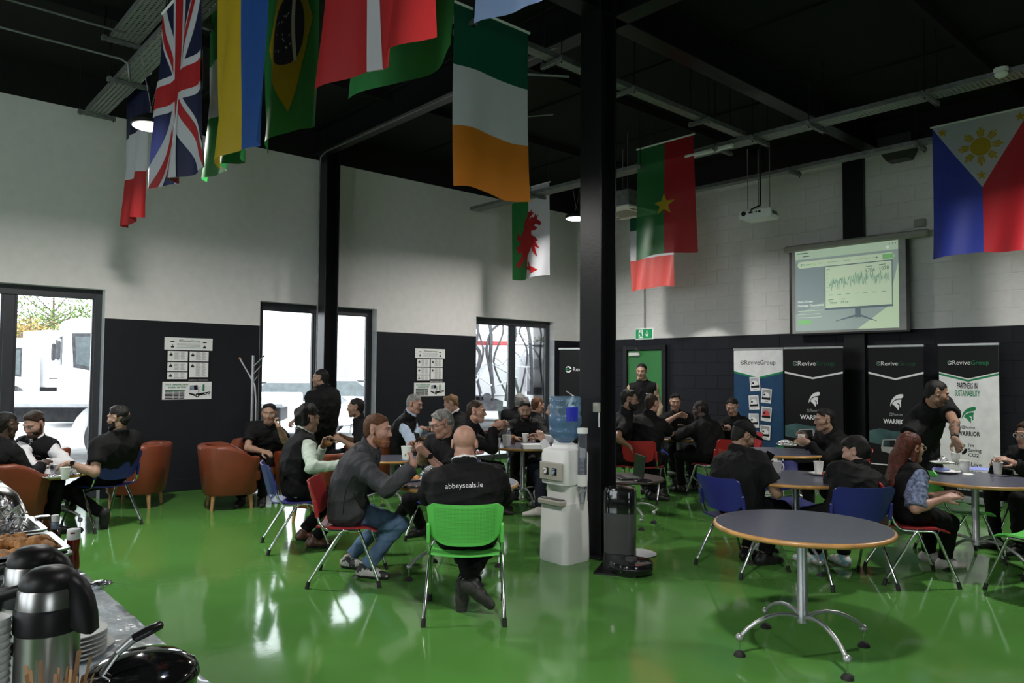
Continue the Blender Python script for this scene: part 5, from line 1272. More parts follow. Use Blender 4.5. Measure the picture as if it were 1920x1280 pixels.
def person(label, head, hip, face, look=None, pitch=5, tilt=0, hipz=.525, stand=False, hs=1.0, s=1.0, bulk=1.0, belly=0.0, tw=0, bend=.03,
           skin='skin_light', hair=('short', 'hair_black'), beard=None, brow=None,
           top='cloth_black', sleeve='short', under=None, usleeve='long', collar=True, low='cloth_trouser', shoe='shoe_black', sole='sole_dark',
           R=None, L=None, eR=None, eL=None, cR=25, cL=25, hdR=None, hdL=None, fR=None, fL=None, toeR=None, toeL=None, kR=None, kL=None,
           glasses=False, cap_=None, logo=None, q='mid', watch=None, tattoo=None, hood=False, group=None):
    NPEOPLE[0] += 1; seed = NPEOPLE[0]
    rb, rh, rc = dict(near=(.012, .0042, .010), mid=(.015, .0055, .013), far=(.019, .0075, .017))[q]
    F = V3(az(face)); RX = V3(az(face + 90)); Zu = np.array([0, 0, 1.0])
    hd = V3(ad(*head))
    hp = V3(fl(hip[0], hip[1], hipz)) if len(hip) == 2 else V3(hip)
    look = face if look is None else look
    # head frame
    a = math.radians(look); hy = np.array([math.sin(a), math.cos(a), 0]); hx = np.array([math.cos(a), -math.sin(a), 0]); p_ = math.radians(pitch)
    HY = hy * math.cos(p_) - Zu * math.sin(p_); HZ = np.cross(hx, HY); t_ = math.radians(tilt); HX = hx * math.cos(t_) + HZ * math.sin(t_); HZ = np.cross(HX, HY)
    hs_ = hs
    sp = nv(hd - hp); N = hd - nv(sp * .55 + Zu * .45) * .165 * hs_ - hy * .025
    u = nv(N - hp); Lsp = np.linalg.norm(N - hp); tq = max(.75, min(1.12, Lsp / .50))
    Ft = nv(F - u * (F @ u)); RXs = nv(RX + F * math.tan(math.radians(tw))); RXs = nv(RXs - u * (RXs @ u)); Fs = nv(Ft)
    C = lambda t: hp + (N - hp) * t - Ft * bend * math.sin(PI * t) * 1.2
    w = bulk * s
    sh = N - u * .090 * tq; SJ = {1: sh + RXs * .168 * w, -1: sh - RXs * .168 * w}
    HJ = {1: hp + RX * .088 * s, -1: hp - RX * .088 * s}
    kt = .07
    def torso(o=0.0, cutlow=True):
        ps = [cap(hp - RX * .075 * w - Ft * .01, hp + RX * .075 * w - Ft * .01, (.103 + o), (.103 + o), kt), cap(C(.22) - RXs * .065 * w, C(.22) + RXs * .065 * w, .102 * w + o, .102 * w + o, kt),
              cap(C(.45) - RXs * .070 * w, C(.45) + RXs * .070 * w, .100 * w + o, .100 * w + o, kt), cap(C(.68) - RXs * .085 * w, C(.68) + RXs * .085 * w, .108 * w + o, .108 * w + o, kt, Ft, 1.05),
              cap(C(.80) - RXs * .095 * w, C(.80) + RXs * .095 * w, .082 * w + o, .082 * w + o, .05)] + [cap(N - u * .035 + RXs * .02 * q_, SJ[q_] - RXs * q_ * .012 - u * .005, .050 * w + o, .048 * w + o, .045) for q_ in (1, -1)]
        if belly: ps.append(ell(C(.28) + Ft * .07, [RXs, Ft, u], np.array([.135, .105, .14]) * belly + o, .08))
        return ps
    arms = {}
    for sd, tg, eh in ((1, R, eR), (-1, L, eL)):
        if tg is None: tg = hp + RX * sd * (.12 if not stand else .24) + F * (.34 if not stand else .06) + Zu * (.10 if not stand else -.10)
        tg = V3(tg); hint = V3(eh) if eh is not None else (RX * sd * .7 - F * .5 - Zu * .9)
        e, wr = ik(SJ[sd], tg, .285 * s, .25 * s, hint); arms[sd] = (SJ[sd], e, wr)
    legs = {}
    for sd, ft, kh in ((1, fR, kR), (-1, fL, kL)):
        if ft is None: an = HJ[sd] + F * ((.40 if not stand else .02)) + RX * sd * .03; an = np.array([an[0], an[1], .085])
        else: an = V3(at(ft[0], ft[1])) if len(ft) == 2 else V3(ft); an = an + np.array([0, 0, .085 if len(ft) == 2 else 0])
        hint = V3(kh) if kh is not None else (F + Zu * (.9 if not stand else .1) + RX * sd * .12)
        k_, an = ik(HJ[sd], an, .43 * s, .41 * s, hint); legs[sd] = (HJ[sd], k_, an)
    org = np.array([hp[0], hp[1], 0.0])
    t = thing('person', label, 'person', tuple(org), 0, group)
    nk0, nk1 = N - u * .02, hd + HZ * (-.06 * hs_) - HY * .022 * hs_
    # --- body: one continuous skin
    P = torso(-.014) + [cap(nk0, nk1, .060 * w, .054 * hs_, .03)]
    for sd in (1, -1):
        a_, e_, w_ = arms[sd]; z_ = .84 if sleeve == 'long' or (under and usleeve == 'long') else 1.0; P += [cap(a_, e_, .046 * w * z_, .042 * s * z_, .03), cap(e_, e_ + (w_ - e_) * .35, .043 * s * z_, .043 * s * z_, .02), cap(e_ + (w_ - e_) * .35, w_, .041 * s * z_, .027 * s, .02)]
        h_, k_, n_ = legs[sd]; P += [cap(h_, k_, .068 * w, .044 * s, .03), cap(k_, k_ + (n_ - k_) * .35, .044 * s, .046 * s, .02), cap(k_ + (n_ - k_) * .35, n_, .046 * s, .034 * s, .02)]
    P.append(cap(hd - HZ * .03 * hs_ - HY * .015, hd + HZ * .02 * hs_ - HY * .015, .058 * hs_, .066 * hs_, .02))
    bv, bq = solve(P, rb); mi = np.zeros(len(bq), int)
    HP = head_prims(hd, HX, HY, HZ, hs_) + [cap(nk1 + (nk0 - nk1) * .45, nk1, .056 * hs_, .053 * hs_, .025)]
    hv, hq = solve(HP, rh)
    lc = ((hv[hq].mean(1) - hd) @ np.array([HX, HY, HZ]).T) / hs_; x, y, z = np.abs(lc[:, 0]), lc[:, 1], lc[:, 2]
    hm = np.zeros(len(hq), int)
    if beard == 'stubble': hm[(y > .0) & (z < np.interp(y, [0, .03, .06, .1], [-.01, -.05, -.055, -.045])) & (z > -.125)] = 5
    eye = (np.sqrt((x - .032) ** 2 + (y - .0795) ** 2 + (z - .006) ** 2) < .0142) & (y > .084); hm[eye] = 2
    hm[eye & (np.sqrt((x - .032) ** 2 + (z - .006) ** 2) < .0062)] = 3
    hm[eye & (z > .0125)] = 0
    hm[(z < -.050) & (z > -.076) & (x < .026 - np.abs(z + .063) * .6) & (y > .083)] = 1
    hm[(z > .0290 + .004 * (x > .03) - .12 * np.maximum(0, x - .036)) & (z < .0358 - .10 * np.maximum(0, x - .036)) & (x > .012) & (x < .053) & (y > .06)] = 4
    vs, qs, ms = [bv, hv], [bq, hq + len(bv)], [mi, hm]; off = len(bv) + len(hv)
    for sd, hd_, cu in ((1, hdR, cR), (-1, hdL, cL)):
        a_, e_, w_ = arms[sd]; d = nv(w_ - e_)
        if hd_ is not None: d, n = nv(hd_[0]), nv(hd_[1])
        else: n = nv(-Zu - RX * sd * .6)
        n = nv(n - d * (n @ d)); sv = np.cross(n, d) * sd
        hp_ = hand_prims(w_, d, n, sv, cu, s * 1.0) + [cap(w_ - nv(w_ - e_) * .03, w_ + d * .02, .028 * s, .024 * s, .015)]
        v_, q_ = solve(hp_, min(rh * 1.05, .006)); vs.append(v_); qs.append(q_ + off); ms.append(np.zeros(len(q_), int)); off += len(v_)
    hairm = hair[1] if hair else 'hair_black'; brow = brow or hairm
    stub = skin + '_stub' if beard == 'stubble' else skin
    if stub not in M:
        base = M[skin].node_tree.nodes['Principled BSDF'].inputs['Base Color'].default_value; MM(stub, tuple(base[i] * .62 for i in range(3)), .6, noise=.25, nscale=90)
    npmesh('body', np.concatenate(vs), np.concatenate(qs), [skin, 'lips', 'eye_white', 'iris', brow, stub], np.concatenate(ms), t, org=org)
    # --- hair, beard
    if hair and hair[0] != 'bald':
        v_, q_ = hair_solve(hd, HX, HY, HZ, hs_, hair[0], rh * 1.1, seed); npmesh('hair', v_, q_, [hair[1]], None, t, org=org)
    if beard not in (None, 'stubble'):
        v_, q_ = beard_solve(hd, HX, HY, HZ, hs_, rh, beard[2] if len(beard) > 2 else .5, seed); npmesh('beard', v_, q_, [beard[1]], None, t, org=org)
    # --- clothes
    def garment(nm, m, o, sl, tors=True, col=False, hem=True):
        ps = torso(o) if tors else []
        if ps and hem:
            hc = hp - u * (.105 if hood else .075 if not stand else .14)
            if hood: ps.append(cap(hp - RX * .085 * w + F * .03, hp + RX * .085 * w + F * .03, .118 + o, .118 + o, .05))
            if stand: ps.append(cap(hp - RX * .07 * w - u * .05, hp + RX * .07 * w - u * .05, .108 + o, .108 + o, kt))
            for p in ps: p['cut'] = [(hc, -u)] + ([(hp + F * .16 - u * .02, nv(F * .6 - u))] if not (stand or hood) else [])
        for sd in (1, -1):
            a_, e_, w_ = arms[sd]
            if sl == 'short':
                c_ = a_ + (e_ - a_) * .66; ps.append(cap(a_, e_, .057 * w + o, .052 * w + o, .03, cut=[(c_, nv(e_ - a_))]))
            elif sl == 'long':
                c_ = w_ - (w_ - e_) * .06
                ps += [cap(a_, e_, .055 * w + o, .047 * s + o, .03), cap(e_, w_, .047 * s + o, .034 * s + o, .02, cut=[(c_, nv(w_ - e_))])]
            elif sl == 'puff':
                c_ = a_ + (e_ - a_) * .95; ps += [cap(a_, e_, .062 * w + o, .075 * w + o, .03, cut=[(c_, nv(e_ - a_))])]
            elif sl == 'vest': ps.append(cap(a_ - RXs * sd * .03, a_ + RXs * sd * .012, .055 * w + o, .056 * w + o, .03, cut=[(a_ + RXs * sd * .030, RXs * sd)]))
        if tors:
            ps.append(cap(N - u * .05, N + u * .01, .078 * w, .070 * w, .04, cut=[(N + u * .018, u)]))
            if col: ps.append(cap(N - u * .02 - Ft * .006, N + nv(nk1 - nk0) * .08, .074 * w + o * .3, .070 * w + o * .3, .012, cut=[(N + nv(nk1 - nk0) * (.058 if o > .01 else .070), nv(nv(nk1 - nk0) + Fs * .45))]))
        v_, q_ = solve(ps, rc); return npmesh(nm, v_, q_, [m], None, t, (.010 if sl == 'long' else .0075) if q != 'far' else .005, .12, seed + 3, org)
    if under: garment('shirt', under, .008, usleeve, True, True)
    tp = garment('vest' if sleeve == 'vest' else ('jacket' if sleeve == 'long' else 'shirt'), top, .017, sleeve, True, collar)
    ps = [cap(hp - RX * .078 * w - Ft * .012, hp + RX * .078 * w - Ft * .012, .112, .112, .05)]
    for sd in (1, -1):
        h_, k_, n_ = legs[sd]; dn = nv(n_ - k_)
        ps += [cap(h_, k_, .092 * w, .067 * s, .04), cap(k_, n_, .066 * s, .053 * s, .02, cut=[(n_ - dn * .015, dn)])]
    v_, q_ = solve(ps, rc); npmesh('trousers', v_, q_, [low], None, t, .008, .12, seed + 9, org)
    for sd, te in ((1, toeR), (-1, toeL)):
        h_, k_, n_ = legs[sd]; dn = nv(n_ - k_)
        if te is None: T_ = V3(az(face + sd * 8)); U_ = Zu
        elif isinstance(te, (int, float)): T_ = V3(az(te)); U_ = Zu
        else: T_ = nv(te[0]); U_ = nv(np.array(te[1], float) - T_ * (np.array(te[1], float) @ T_))
        b = n_ - U_ * .085 * 1.0; S_ = np.cross(U_, T_)
        cb = [(b, -U_)]
        ps = [cap(b - T_ * .045 + U_ * .038, b + T_ * .07 + U_ * .036, .040 * s, .045 * s, .02, cut=cb), cap(b + T_ * .07 + U_ * .034, b + T_ * .165 + U_ * .022, .044 * s, .034 * s, .02, U_, 1.1, cut=cb), cap(b - T_ * .02 + U_ * .04, n_ + U_ * .01, .043 * s, .044 * s, .03, cut=[(n_ + U_ * .018, U_)])]
        v_, q_ = solve(ps, min(rc * .7, .009)); hh = (v_[q_].mean(1) - b) @ U_
        npmesh('shoe', v_, q_, [shoe, sole], (hh < .026).astype(int), t, org=org)
    G = lambda x_, y_, z_: Vector(hd + (HX * x_ + HY * y_ + HZ * z_) * hs_ - org)
    if glasses:
        mb = MB().use('black_plastic' if glasses != 'clear' else 'grey_plastic')
        for sx in (-1, 1):
            mb.tube([G(sx * .033 + .025 * math.cos(k * .449), .103, .004 + .019 * math.sin(k * .449)) for k in range(15)], .0022, 6, cap=False)
            mb.tube([G(sx * .058, .100, .010), G(sx * .080, .06, .010), G(sx * .088, -.015, .012)], .0022, 6)
        mb.tube([G(-.008, .104, .008), G(0, .108, .011), G(.008, .104, .008)], .0022, 6); mb.build('glasses', None, t, 60)
    if cap_:
        Rm = np.array([HX, HY, HZ])
        gp = lambda x_, y_, z_: hd + (HX * x_ + HY * y_ + HZ * z_) * hs_
        ps = [ell(gp(0, -.014, .040), Rm, np.array([.088, .110, .094]) * hs_, .02, cut=[(gp(0, 0, .030), nv(-HZ - HY * .12))]), ell(gp(0, .105, .045), Rm, np.array([.070, .075, .010]) * hs_, .01)]
        v_, q_ = solve(ps, .005); npmesh('cap', v_, q_, [cap_], None, t, org=org)
    if watch:
        a_, e_, w_ = arms[watch]; d = nv(w_ - e_); c_ = w_ - d * .035 - org
        MB().use('black_plastic').cyl(Vector(c_ - d * .011), Vector(c_ + d * .011), .0335 * s, seg=18).build('watch_strap', None, t, 40)
        n = V3((0, -.8, .6)); n = nv(n - d * (n @ d)); MB().use('black_gloss').cyl(Vector(c_ + n * .030), Vector(c_ + n * .042), .021, seg=18).build('watch_face', None, t, 40)
    if tattoo:
        a_, e_, w_ = arms[tattoo]; d = nv(w_ - e_)
        if 'ink' not in M:
            MM('ink', (.05, .04, .038), .5, noise=.9, nscale=38)
            M['ink'].node_tree.nodes['Color Ramp'].color_ramp.elements[1].color = (.26, .14, .09, 1)
        v_, q_ = solve([cap(e_ + (w_ - e_) * .12, e_ + (w_ - e_) * .35, .0435 * s, .0445 * s, .02, cut=[(e_ + (w_ - e_) * .12, -d)]), cap(e_ + (w_ - e_) * .35, w_, .0425 * s, .0285 * s, .02, cut=[(e_ + (w_ - e_) * .86, d)])], .008); npmesh('tattoo', v_, q_, ['ink'], None, t, org=org)
    if logo:
        from mathutils.bvhtree import BVHTree
        txt, tr, ur, hgt, side, m = logo                                 # text, position along shoulder axis, along spine, size, +1 chest / -1 back
        bv_ = BVHTree.FromPolygons([v.co for v in tp.data.vertices], [tuple(p.vertices) for p in tp.data.polygons])
        key = (txt, .0)
        if key not in _tcache: _tcache[key] = text_mesh(txt, 0.0, 0.0)
        co, fs = _tcache[key]; xd = Vector(-RXs if side > 0 else RXs); nd = Vector(Ft * side); ud = Vector(u); x0 = (co[:, 0].min() + co[:, 0].max()) / 2
        k_ = hgt / .72; o_ = Vector(C(ur) - org) + Vector(RXs) * tr; vs_ = []; tri = []
        pts = [(float(p[0] - x0), float(p[1])) for p in co]
        fine = []
        for f in fs:
            for i in range(1, len(f) - 1): fine += split_tris(pts, [(f[0], f[i], f[i + 1])], .5)
        for tr_ in fine:
            for p in tr_:
                st = o_ + xd * (p[0] * k_) + ud * (p[1] * k_) + nd * .4; hit = bv_.ray_cast(st, -nd)
                vs_.append((hit[0] if hit[0] is not None else st - nd * .28) + nd * .004)
            n0 = len(vs_); tri.append((n0 - 3, n0 - 2, n0 - 1))
        MB().use(m).add(vs_, tri).build('lettering', None, t, 0, fixn=False)
    if hood:
        hb = N + u * .015 - Ft * .045
        v_, q_ = solve([cap(hb - RXs * .085, hb - Ft * .035 - u * .02, .030, .040, .04), cap(hb - Ft * .035 - u * .02, hb + RXs * .085, .040, .030, .04), cap(hb - RXs * .085, N + Ft * .06 - RXs * .05 - u * .01, .030, .022, .03), cap(hb + RXs * .085, N + Ft * .06 + RXs * .05 - u * .01, .030, .022, .03)], rc); npmesh('hood', v_, q_, [top], None, t, .006, .08, 4, org)
        from mathutils.bvhtree import BVHTree
        bw = BVHTree.FromPolygons([v.co for v in tp.data.vertices], [tuple(p.vertices) for p in tp.data.polygons])
        def seam(nm, pts, m, r_):
            o_ = []
            for fr, sd_, up_ in pts:
                c_ = Vector(C(up_) - org); d_ = Vector(Ft * fr + RXs * sd_).normalized(); h_ = bw.ray_cast(c_ + d_ * .5, -d_)
                if h_[0] is not None: o_.append(h_[0] + d_ * .001)
            if len(o_) > 1: MB().use(m).tube(o_, r_, 6).build(nm, None, t, 60)
        seam('pocket_zip', [(.35 + .25 * k, 1, .42 - .10 * k) for k in range(4)], 'black_plastic', .005)
        seam('front_zip', [(1, .0, .85 - .1 * k) for k in range(9)], 'black_plastic', .005)
        seam('side_seam', [(.05, 1, .72 - .07 * k) for k in range(10)], 'cloth_black', .0025)
    for sd, nm in ((1, 'R'), (-1, 'L')): t['wrist_' + nm] = [float(c) for c in arms[sd][2]]
    return t
# ------------------------------------------------------------------ the people and their chairs
def P3(px, py, Y): return ad(px, py, Y)
A3 = lambda deg, z=0: np.array([math.sin(math.radians(deg)), math.cos(math.radians(deg)), z])
# near group round table T2
chair('red', fl(660, 5.78), 86, 'red chair under the person in grey jacket and jeans', True)
person('person in charcoal soft jacket and jeans raising a paper cup', (708, 806, 5.72), (655, 5.80), 84, 100, 6, q='near', bend=.05, skin='skin_pink', hair=('crop', 'hair_ginger'), beard=('full', 'beard_ginger', .8), brow='hair_ginger', bulk=1.08,
       top='cloth_grey', sleeve='long', low='denim', shoe='shoe_grey', hood=True, R=P3(776, 872, 5.47), eR=(-.1, -.5, -1), hdR=(A3(-40, 1.9), A3(-85, .2)), cR=46, L=P3(722, 905, 5.86), eL=(0, .4, -1), cL=48, fR=(686, 1082), fL=(655, 1064), kR=A3(84, 1.1), kL=A3(70, 1.1), toeR=105, toeL=110)
chair('green', fl(877, 4.98), -2, 'bright green pierced chair seen from behind, nearest the camera', True)
person('person seen from behind in black jacket with white lettering across the back', (871, 832, 5.12), (878, 5.02), -2, 2, 14, q='near', skin='skin_pink', hair=None, brow='hair_grey', bulk=1.22, sleeve='long', under='cloth_white', usleeve='none', hs=1.02,
       R=P3(905, 893, 5.46), L=P3(845, 893, 5.46), eR=(.9, -.3, -.9), eL=(-.9, -.3, -.9), hdR=(A3(-70), (0, 0, -1)), hdL=(A3(70), (0, 0, -1)), fR=V3(fl(872, 5.04, .165)), fL=V3(fl(892, 4.98, .20)), kR=(.5, 1, .9), kL=(-.5, 1, .9), sole='sole_mid',
       toeR=((-.04, .22, -.97), (0, .95, .2)), toeL=((.78, .1, -.62), (.3, .85, .45)), logo=('abbeyseals.ie', 0.0, .705, .035, -1, 'print_white'))
chair('blue', fl(560, 6.82), 66, 'blue chair under the person in black gilet with sage sleeves', False)
person('person in black gilet with pale sage sleeves, head turned away', (578, 785, 6.95), (562, 6.84), 62, 42, 8, q='near', bulk=1.1, skin='skin_olive', hair=('curly', 'hair_black'), top='cloth_black', sleeve='vest', under='cloth_sage', shoe='shoe_brown',
       R=P3(640, 872, 6.55), eR=(.3, -1, -.8), L=P3(606, 836, 7.15), eL=(.2, .5, -1), cL=40, fR=(590, 1026), fL=(570, 1012), toeR=80, toeL=75)
chair('blue', fl(834, 7.0), 235, 'blue chair hidden behind the person in the lettered jacket, under the person with glasses', False)
person('person in black-rimmed glasses and black shirt looking at a phone', (829, 794, 6.80), (832, 6.98), 232, 248, 20, q='near', bulk=1.12, belly=1.0, skin='skin_pink', hair=('short', 'hair_grey'), glasses=True, R=P3(789, 842, 6.55), L=P3(800, 850, 6.45), eR=(-.3, .3, -1), eL=(.3, -.6, -1), cR=45, cL=45,
       hdR=(A3(250, .9), A3(200)), hdL=(A3(260, .9), A3(20, .2)), fR=(745, 985), fL=(790, 1003), watch=-1, logo=('Revive', .09, .62, .022, 1, 'print_grey'), sleeve='short')
# left armchair group
person('person in black polo in an armchair facing the camera, one hand lifted', (505, 775, 9.05), (490, 9.25), 172, 168, 5, skin='skin_olive', hair=('short', 'hair_black'), beard='stubble', bulk=1.1, R=P3(493, 846, 8.80), eR=(-1, .1, -.5), L=P3(523, 800, 8.75), eL=(.6, -.2, -1), cL=50, hdL=(A3(-60, .9), A3(90)))
person('standing person in black gilet turned left before the wall column', (601, 709, 9.95), (605, 10.0), 300, 276, 2, hipz=.90, stand=True, skin='skin_olive', hair=('crop', 'hair_black'), beard='stubble', bulk=1.25, sleeve='vest', under='cloth_black', R=P3(556, 786, 9.75), eR=(-.2, .2, -1), cR=45)
person('person with sunglasses hooked on his black shirt, holding food', (667, 764, 9.65), (688, 9.8), 262, 268, 2, skin='skin_mid', hair=('crop', 'hair_black'), beard='stubble', R=P3(642, 818, 9.7), L=P3(640, 824, 9.35), eL=(.2, -.6, -1), eR=(.2, .5, -1), cL=50, cR=50, hdL=(A3(280, .4), A3(0, -.2)))
# far left group
person('person in black seen from behind at the far left edge', (12, 797, 6.95), (10, 6.95), 34, 18, 12, skin='skin_dark', hair=('buzz', 'hair_black'), bulk=1.15, sleeve='long', R=P3(80, 872, 7.15), L=P3(40, 880, 7.4))
person('person in black gilet with white sleeves looking down', (64, 795, 7.85), (78, 8.0), 186, 187, 24, hs=1.06, skin='skin_light', hair=('quiff', 'hair_brown'), beard=('full', 'hair_brown', .25), sleeve='vest', under='cloth_white', R=P3(70, 878, 7.45), L=P3(84, 868, 7.6), eL=(1, .1, -.6), eR=(-1, .1, -.6), cL=40, cR=40, logo=('Revive', -.085, .60, .022, 1, 'print_grey'))
chair('blue', fl(200, 7.62), 296, 'blue chair under the person stretching an arm to the low table', False)
person('person in black polo from behind, watch arm stretched to the low table', (222, 784, 7.45), (205, 7.62), 292, 276, 4, q='near', skin='skin_olive', hair=('short', 'hair_black'), beard=('full', 'hair_black', .15), bulk=1.15, L=P3(129, 868, 7.15), eL=(.2, -.5, -1), hdL=(A3(280, -.25), (0, 0, -1)), cL=30, R=P3(178, 866, 7.85), eR=(-.2, .6, -1), cR=30, fL=(130, 958), fR=V3(at(190, 992)) + np.array([0, 0, .16]), kR=A3(290, 1.0),
       toeR=((-.25, .35, -.9), (-.7, .3, .5)), toeL=285, shoe='shoe_black', sole='sole_dark', watch=-1)
# middle back group
chair('green', fl(745, 9.95), 95, 'green chair under the person in light-blue sleeves', False)
person('person in dark gilet with light-blue sleeves', (777, 757, 9.72), (746, 9.9), 92, 106, 14, skin='skin_pink', hair=('crop', 'hair_grey'), sleeve='vest', under='cloth_ltblue', top='cloth_black', low='cloth_navy', bulk=1.1, R=P3(789, 802, 9.55), L=P3(802, 803, 10.0), eR=(-.3, -.5, -1), eL=(0, .5, -1), hdR=(A3(30), (0, 0, -1)), hdL=(A3(100), (0, 0, -1)), cR=35)
chair('red', fl(880, 10.8), 275, 'red chair under the person with the white collar', False)
person('person in dark jumper with white collar, head bowed', (846, 757, 10.6), (880, 10.8), 275, 272, 26, q='far', skin='skin_light', hair=('quiff', 'hair_blond'), sleeve='long', under='cloth_white', usleeve='none', R=P3(836, 804, 10.7), L=P3(838, 806, 10.3))
chair('green', fl(872, 8.5), 92, 'green chair behind the person in the lettered jacket, under the person eating a roll', False)
person('person in black coat in profile eating a roll over the table', (893, 771, 8.35), (868, 8.5), 88, 100, 4, q='mid', skin='skin_pink', hair=('buzz', 'hair_brown'), sleeve='long', bulk=1.1, R=P3(924, 800, 8.35), L=P3(934, 797, 8.6), eR=(0, -.5, -1), eL=(0, .5, -1), cR=50, cL=50, hdR=(A3(85, .5), A3(0)), hdL=(A3(95, .4), A3(180)))
chair('blue', fl(987, 9.95), 180, 'blue chair of the person in black fleece facing the camera at the middle table', False)
person('person in black fleece facing the camera at the middle table', (984, 769, 9.72), (986, 9.95), 180, 176, 10, skin='skin_olive', hair=('short', 'hair_black'), beard=('full', 'hair_black', .1), sleeve='long', bulk=1.2, R=P3(962, 821, 9.35), L=P3(1008, 821, 9.35), eR=(-1, .2, -.5), eL=(1, .2, -.5), hdR=(A3(60), (0, 0, -1)), hdL=(A3(-60), (0, 0, -1)), logo=('Revive', -.08, .58, .022, 1, 'print_grey'), fR=V3(fl(968, 9.5, .085)), fL=V3(fl(995, 9.4, .085)))
chair('red', fl(958, 11.6), 20, 'red chair under the person in the dark coat behind the middle table', False)
person('person in dark coat, back turned, behind the one in black fleece', (975, 752, 11.55), (960, 11.6), 20, 30, 10, q='far', skin='skin_pink', hair=('crop', 'hair_grey'), sleeve='long', bulk=1.1)
chair('blue', fl(1002, 11.1), 70, 'blue chair under the person in black polo by the end window', False)
person('person in black polo seen from behind by the end window', (1008, 760, 11.05), (1003, 11.1), 60, 55, 8, q='far', skin='skin_pink', hair=('crop', 'hair_ginger'), R=P3(1044, 808, 10.7), eR=(.4, -.8, -.6), bulk=1.1)
chair('green', fl(1068, 8.85), 278, 'green chair hidden behind the water cooler', False)
person('person in profile with raised hand half hidden by the water cooler', (1042, 768, 8.62), (1068, 8.85), 278, 274, 6, skin='skin_light', hair=('curly', 'hair_black'), sleeve='vest', under='cloth_white', L=P3(1018, 824, 8.55), R=P3(1012, 818, 9.0), eL=(0, -.5, -1), shoe='shoe_white', sole='sole_pale', low='cloth_navy', fL=(1012, 968), fR=(1020, 950))
# back group at T6
chair('red', fl(1150, 9.6), 95, 'red chair behind the column, under the person in profile with glasses', False)
person('person in glasses and black shirt in profile beside the column', (1180, 749, 9.35), (1165, 9.55), 92, 98, 6, skin='skin_mid', hair=('short', 'hair_black'), beard=('full', 'hair_black', .7), glasses=True, sleeve='short', R=P3(1178, 835, 9.2), L=P3(1230, 815, 9.9))
chair('red', fl(1206, 9.45), 28, 'red chair in front of the green door, under a person seen from behind', False)
person('person in black seen from behind on the red chair before the green door', (1222, 757, 9.55), (1206, 9.5), 28, 48, 8, skin='skin_pink', hair=('crop', 'hair_brown'), bulk=1.15, R=P3(1252, 808, 9.9), eR=(.8, -.5, -.8), L=P3(1235, 810, 10.1), cR=45)
chair('blue', fl(1268, 11.2), 182, 'blue chair behind the far table near the green door', False)
person('person in black facing the camera, forearm raised across the chest', (1266, 754, 11.05), (1268, 11.2), 182, 186, 6, skin='skin_olive', hair=('short', 'hair_black'), beard='stubble', R=P3(1270, 778, 10.75), eR=(-1, -.2, -.8), hdR=(A3(80, -.05), A3(180, -.4)), cR=30, L=P3(1296, 808, 10.7), bulk=1.1)
chair('red', fl(1340, 9.75), -32, 'red chair under the person leaning on folded arms', False)
person('person in black leaning on folded arms, back to the camera, at the far table', (1313, 768, 9.95), (1332, 9.8), -36, -62, 12, skin='skin_dark', hair=('buzz', 'hair_black'), sleeve='long', bulk=1.15, L=P3(1280, 807, 9.95), R=P3(1290, 806, 10.2), eL=(-.8, -.6, -.4), eR=(.8, -.3, -.6))
chair('red', fl(1385, 10.6), 222, 'red chair under the person reading a phone by the photo banner', False)
person('person in black fleece reading a phone by the photo banner', (1373, 762, 10.45), (1385, 10.6), 216, 208, 24, q='mid', skin='skin_light', hair=('crop', 'hair_black'), sleeve='long', R=P3(1357, 803, 10.25), L=P3(1366, 804, 10.2), eR=(-.8, 0, -1), eL=(.6, -.3, -1), cR=40, cL=40)
person('person in black gilet and beige sleeves standing before the green door', (1203, 696, 11.9), (1210, 11.95), 190, 202, 8, hipz=.88, stand=True, q='mid', skin='skin_light', hair=('crop', 'hair_black'), sleeve='vest', under='cloth_beige', bulk=1.05, logo=('Revive', -.08, .66, .022, 1, 'print_white'))
# right side
chair('blue', fl(1388, 6.17), 62, 'blue chair under the person in the black cap', False)
person('person in black cap and polo reading a phone at the mug table', (1394, 817, 6.32), (1386, 6.17), 62, 76, 26, q='near', skin='skin_mid', hair=('buzz', 'hair_black'), beard='stubble', cap_='cloth_black', bulk=1.2, R=P3(1431, 874, 6.17), eR=(.45, -.35, -1), L=P3(1424, 868, 6.40), eL=(0, .6, -.8), hdR=(A3(40, .9), A3(-10)), hdL=(A3(60, .8), A3(160)), cR=50, cL=45, fR=(1432, 1058), fL=(1400, 1048))
chair('red', fl(1575, 8.55), 276, 'red chair under the person eating at the foil table', False)
person('person in black jacket eating over a bowl at the foil table', (1546, 787, 8.35), (1578, 8.55), 276, 272, 6, q='mid', skin='skin_olive', hair=('short', 'hair_black'), sleeve='long', bulk=1.15, L=P3(1516, 829, 8.2), R=P3(1512, 818, 8.6), eL=(.3, -.6, -1), eR=(.2, .5, -1), cL=45, cR=50, hdL=(A3(290, .3), A3(20)), hdR=(A3(280, .4), A3(180)))
chair('red', fl(1408, 8.15), 62, 'dark red empty chair at the foil table behind the person in the black cap', True)
chair('blue', fl(1469, 6.85), 176, 'empty violet-blue pierced chair across the mug table', True)
chair('blue', fl(1582, 5.80), -6, 'blue chair under the person with sky-blue trainers', False)
person('person in black from behind with white and sky-blue trainers', (1604, 846, 5.98), (1590, 5.84), -8, -48, 16, q='near', hs=.94, skin='skin_light', hair=('fringe', 'hair_black'), sleeve='long', s=.95, shoe='shoe_sky', sole='sole_pale', R=P3(1640, 905, 6.2), L=P3(1560, 905, 6.3), fL=(1530, 1056), fR=(1582, 1060), toeL=-50, toeR=-8, kL=(-.7, 1, .8), bulk=1.1)
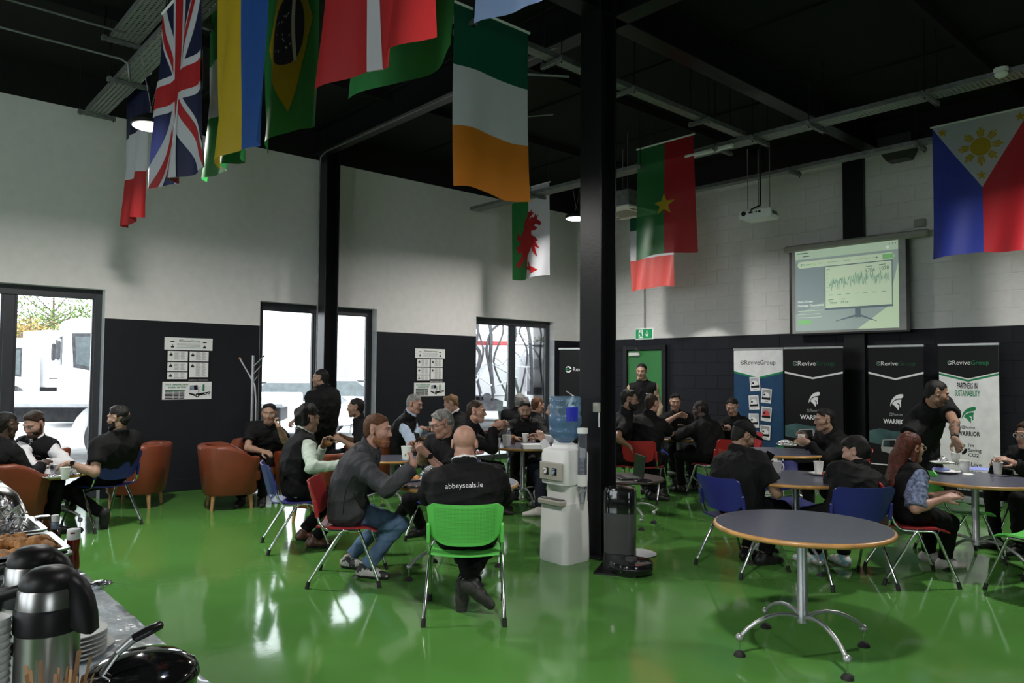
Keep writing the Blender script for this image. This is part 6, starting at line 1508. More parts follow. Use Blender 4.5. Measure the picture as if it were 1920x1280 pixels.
person('person in black T-shirt standing and leaning on the cup table', (1756, 737, 7.25), (1728, 7.75), 138, 104, 18, hipz=.90, stand=True, q='near', skin='skin_mid', hair=('crop', 'hair_black'), beard='stubble', bulk=1.22, sleeve='short', L=P3(1790, 823, 6.62), eL=(1, .3, 0), hdL=(A3(160, -1.4), A3(230)), cL=38, R=P3(1708, 858, 7.30), eR=(-.25, -.2, .1), hdR=(A3(160, -1.5), A3(60)), watch=-1, tattoo=-1)
chair('red', fl(1700, 5.92), 100, 'red chair under the person in floral sleeves', False)
person('person in black gilet with floral puff sleeves, seated side-on', (1708, 839, 6.0), (1703, 5.95), 94, 78, 4, q='near', hs=.94, s=.94, skin='skin_pink', hair=('long', 'hair_auburn'), sleeve='vest', under='cloth_floral', usleeve='puff', glasses='clear', shoe='shoe_white', sole='sole_pale', R=P3(1770, 935, 5.72), eR=(-.2, -.5, -1), L=P3(1768, 926, 6.1), fR=(1772, 1066), fL=(1742, 1052), toeR=82, toeL=110, bulk=1.0)
chair('green', fl(1790, 6.62), 98, 'green chair tucked behind the cup table, beside the standing person', False)
chair('green', fl(1945, 5.5), -28, 'green chair cut off by the right edge', False)
person('person with clear glasses at the right edge behind the paper cups', (1928, 815, 6.75), (1945, 6.95), 255, 262, 6, q='mid', skin='skin_light', hair=('long', 'hair_brown'), sleeve='long', glasses='clear', R=P3(1868, 869, 6.8), L=P3(1900, 868, 6.5), cR=35, eL=(.3, -.4, -1))
chair('blue', fl(1950, 7.0), 255, 'blue chair of the person at the right edge', False)
# ------------------------------------------------------------------ things on the tables
def solo(name, label, cat, mb, loc, rz=0, group=None, smooth=40, m=None):
    o = mb.build(name, m, None, smooth); o.location = loc; o.rotation_euler = (0, 0, rz); return tag(o, label, cat, group)
def cup_mb(h=.105, r=.041, m='cup_white'):
    return MB().use(m).lathe([(.0, .004), (r * .70, .004), (r * .72, .0), (r * .76, .004), (r, h - .004), (r + .0025, h - .002), (r + .0018, h), (r - .003, h - .002), (r * .74, .012), (.0, .012)], seg=24, cap=False)
CUP = cup_mb().build('paper_cup', None, None, 40).data; bpy.data.objects.remove(bpy.data.objects['paper_cup'])
def cup(label, p, g='paper cups on the tables', sc=1.0):
    o = link('paper_cup', CUP); o.location = p; o.scale = (sc, sc, sc); return tag(o, label, 'cup', g)
def plate(label, p, r=.088):
    return solo('paper_plate', label, 'plate', MB().use('cup_white').lathe([(.0, .004), (r * .68, .003), (r * .78, .006), (r, .016), (r + .001, .018), (r - .004, .0175), (r * .76, .009), (.0, .007)], seg=32, cap=False), p, 0, 'white plates')
def foil(label, p, sx, sy, sz, seed, parent=None):
    rn = random.Random(seed); mb = MB().use('foil'); n, m = 22, 14; rings = []
    for j in range(m + 1):
        t = j / m * PI / 2; ring = []
        for i in range(n):
            a = 2 * PI * i / n; k = 1 + .28 * (rn.random() - .5) * (1 if j else .6) + .12 * math.sin(3 * a + seed)
            ring.append((sx * math.cos(a) * math.cos(t) * k, sy * math.sin(a) * math.cos(t) * k, max(.001, sz * math.sin(t) * (1 + .5 * (rn.random() - .5)))))
        rings.append(ring)
    mb.loft(rings); return solo('foil_wrap', label, 'foil', mb, p, 0, 'crumpled foil', 0)
def lump(mb, c, r, seed, sc=(1, 1, 1), amp=.22):
    rn = random.Random(seed); o = len(mb.v); mb.ball(c, r, 12, 8, sc); c = Vector(c); dirs = [(Vector((rn.gauss(0, 1), rn.gauss(0, 1), rn.gauss(0, 1))).normalized(), rn.random() * 6) for _ in range(5)]
    for i in range(o, len(mb.v)):
        q = Vector(mb.v[i]) - c; d = q.normalized(); k = 1 + amp * sum(math.sin(4.5 * d.dot(n) + ph) for n, ph in dirs) / 3; mb.v[i] = tuple(c + q * k)
    return mb
def phone(label, p, rz=0, rot=None):
    o = solo('smartphone', label, 'phone', MB().use('black_gloss').box((0, 0, .004), (.072, .15, .008), .003), p, rz, 'phones')
    if rot is not None: o.rotation_euler = rot
    return o
tt = lambda px, py, z=TZ: at(px, py, z)
cup('paper cup raised by the person in the grey jacket', P3(762, 850, 5.50) - Vector((0, 0, .045)), sc=.95)
plate('white plate of pastries on the table by the person in the grey jacket', tt(770, 901))
for i, (dx, dy, rz, l) in enumerate(((-.025, -.01, .3, .05), (.02, .01, -.5, .055), (.0, .035, 1.2, .05))):
    mb = MB(); mb.use('crispy').tube([(-l, 0, .018), (-l * .5, .004, .024), (l * .5, .004, .024), (l, 0, .018)], [.012, .022, .023, .013], 10, flat=.8); mb.use('bread').tube([(l, 0, .018), (l * 1.08, 0, .018)], [.014, .010], 10)
    solo('sausage_roll', ['left browned pastry roll on the plate by the person in the grey jacket', 'right browned pastry roll on the plate by the person in the grey jacket', 'topmost pastry roll leaning over the other two'][i], 'pastry', mb, tt(770, 901) + Vector((dx, dy, .006 + (.012 if i == 2 else 0))), rz, 'pastries on the plate')
phone('brown phone lying on the table before the plate of pastries', tt(776, 913), 1.45)
foil('foil parcel on the table beside the person in the lettered jacket', tt(806, 893), .075, .085, .08, 3)
phone('phone held up by the person with black-rimmed glasses', P3(784, 825, 6.5), 0, (1.0, .25, 1.0))
for lb, px, py in (('left paper cup on the middle table, nearest the rim', 932, 838), ('paper cup in front of the person in black fleece', 985, 828), ('paper cup beside the papers near the water cooler', 1024, 831)): cup(lb, tt(px, py))
cup('tall lidded white cup on the middle table', tt(950, 837), sc=1.3)
t = thing('plastic_bottle', 'small clear bottle behind the tall white cup', 'bottle', tt(954, 832), 0)
MB().use('clear_glass').lathe([(.0, .0), (.028, .0), (.03, .01), (.03, .12), (.022, .15), (.012, .165), (.012, .175)], seg=18).build('bottle_body', None, t); MB().use('white_plastic').lathe([(.014, .172), (.014, .192), (.0, .194)], seg=14).build('cap', None, t)
t = thing('sauce_shaker', 'dark shaker with an orange lid on the middle table', 'shaker', tt(962, 833), 0)
MB().use('brown_sauce').lathe([(.0, 0), (.024, 0), (.024, .08), (.018, .09)], seg=16).build('shaker_body', None, t); MB().use('wood_edge').lathe([(.022, .085), (.022, .105), (.012, .115)], seg=16).build('lid', None, t)
mb = MB().use('paper')
for i in range(8): mb.box((random.Random(i).uniform(-.006, .006), 0, .003 + i * .006), (.30, .21, .0055))
solo('paper_stack', 'stack of white papers at the front of the middle table', 'papers', mb, tt(1003, 840), .12)
foil('small foil scrap left of the person in black fleece', tt(972, 827), .05, .04, .03, 5); foil('small foil scrap right of the person in black fleece', tt(1000, 829), .04, .035, .03, 6)
solo('bread_roll', 'bread roll held by the person in the black coat', 'roll', lump(MB().use('bread'), (0, 0, 0), .042, 4, (1, .7, .8), .1), P3(934, 791, 8.45))
solo('bread_roll', 'bitten roll held by the person with sage sleeves', 'roll', lump(MB().use('bread'), (0, 0, 0), .040, 5, (1, .7, .8), .12), P3(614, 831, 7.05))
solo('bread_roll', 'piece of bread held by the person with sunglasses on a black shirt', 'roll', lump(MB().use('bread'), (0, 0, 0), .035, 6, (1, .7, .7), .12), P3(634, 823, 9.5))
mb = MB().use('black_plastic')
for sx in (-1, 1): mb.tube([(sx * .03 + .024 * math.cos(k * .52), -.004, .02 * math.sin(k * .52)) for k in range(13)], .003, 6, cap=False).tube([(sx * .054, 0, .005), (sx * .05, .02, -.10)], .003, 6)
mb.tube([(-.006, -.004, 0), (.006, -.004, 0)], .003, 6)
solo('sunglasses', 'sunglasses hooked on a black shirt front', 'sunglasses', mb, P3(664, 797, 9.60), .9)
cup('paper cup by the light-blue cuffs under the wall notice', tt(809, 803))
# low table far left
z5 = .58
cup('paper cup nearest on the low table among the armchairs', at(122, 898, z5), sc=1.05); cup('paper cup in the outstretched hand at the low table', at(109, 891, z5))
plate('white plate at the edge of the low table at far left', at(100, 896, z5)); foil('crumpled foil on the low table at far left', at(98, 895, z5), .09, .05, .03, 8); foil('crumpled foil behind the nearest cup at far left', at(140, 888, z5), .07, .05, .05, 9)
t = thing('salt_shaker', 'white flared shaker on the low table at far left', 'shaker', at(87, 891, z5), 0)
MB().use('cup_white').lathe([(.0, 0), (.042, 0), (.034, .03), (.028, .07)], seg=16).build('shaker_body', None, t); MB().use('steel').lathe([(.03, .07), (.034, .085), (.034, .095), (.0, .098)], seg=16).build('lid', None, t)
foil('white napkin-like foil twist by the person at far left', at(48, 890, z5), .06, .04, .03, 10)
# far table by the green door
cup('paper cup on the table by the green door', tt(1258, 806)); solo('napkin', 'lime green napkin beside the cup by the green door', 'napkin', MB().use('green_plastic').box((0, 0, .004), (.16, .12, .006), .002, rot=Matrix.Rotation(.1, 3, 'X')), tt(1252, 808), .4)
for i, px in enumerate((1277, 1284)):
    t = thing('salt_shaker', ('left' if i == 0 else 'right') + ' one of two glass shakers by the person facing the camera', 'shaker', tt(px, 803), 0, 'glass shakers'); MB().use('clear_glass').lathe([(.0, 0), (.022, 0), (.02, .08)], seg=14).build('shaker_body', None, t); MB().use('steel').lathe([(.021, .08), (.021, .10), (.0, .105)], seg=14).build('lid', None, t)
foil('small foil scrap before the two glass shakers', tt(1271, 808), .05, .04, .03, 12)
phone('phone read by the person beside the photo banner', P3(1355, 797, 10.15), 0, (.7, .2, .8))
# foil table
plate('white plate under the foil parcel on the foil table', tt(1476, 836), .11); foil('foil parcel on the plate before the helmet banner', tt(1474, 835) + Vector((0, 0, .012)), .11, .075, .05, 13)
plate('small white plate with a bun beside the foil parcel', tt(1496, 832), .07); solo('bread_roll', 'bun on the small plate beside the foil parcel', 'roll', lump(MB().use('bread'), (0, 0, 0), .035, 15, (1, .8, .6), .1), tt(1494, 831) + Vector((0, 0, .025)))
cup('white bowl-like cup held by the person eating at the foil table', P3(1503, 826, 8.3) - Vector((0, 0, .03)), sc=.95)
# mug table
t = thing('mug', 'white glazed mug by the person in the black cap', 'mug', tt(1457, 886), 0)
MB().use('white_plastic').lathe([(.0, .0), (.028, 0), (.034, .012), (.043, .10), (.0455, .103), (.043, .104), (.039, .098), (.03, .014), (.0, .012)], seg=28, cap=False).build('mug_body', None, t)
MB().use('white_plastic').tube([(.02, -.038, .085), (.03, -.062, .085), (.034, -.070, .055), (.028, -.060, .028), (.018, -.034, .025)], .006, 8).build('handle', None, t, 60)
plate('saucer-like plate under the takeaway cup with stirrer', tt(1538, 890), .095); cup('takeaway cup with a wooden stirrer on a plate', tt(1535, 889) + Vector((0, 0, .008)))
solo('stirrer', 'wooden stirrer in the takeaway cup on the plate', 'stirrer', MB().use('stick').box((0, 0, .07), (.006, .0015, .14), 0, rot=Matrix.Rotation(.12, 3, 'Y')), tt(1536, 889) + Vector((0, 0, .016)))
solo('tea_bag_tag', 'tea bag tag hanging by the takeaway cup', 'tag', MB().use('truck_red').box((0, 0, .02), (.025, .002, .02)), tt(1541, 892) + Vector((0, -.03, .008)))
foil('foil scrap beside the takeaway cup', tt(1562, 888), .07, .05, .05, 17)
phone('phone in the hands of the person in the black cap', P3(1437, 861, 6.28), 0, (.9, .5, -.6))
# cup table
plate('plate with foil at the back of the cup table', tt(1766, 869), .11); foil('foil ball on the back plate of the cup table', tt(1768, 868) + Vector((0, 0, .01)), .055, .05, .05, 18)
plate('plate with a blue napkin on the cup table', tt(1775, 886), .11); foil_n = solo('napkin', 'crumpled blue napkin on the plate of the cup table', 'napkin', lump(MB().use('napkin_blue'), (0, 0, 0), .05, 19, (1.3, .9, .35), .5), tt(1766, 884) + Vector((0, 0, .02)))
cup('paper cup under the standing person\'s fingers', tt(1792, 868), sc=.98); cup('paper cup nearest the person in floral sleeves on the cup table', tt(1809, 886), sc=1.05)
solo('drink_lid', 'white cup lid lying on the cup table', 'lid', MB().use('cup_white').lathe([(.044, 0), (.045, .006), (.038, .012), (.0, .013)], seg=24), tt(1815, 890))
solo('napkin', 'pale blue folded napkin spread on the cup table', 'napkin', MB().use('napkin_blue').prism([(-.12, -.05), (.10, -.06), (.13, .0), (-.02, .07), (-.13, .03)], (0, 0, .001), (1, 0, 0), (0, 1, .15), (0, 0, .003)), tt(1840, 879))
cup('rear paper cup of the pair before the person at the edge', tt(1873, 876)); cup('front paper cup of the pair before the person at the edge', tt(1871, 888)); 
t = thing('paper_cup', 'paper cup with a grey sleeve at the right edge', 'cup', tt(1909, 889), 0, 'paper cups on the tables'); cup_mb(.115, .043).build('cup_body', None, t); MB().use('grey_plastic').lathe([(.0335, .025), (.0405, .075), (.0412, .075), (.0342, .025)], seg=24, cap=False).build('sleeve', None, t)
plate('plate of snacks between the cups at the right edge', tt(1892, 880), .10); solo('snack', 'golden snack on the plate at the right edge', 'snack', lump(MB().use('crispy'), (0, 0, 0), .03, 22, (1.3, .9, .6)), tt(1887, 878) + Vector((0, 0, .025)))
# laptop
t = thing('laptop', 'open black laptop on the low dark table behind the column', 'laptop', fl(1186, 7.82, .50), yaw(az(262)))
MB().use('black_plastic').box((0, .05, .009), (.34, .24, .016), .004).build('base', None, t); MB().use('black_plastic').box((0, -.075, .125), (.34, .012, .235), .004, rot=Matrix.Rotation(.12, 3, 'X')).build('screen', None, t); MB().use('dock_grey').box((0, .04, .0185), (.29, .11, .003), .001).build('keyboard', None, t)
solo('charging_cable', 'coiled black cable beside the laptop', 'cable', MB().use('black_plastic').tube([(.09 * math.cos(k * .5) * (1 + .1 * math.sin(k)), .06 * math.sin(k * .5) - .01 * k * .1, .008 + .003 * math.sin(k * 1.3)) for k in range(34)], .005, 6), fl(1205, 7.62, .50))
# ------------------------------------------------------------------ water cooler
wc = fl(1060, 6.42); wr_ = -TH
t = thing('water_cooler', 'white floor-standing water cooler beside the main column', 'water cooler', wc, wr_)
def rrect(w, d, r, n=5, dy=0):
    o = []
    for cx_, cy_, a0 in ((w / 2 - r, d / 2 - r, 0), (-w / 2 + r, d / 2 - r, 90), (-w / 2 + r, -d / 2 + r, 180), (w / 2 - r, -d / 2 + r, 270)):
        for k in range(n + 1): a = math.radians(a0 + 90 * k / n); o.append((cx_ + r * math.cos(a), cy_ + r * math.sin(a) + dy))
    return o
def ringz(poly, z): return [(x, y, z) for x, y in poly]
b = MB().use('white_plastic')
b.loft([ringz(rrect(.325, .32, .05), .0), ringz(rrect(.335, .33, .055), .02), ringz(rrect(.325, .32, .055), .36), ringz(rrect(.315, .31, .055), .50)]); b.loft([ringz(rrect(.30, .25, .05, dy=.03), .49), ringz(rrect(.295, .25, .05, dy=.03), .66)]); b.loft([ringz(rrect(.315, .30, .055), .655), ringz(rrect(.32, .315, .06), .70), ringz(rrect(.32, .32, .06), .90), ringz(rrect(.30, .30, .07), .945), ringz(rrect(.20, .20, .08), .965)])
b.build('cabinet', None, t, 40)
MB().use('grey_plastic').box((0, -.165, .765), (.28, .02, .155), .02).build('tap_panel', None, t)
for x_, c_ in ((-.05, 'print_white'), (.045, 'label_blue')):
    MB().use('black_plastic').box((x_, -.173, .765), (.058, .012, .065), .006).build('tap_recess', None, t); MB().use(c_).cyl((x_, -.178, .775), (x_, -.195, .745), .013, .010, 10).box((x_, -.19, .785), (.03, .02, .012), .004).build('tap', None, t)
MB().use('grey_plastic').box((0, -.155, .505), (.29, .075, .05), .012).build('drip_tray', None, t); MB().use('dock_grey').box((0, -.155, .533), (.25, .055, .006), .001).build('drip_grid', None, t)
MB().use('rubber').box((0, 0, .003), (.30, .29, .006)).build('plinth', None, t)
MB().use('white_plastic').lathe([(.12, .955), (.11, .985), (.085, .99), (.07, 1.0)], seg=28).build('bottle_collar', None, t)
bt = thing('water_bottle', 'large blue-tinted water bottle upturned on the cooler', 'bottle', wc + Vector((0, 0, .985)), wr_)
MB().use('bottle_glass').lathe([(.03, .0), (.055, .015), (.10, .05), (.133, .085), (.137, .10), (.137, .135), (.128, .145), (.128, .155), (.137, .165), (.137, .25), (.128, .26), (.128, .27), (.137, .28), (.137, .335), (.131, .35), (.137, .36), (.137, .395), (.125, .412), (.02, .415)], seg=36).build('bottle_shell', None, bt, 50)
for k in range(18): a = 2 * PI * k / 18; MB().use('bottle_glass').tube([(.137 * math.cos(a), .137 * math.sin(a), .175), (.137 * math.cos(a), .137 * math.sin(a), .24)], .006, 6).build('rib', None, bt, 60)
MB().use('bottle_glass').lathe([(.03, .004), (.054, .018), (.098, .053), (.13, .088), (.132, .23), (.0, .23)], seg=30).build('water', None, bt, 50)
MB().use('napkin_blue').lathe([(.1385, .215), (.1385, .33)], seg=40, cap=False).build('x', None, bt, 60); bpy.data.objects.remove(bpy.data.objects['x'])
lab = MB(); MM('label_royal', (.02, .03, .42), .4); lab.use('label_royal').sheet(lambda u_, v_: (.1395 * math.cos(-.75 + .85 * u_), .1395 * math.sin(-.75 + .85 * u_), .205 + .12 * v_), 12, 3); lab.build('label', None, bt, 60, fixn=False)
ct = thing('cup_dispenser', 'clear tube cup holder fixed to the side of the water cooler', 'cup holder', wc + NV * .205 - EV * .0 + Vector((0, 0, .60)), wr_)
MB().use('clear_glass').lathe([(.038, .0), (.038, .50)], seg=24, cap=False).build('tube', None, ct, 60); MB().use('white_plastic').lathe([(.044, .49), (.046, .50), (.046, .535), (.0, .54)], seg=24).build('lid', None, ct); MB().use('white_plastic').lathe([(.040, .05), (.043, .05), (.043, .145), (.040, .145)], seg=24, cap=False).box((-.025, 0, .10), (.05, .05, .08), .006).build('bracket', None, ct)
cs = MB().use('clear_glass')
for k in range(7): cs.lathe([(.022, .02 + k * .035), (.034, .075 + k * .035)], seg=18, cap=False)
cs.lathe([(.018, -.10), (.030, .0)], seg=18, cap=False); cs.build('clear_cups', None, ct, 60)
# ------------------------------------------------------------------ robot vacuum and its dock
dk = fl(1163, 6.20)
t = thing('vacuum_dock', 'tall dark grey robot-vacuum dock at the foot of the column', 'vacuum dock', dk, -TH + .55)
MB().use('dock_grey').loft([ringz(rrect(.25, .22, .06), .12), ringz(rrect(.255, .225, .06), .45)]).build('lower_tank', None, t, 40)
MB().use('black_gloss').loft([ringz(rrect(.255, .225, .06), .452), ringz(rrect(.255, .225, .06), .62), ringz(rrect(.235, .205, .06), .655), ringz(rrect(.14, .12, .05), .668)]).build('upper_cover', None, t, 40)
MB().use('black_plastic').loft([ringz(rrect(.26, .24, .05), 0), ringz(rrect(.25, .23, .05), .125)]).build('foot', None, t, 40); MB().use('black_plastic').prism([(-.17, -.30), (.17, -.30), (.20, -.38), (.15, .1), (-.15, .1), (-.20, -.38)][:2] + [(.15, .1), (-.15, .1)], (0, 0, .001), (1, 0, 0), (0, 1, 0), (0, 0, .012)).build('ramp', None, t)
for k in range(4): MB().use('chrome').ball((-.07 + k * .045, -.06, .655), .012, 8, 6).build('stud', None, t)
r_ = thing('robot_vacuum', 'black disc robot vacuum parked against its dock', 'robot vacuum', fl(1184, 6.0), -TH + .55)
MB().use('black_gloss').lathe([(.14, .012), (.168, .02), (.172, .035), (.172, .085), (.165, .098), (.12, .104), (.0, .105)], seg=40).build('shell', None, r_, 40); MB().use('dock_grey').lathe([(.05, .104), (.048, .122), (.0, .124)], seg=24).build('sensor_turret', None, r_); MB().use('black_plastic').tube([(.173 * math.cos(math.radians(a_)), .173 * math.sin(math.radians(a_)), .06) for a_ in range(200, 345, 12)], .012, 6).build('bumper', None, r_, 60)
solo('weighted_disc', 'grey disc lying on the floor behind the robot vacuum', 'disc', MB().use('truck_grey').lathe([(.0, .004), (.16, .004), (.165, .010), (.15, .016), (.0, .018)], seg=32), fl(1196, 6.62))
solo('power_lead', 'black lead curling down the dock at the column foot', 'cable', MB().use('black_plastic').tube([(0, 0, .22), (.03, -.03, .17), (.10, -.05, .13), (.17, -.06, .11), (.22, -.02, .09)], .004, 6), fl(1134, 6.33))
# ------------------------------------------------------------------ coat stand
t = thing('coat_stand', 'metal coat stand with knobbed branches before the window', 'coat stand', fl(474, 9.75), 0)
MB().use('silver_paint').tube([(0, 0, .02), (0, 0, 1.80)], .018, 12).build('pole', None, t, 60); MB().use('silver_paint').lathe([(.0, 0), (.19, 0), (.19, .015), (.04, .03), (.02, .05)], seg=30).build('base', None, t)
for (x1_, z1_, x0_, z0_, mm_) in ((.145, 1.79, .015, 1.66, 'shoe_brown'), (.11, 1.66, .015, 1.56, 'shoe_brown'), (.075, 1.53, .015, 1.46, 'shoe_brown')):
    a_ = MB().use('silver_paint').tube([(x0_, 0, z0_), (x1_, -.02, z1_)], .007, 8).build('branch', None, t, 60); MB().use(mm_).ball((x1_, -.02, z1_), .013, 10, 8).build('knob', None, a_)
a_ = MB().use('silver_paint').tube([(.055, .0, .9), (.052, 0, 1.2), (.03, 0, 1.40), (-.03, 0, 1.52), (-.165, -.02, 1.755)], .012, 8).build('branch', None, t, 60); MB().use('wood_leg').ball((-.167, -.02, 1.76), .017, 10, 8).build('knob', None, a_)
# ------------------------------------------------------------------ buffet
BZ = .75
t = thing('buffet_table', 'long buffet table under shiny blue-grey cloth at lower left', 'table', (0, 0, 0), -TH)
MB().use('dark_brown_top').box((-3.7, .38, BZ - .03), (4.4, .74, .03)).build('tabletop', None, t)
for x_ in (-5.7, -3.6, -1.7):
    for y_ in (.10, .66): MB().use('chrome').tube([(x_, y_, BZ - .04), (x_, y_, 0)], .016, 10).build('leg', None, t)
rn = random.Random(2)
def clothf(u, v):
    x_ = -5.95 + 4.5 * u; s = v * 1.22 - .11                            # across: drop, top, drop
    wob = .012 * math.sin(x_ * 11 + 1) + .006 * math.sin(x_ * 23)
    if s < 0: return (x_, -.005 - .01, BZ + .004 + s * 2.0)
    if s > 1: return (x_ + wob, .765 + .012 + .5 * wob * (s - 1) * 20, BZ + .004 - (s - 1) * 2.0)
    return (x_, -.005 + .77 * s, BZ + .006 + .0022 * math.sin(x_ * 31 + s * 8) * math.sin(s * 19 + x_ * 5))
cl = MB().use('oilcloth').sheet(clothf, 120, 40).build('table_cloth', None, None, 60, fixn=False); cl.rotation_euler = (0, 0, -TH); tag(cl, 'shiny blue-grey tablecloth wrinkled over the buffet table', 'tablecloth')
def chafer(label, xc, lid, seed):
    t = thing('chafing_dish', label, 'chafing dish', rw(xc, .37, BZ), -TH, 'steel chafing dishes on the buffet')
    hx, hy, rz_ = .20, .315, .135
    for sx in (-1, 1):
        for sy in (-1, 1): MB().use('steel').tube([(sx * .17, sy * .27, rz_ - .05), (sx * .18, sy * .285, 0)], .009, 8).build('leg', None, t, 60)
    def tray_mb(a, b, z0, z1, rim):
        m_ = MB().use('steel'); P = lambda w, d, z: ringz(rrect(w * 2, d * 2, .035), z)
        return m_.loft([P(a - .02, b - .02, z0), P(a - .004, b - .004, z1 - .01), P(a, b, z1), P(a + rim, b + rim, z1 + .002), P(a + rim, b + rim, z1 - .006)], cap=False).add([Vector(q) for q in P(a - .02, b - .02, z0)], [tuple(range(24))])
    tray_mb(hx, hy, rz_ - .09, rz_ - .02, .012).build('water_pan', None, t, 40); tray_mb(hx - .018, hy - .018, rz_ - .05, rz_, .022).build('food_pan', None, t, 40)
    MB().use('steel').tube([(-.05, -hy - .03, rz_ - .06), (-.05, -hy - .06, rz_ - .06), (.05, -hy - .06, rz_ - .06), (.05, -hy - .03, rz_ - .06)], .006, 6).build('end_handle', None, t, 60); MB().use('steel').box((0, 0, .03), (.08, .08, .05), .01).build('burner_cup', None, t)
    if lid:
        l = MB().use('steel').loft([ringz(rrect(hx * 2, hy * 2, .04), rz_ + .004), ringz(rrect(hx * 1.96, hy * 1.96, .05), rz_ + .03), ringz(rrect(hx * 1.75, hy * 1.8, .06), rz_ + .09), ringz(rrect(hx * 1.35, hy * 1.55, .08), rz_ + .125), ringz(rrect(hx * .6, hy * .9, .08), rz_ + .14)]).build('lid', None, t, 40)
        MB().use('chrome').tube([(-.06, hy * .2, rz_ + .13), (-.05, hy * .2, rz_ + .175), (.05, hy * .2, rz_ + .175), (.06, hy * .2, rz_ + .13)], .007, 8).build('lid_handle', None, l, 60)
    return t
chafer('open chafing dish piled with golden fritters, nearest the flasks', -3.60, False, 1); chafer('open chafing dish of crumpled foil behind the fritters', -4.06, False, 2); chafer('lidded chafing dish behind the foil dish', -4.55, True, 3); chafer('farthest lidded chafing dish on the buffet', -5.02, True, 4)
k = 0
for i in range(4):
    for j in range(8):
        k += 1; rr = random.Random(k); mb = lump(MB().use('crispy'), (0, 0, 0), .039, k, (1.12, .95, .68), .30)
        solo('fritter', 'golden crispy fritter in the open chafing dish', 'fritter', mb, rw(-3.60 + (i - 1.5) * .082 + rr.uniform(-.012, .012), .37 + (j - 3.5) * .070 + rr.uniform(-.015, .015), BZ + .122 + rr.uniform(-.008, .022)), rr.random() * 6, 'fritters in the open chafing dish')
foil('tall crumpled foil heap in the second chafing dish', rw(-4.06, .50, BZ + .10), .12, .13, .15, 31); foil('low crumpled foil sheet in the second chafing dish', rw(-4.04, .24, BZ + .10), .15, .16, .06, 32)
def bottle(label, p, prof, body, parts, sc=.74):
    t = thing('sauce_bottle', label, 'bottle', p, .4, 'sauce bottles on the buffet'); t.scale = (sc * .95, sc * .95, sc * 1.15); MB().use(body).lathe(prof, seg=26).build('bottle_body', None, t, 50)
    for nm, m_, pr_ in parts: MB().use(m_).lathe(pr_, seg=26, cap=nm != 'label').build(nm, None, t, 40)
    return t
kp = rw(-3.60, .735, BZ + .006)
kb = bottle('red ketchup squeeze bottle with a wide white cap', kp, [(.0, 0), (.036, 0), (.038, .01), (.035, .06), (.031, .09), (.034, .12), (.036, .14), (.034, .148)], 'ketchup', [('cap', 'white_plastic', [(.0355, .146), (.038, .150), (.036, .195), (.0, .197)])])
MB().use('ketchup').box((.0, -.037, .18), (.026, .004, .008), .002).build('cap_slot', None, kb)
bottle('brown sauce bottle with white cap and blue label', rw(-3.98, .735, BZ + .006), [(.0, 0), (.036, 0), (.037, .01), (.037, .09), (.028, .115), (.022, .125), (.020, .165)], 'brown_sauce', [('label', 'label_blue', [(.0225, .122), (.0225, .160)]), ('cap', 'white_plastic', [(.022, .163), (.022, .198), (.0, .20)])])
bottle('squat amber sauce jar with a cream label behind the brown sauce', rw(-4.16, .715, BZ + .006), [(.0, 0), (.055, 0), (.057, .012), (.055, .10), (.045, .135), (.043, .15)], 'amber', [('label', 'label_cream', [(.0575, .02), (.0562, .085)]), ('cap', 'brown_sauce', [(.046, .148), (.046, .165), (.0, .167)])])
def airpot(label, p, rz):
    t = thing('airpot', label, 'flask', p, rz, 'pump flasks on the buffet')
    t.scale = (.84, .84, 1)
    MB().use('steel_brushed').lathe([(.0, .0), (.074, .0), (.076, .01), (.076, .278)], seg=40).build('flask_body', None, t, 40)
    MB().use('black_matt').lathe([(.0765, .262), (.080, .266), (.080, .312), (.076, .318)], seg=40).build('collar', None, t, 40)
    MB().use('steel_brushed').lathe([(.0755, .316), (.072, .354), (.066, .362)], seg=40).build('upper_band', None, t, 40)
    MB().use('black_matt').lathe([(.0, .358), (.069, .358), (.070, .368), (.062, .385), (.040, .398), (.0, .402)], seg=36).build('lid', None, t, 50)
    rg = []
    for x_, z0_, z1_, w_ in ((.02, .345, .390, .034), (.060, .28, .386, .042), (.088, .262, .368, .038), (.106, .256, .338, .032), (.117, .254, .305, .026), (.121, .256, .280, .02)): rg.append([(x_, -w_, z0_), (x_, w_, z0_), (x_, w_ * .8, z1_ - .012), (x_, w_ * .35, z1_), (x_, -w_ * .35, z1_), (x_, -w_ * .8, z1_ - .012)])
    MB().use('black_matt').loft(rg).build('spout_hood', None, t, 60)
    MB().use('black_matt').tube([(-.070, 0, .35), (-.12, 0, .34), (-.135, 0, .30), (-.125, 0, .24), (-.075, 0, .215)], [.014, .016, .017, .015, .012], 10).build('handle', None, t, 60); MB().use('black_matt').lathe([(.077, .0), (.078, .02), (.0765, .025)], seg=36).build('base_ring', None, t)
    return t
airpot('steel pump flask with black lid, nearest the camera', fl(106, 1.68, BZ + .006), .15); airpot('steel pump flask with black lid, behind the nearest one', fl(76, 1.87, BZ + .006), .25)
for k in range(6):
    solo('side_plate', 'topmost white plate of the short stack beside the flask' if k == 5 else 'white plate within the short stack beside the flask' if k else 'bottom white plate of the stack, lying beneath the others', 'plate', MB().use('cup_white').lathe([(.0, .002), (.060, .0), (.066, .004), (.090, .013), (.0915, .016), (.088, .0165), (.064, .008), (.0, .006)], seg=40, cap=False), fl(152, 2.20, BZ + .008 + k * .0125), 0, 'stacked white plates')
solo('side_plate', 'single white plate peeping from under the plate stack', 'plate', MB().use('cup_white').lathe([(.0, .001), (.060, .0), (.085, .008), (.086, .010), (.0, .004)], seg=40, cap=False), fl(172, 2.28, BZ + .007))
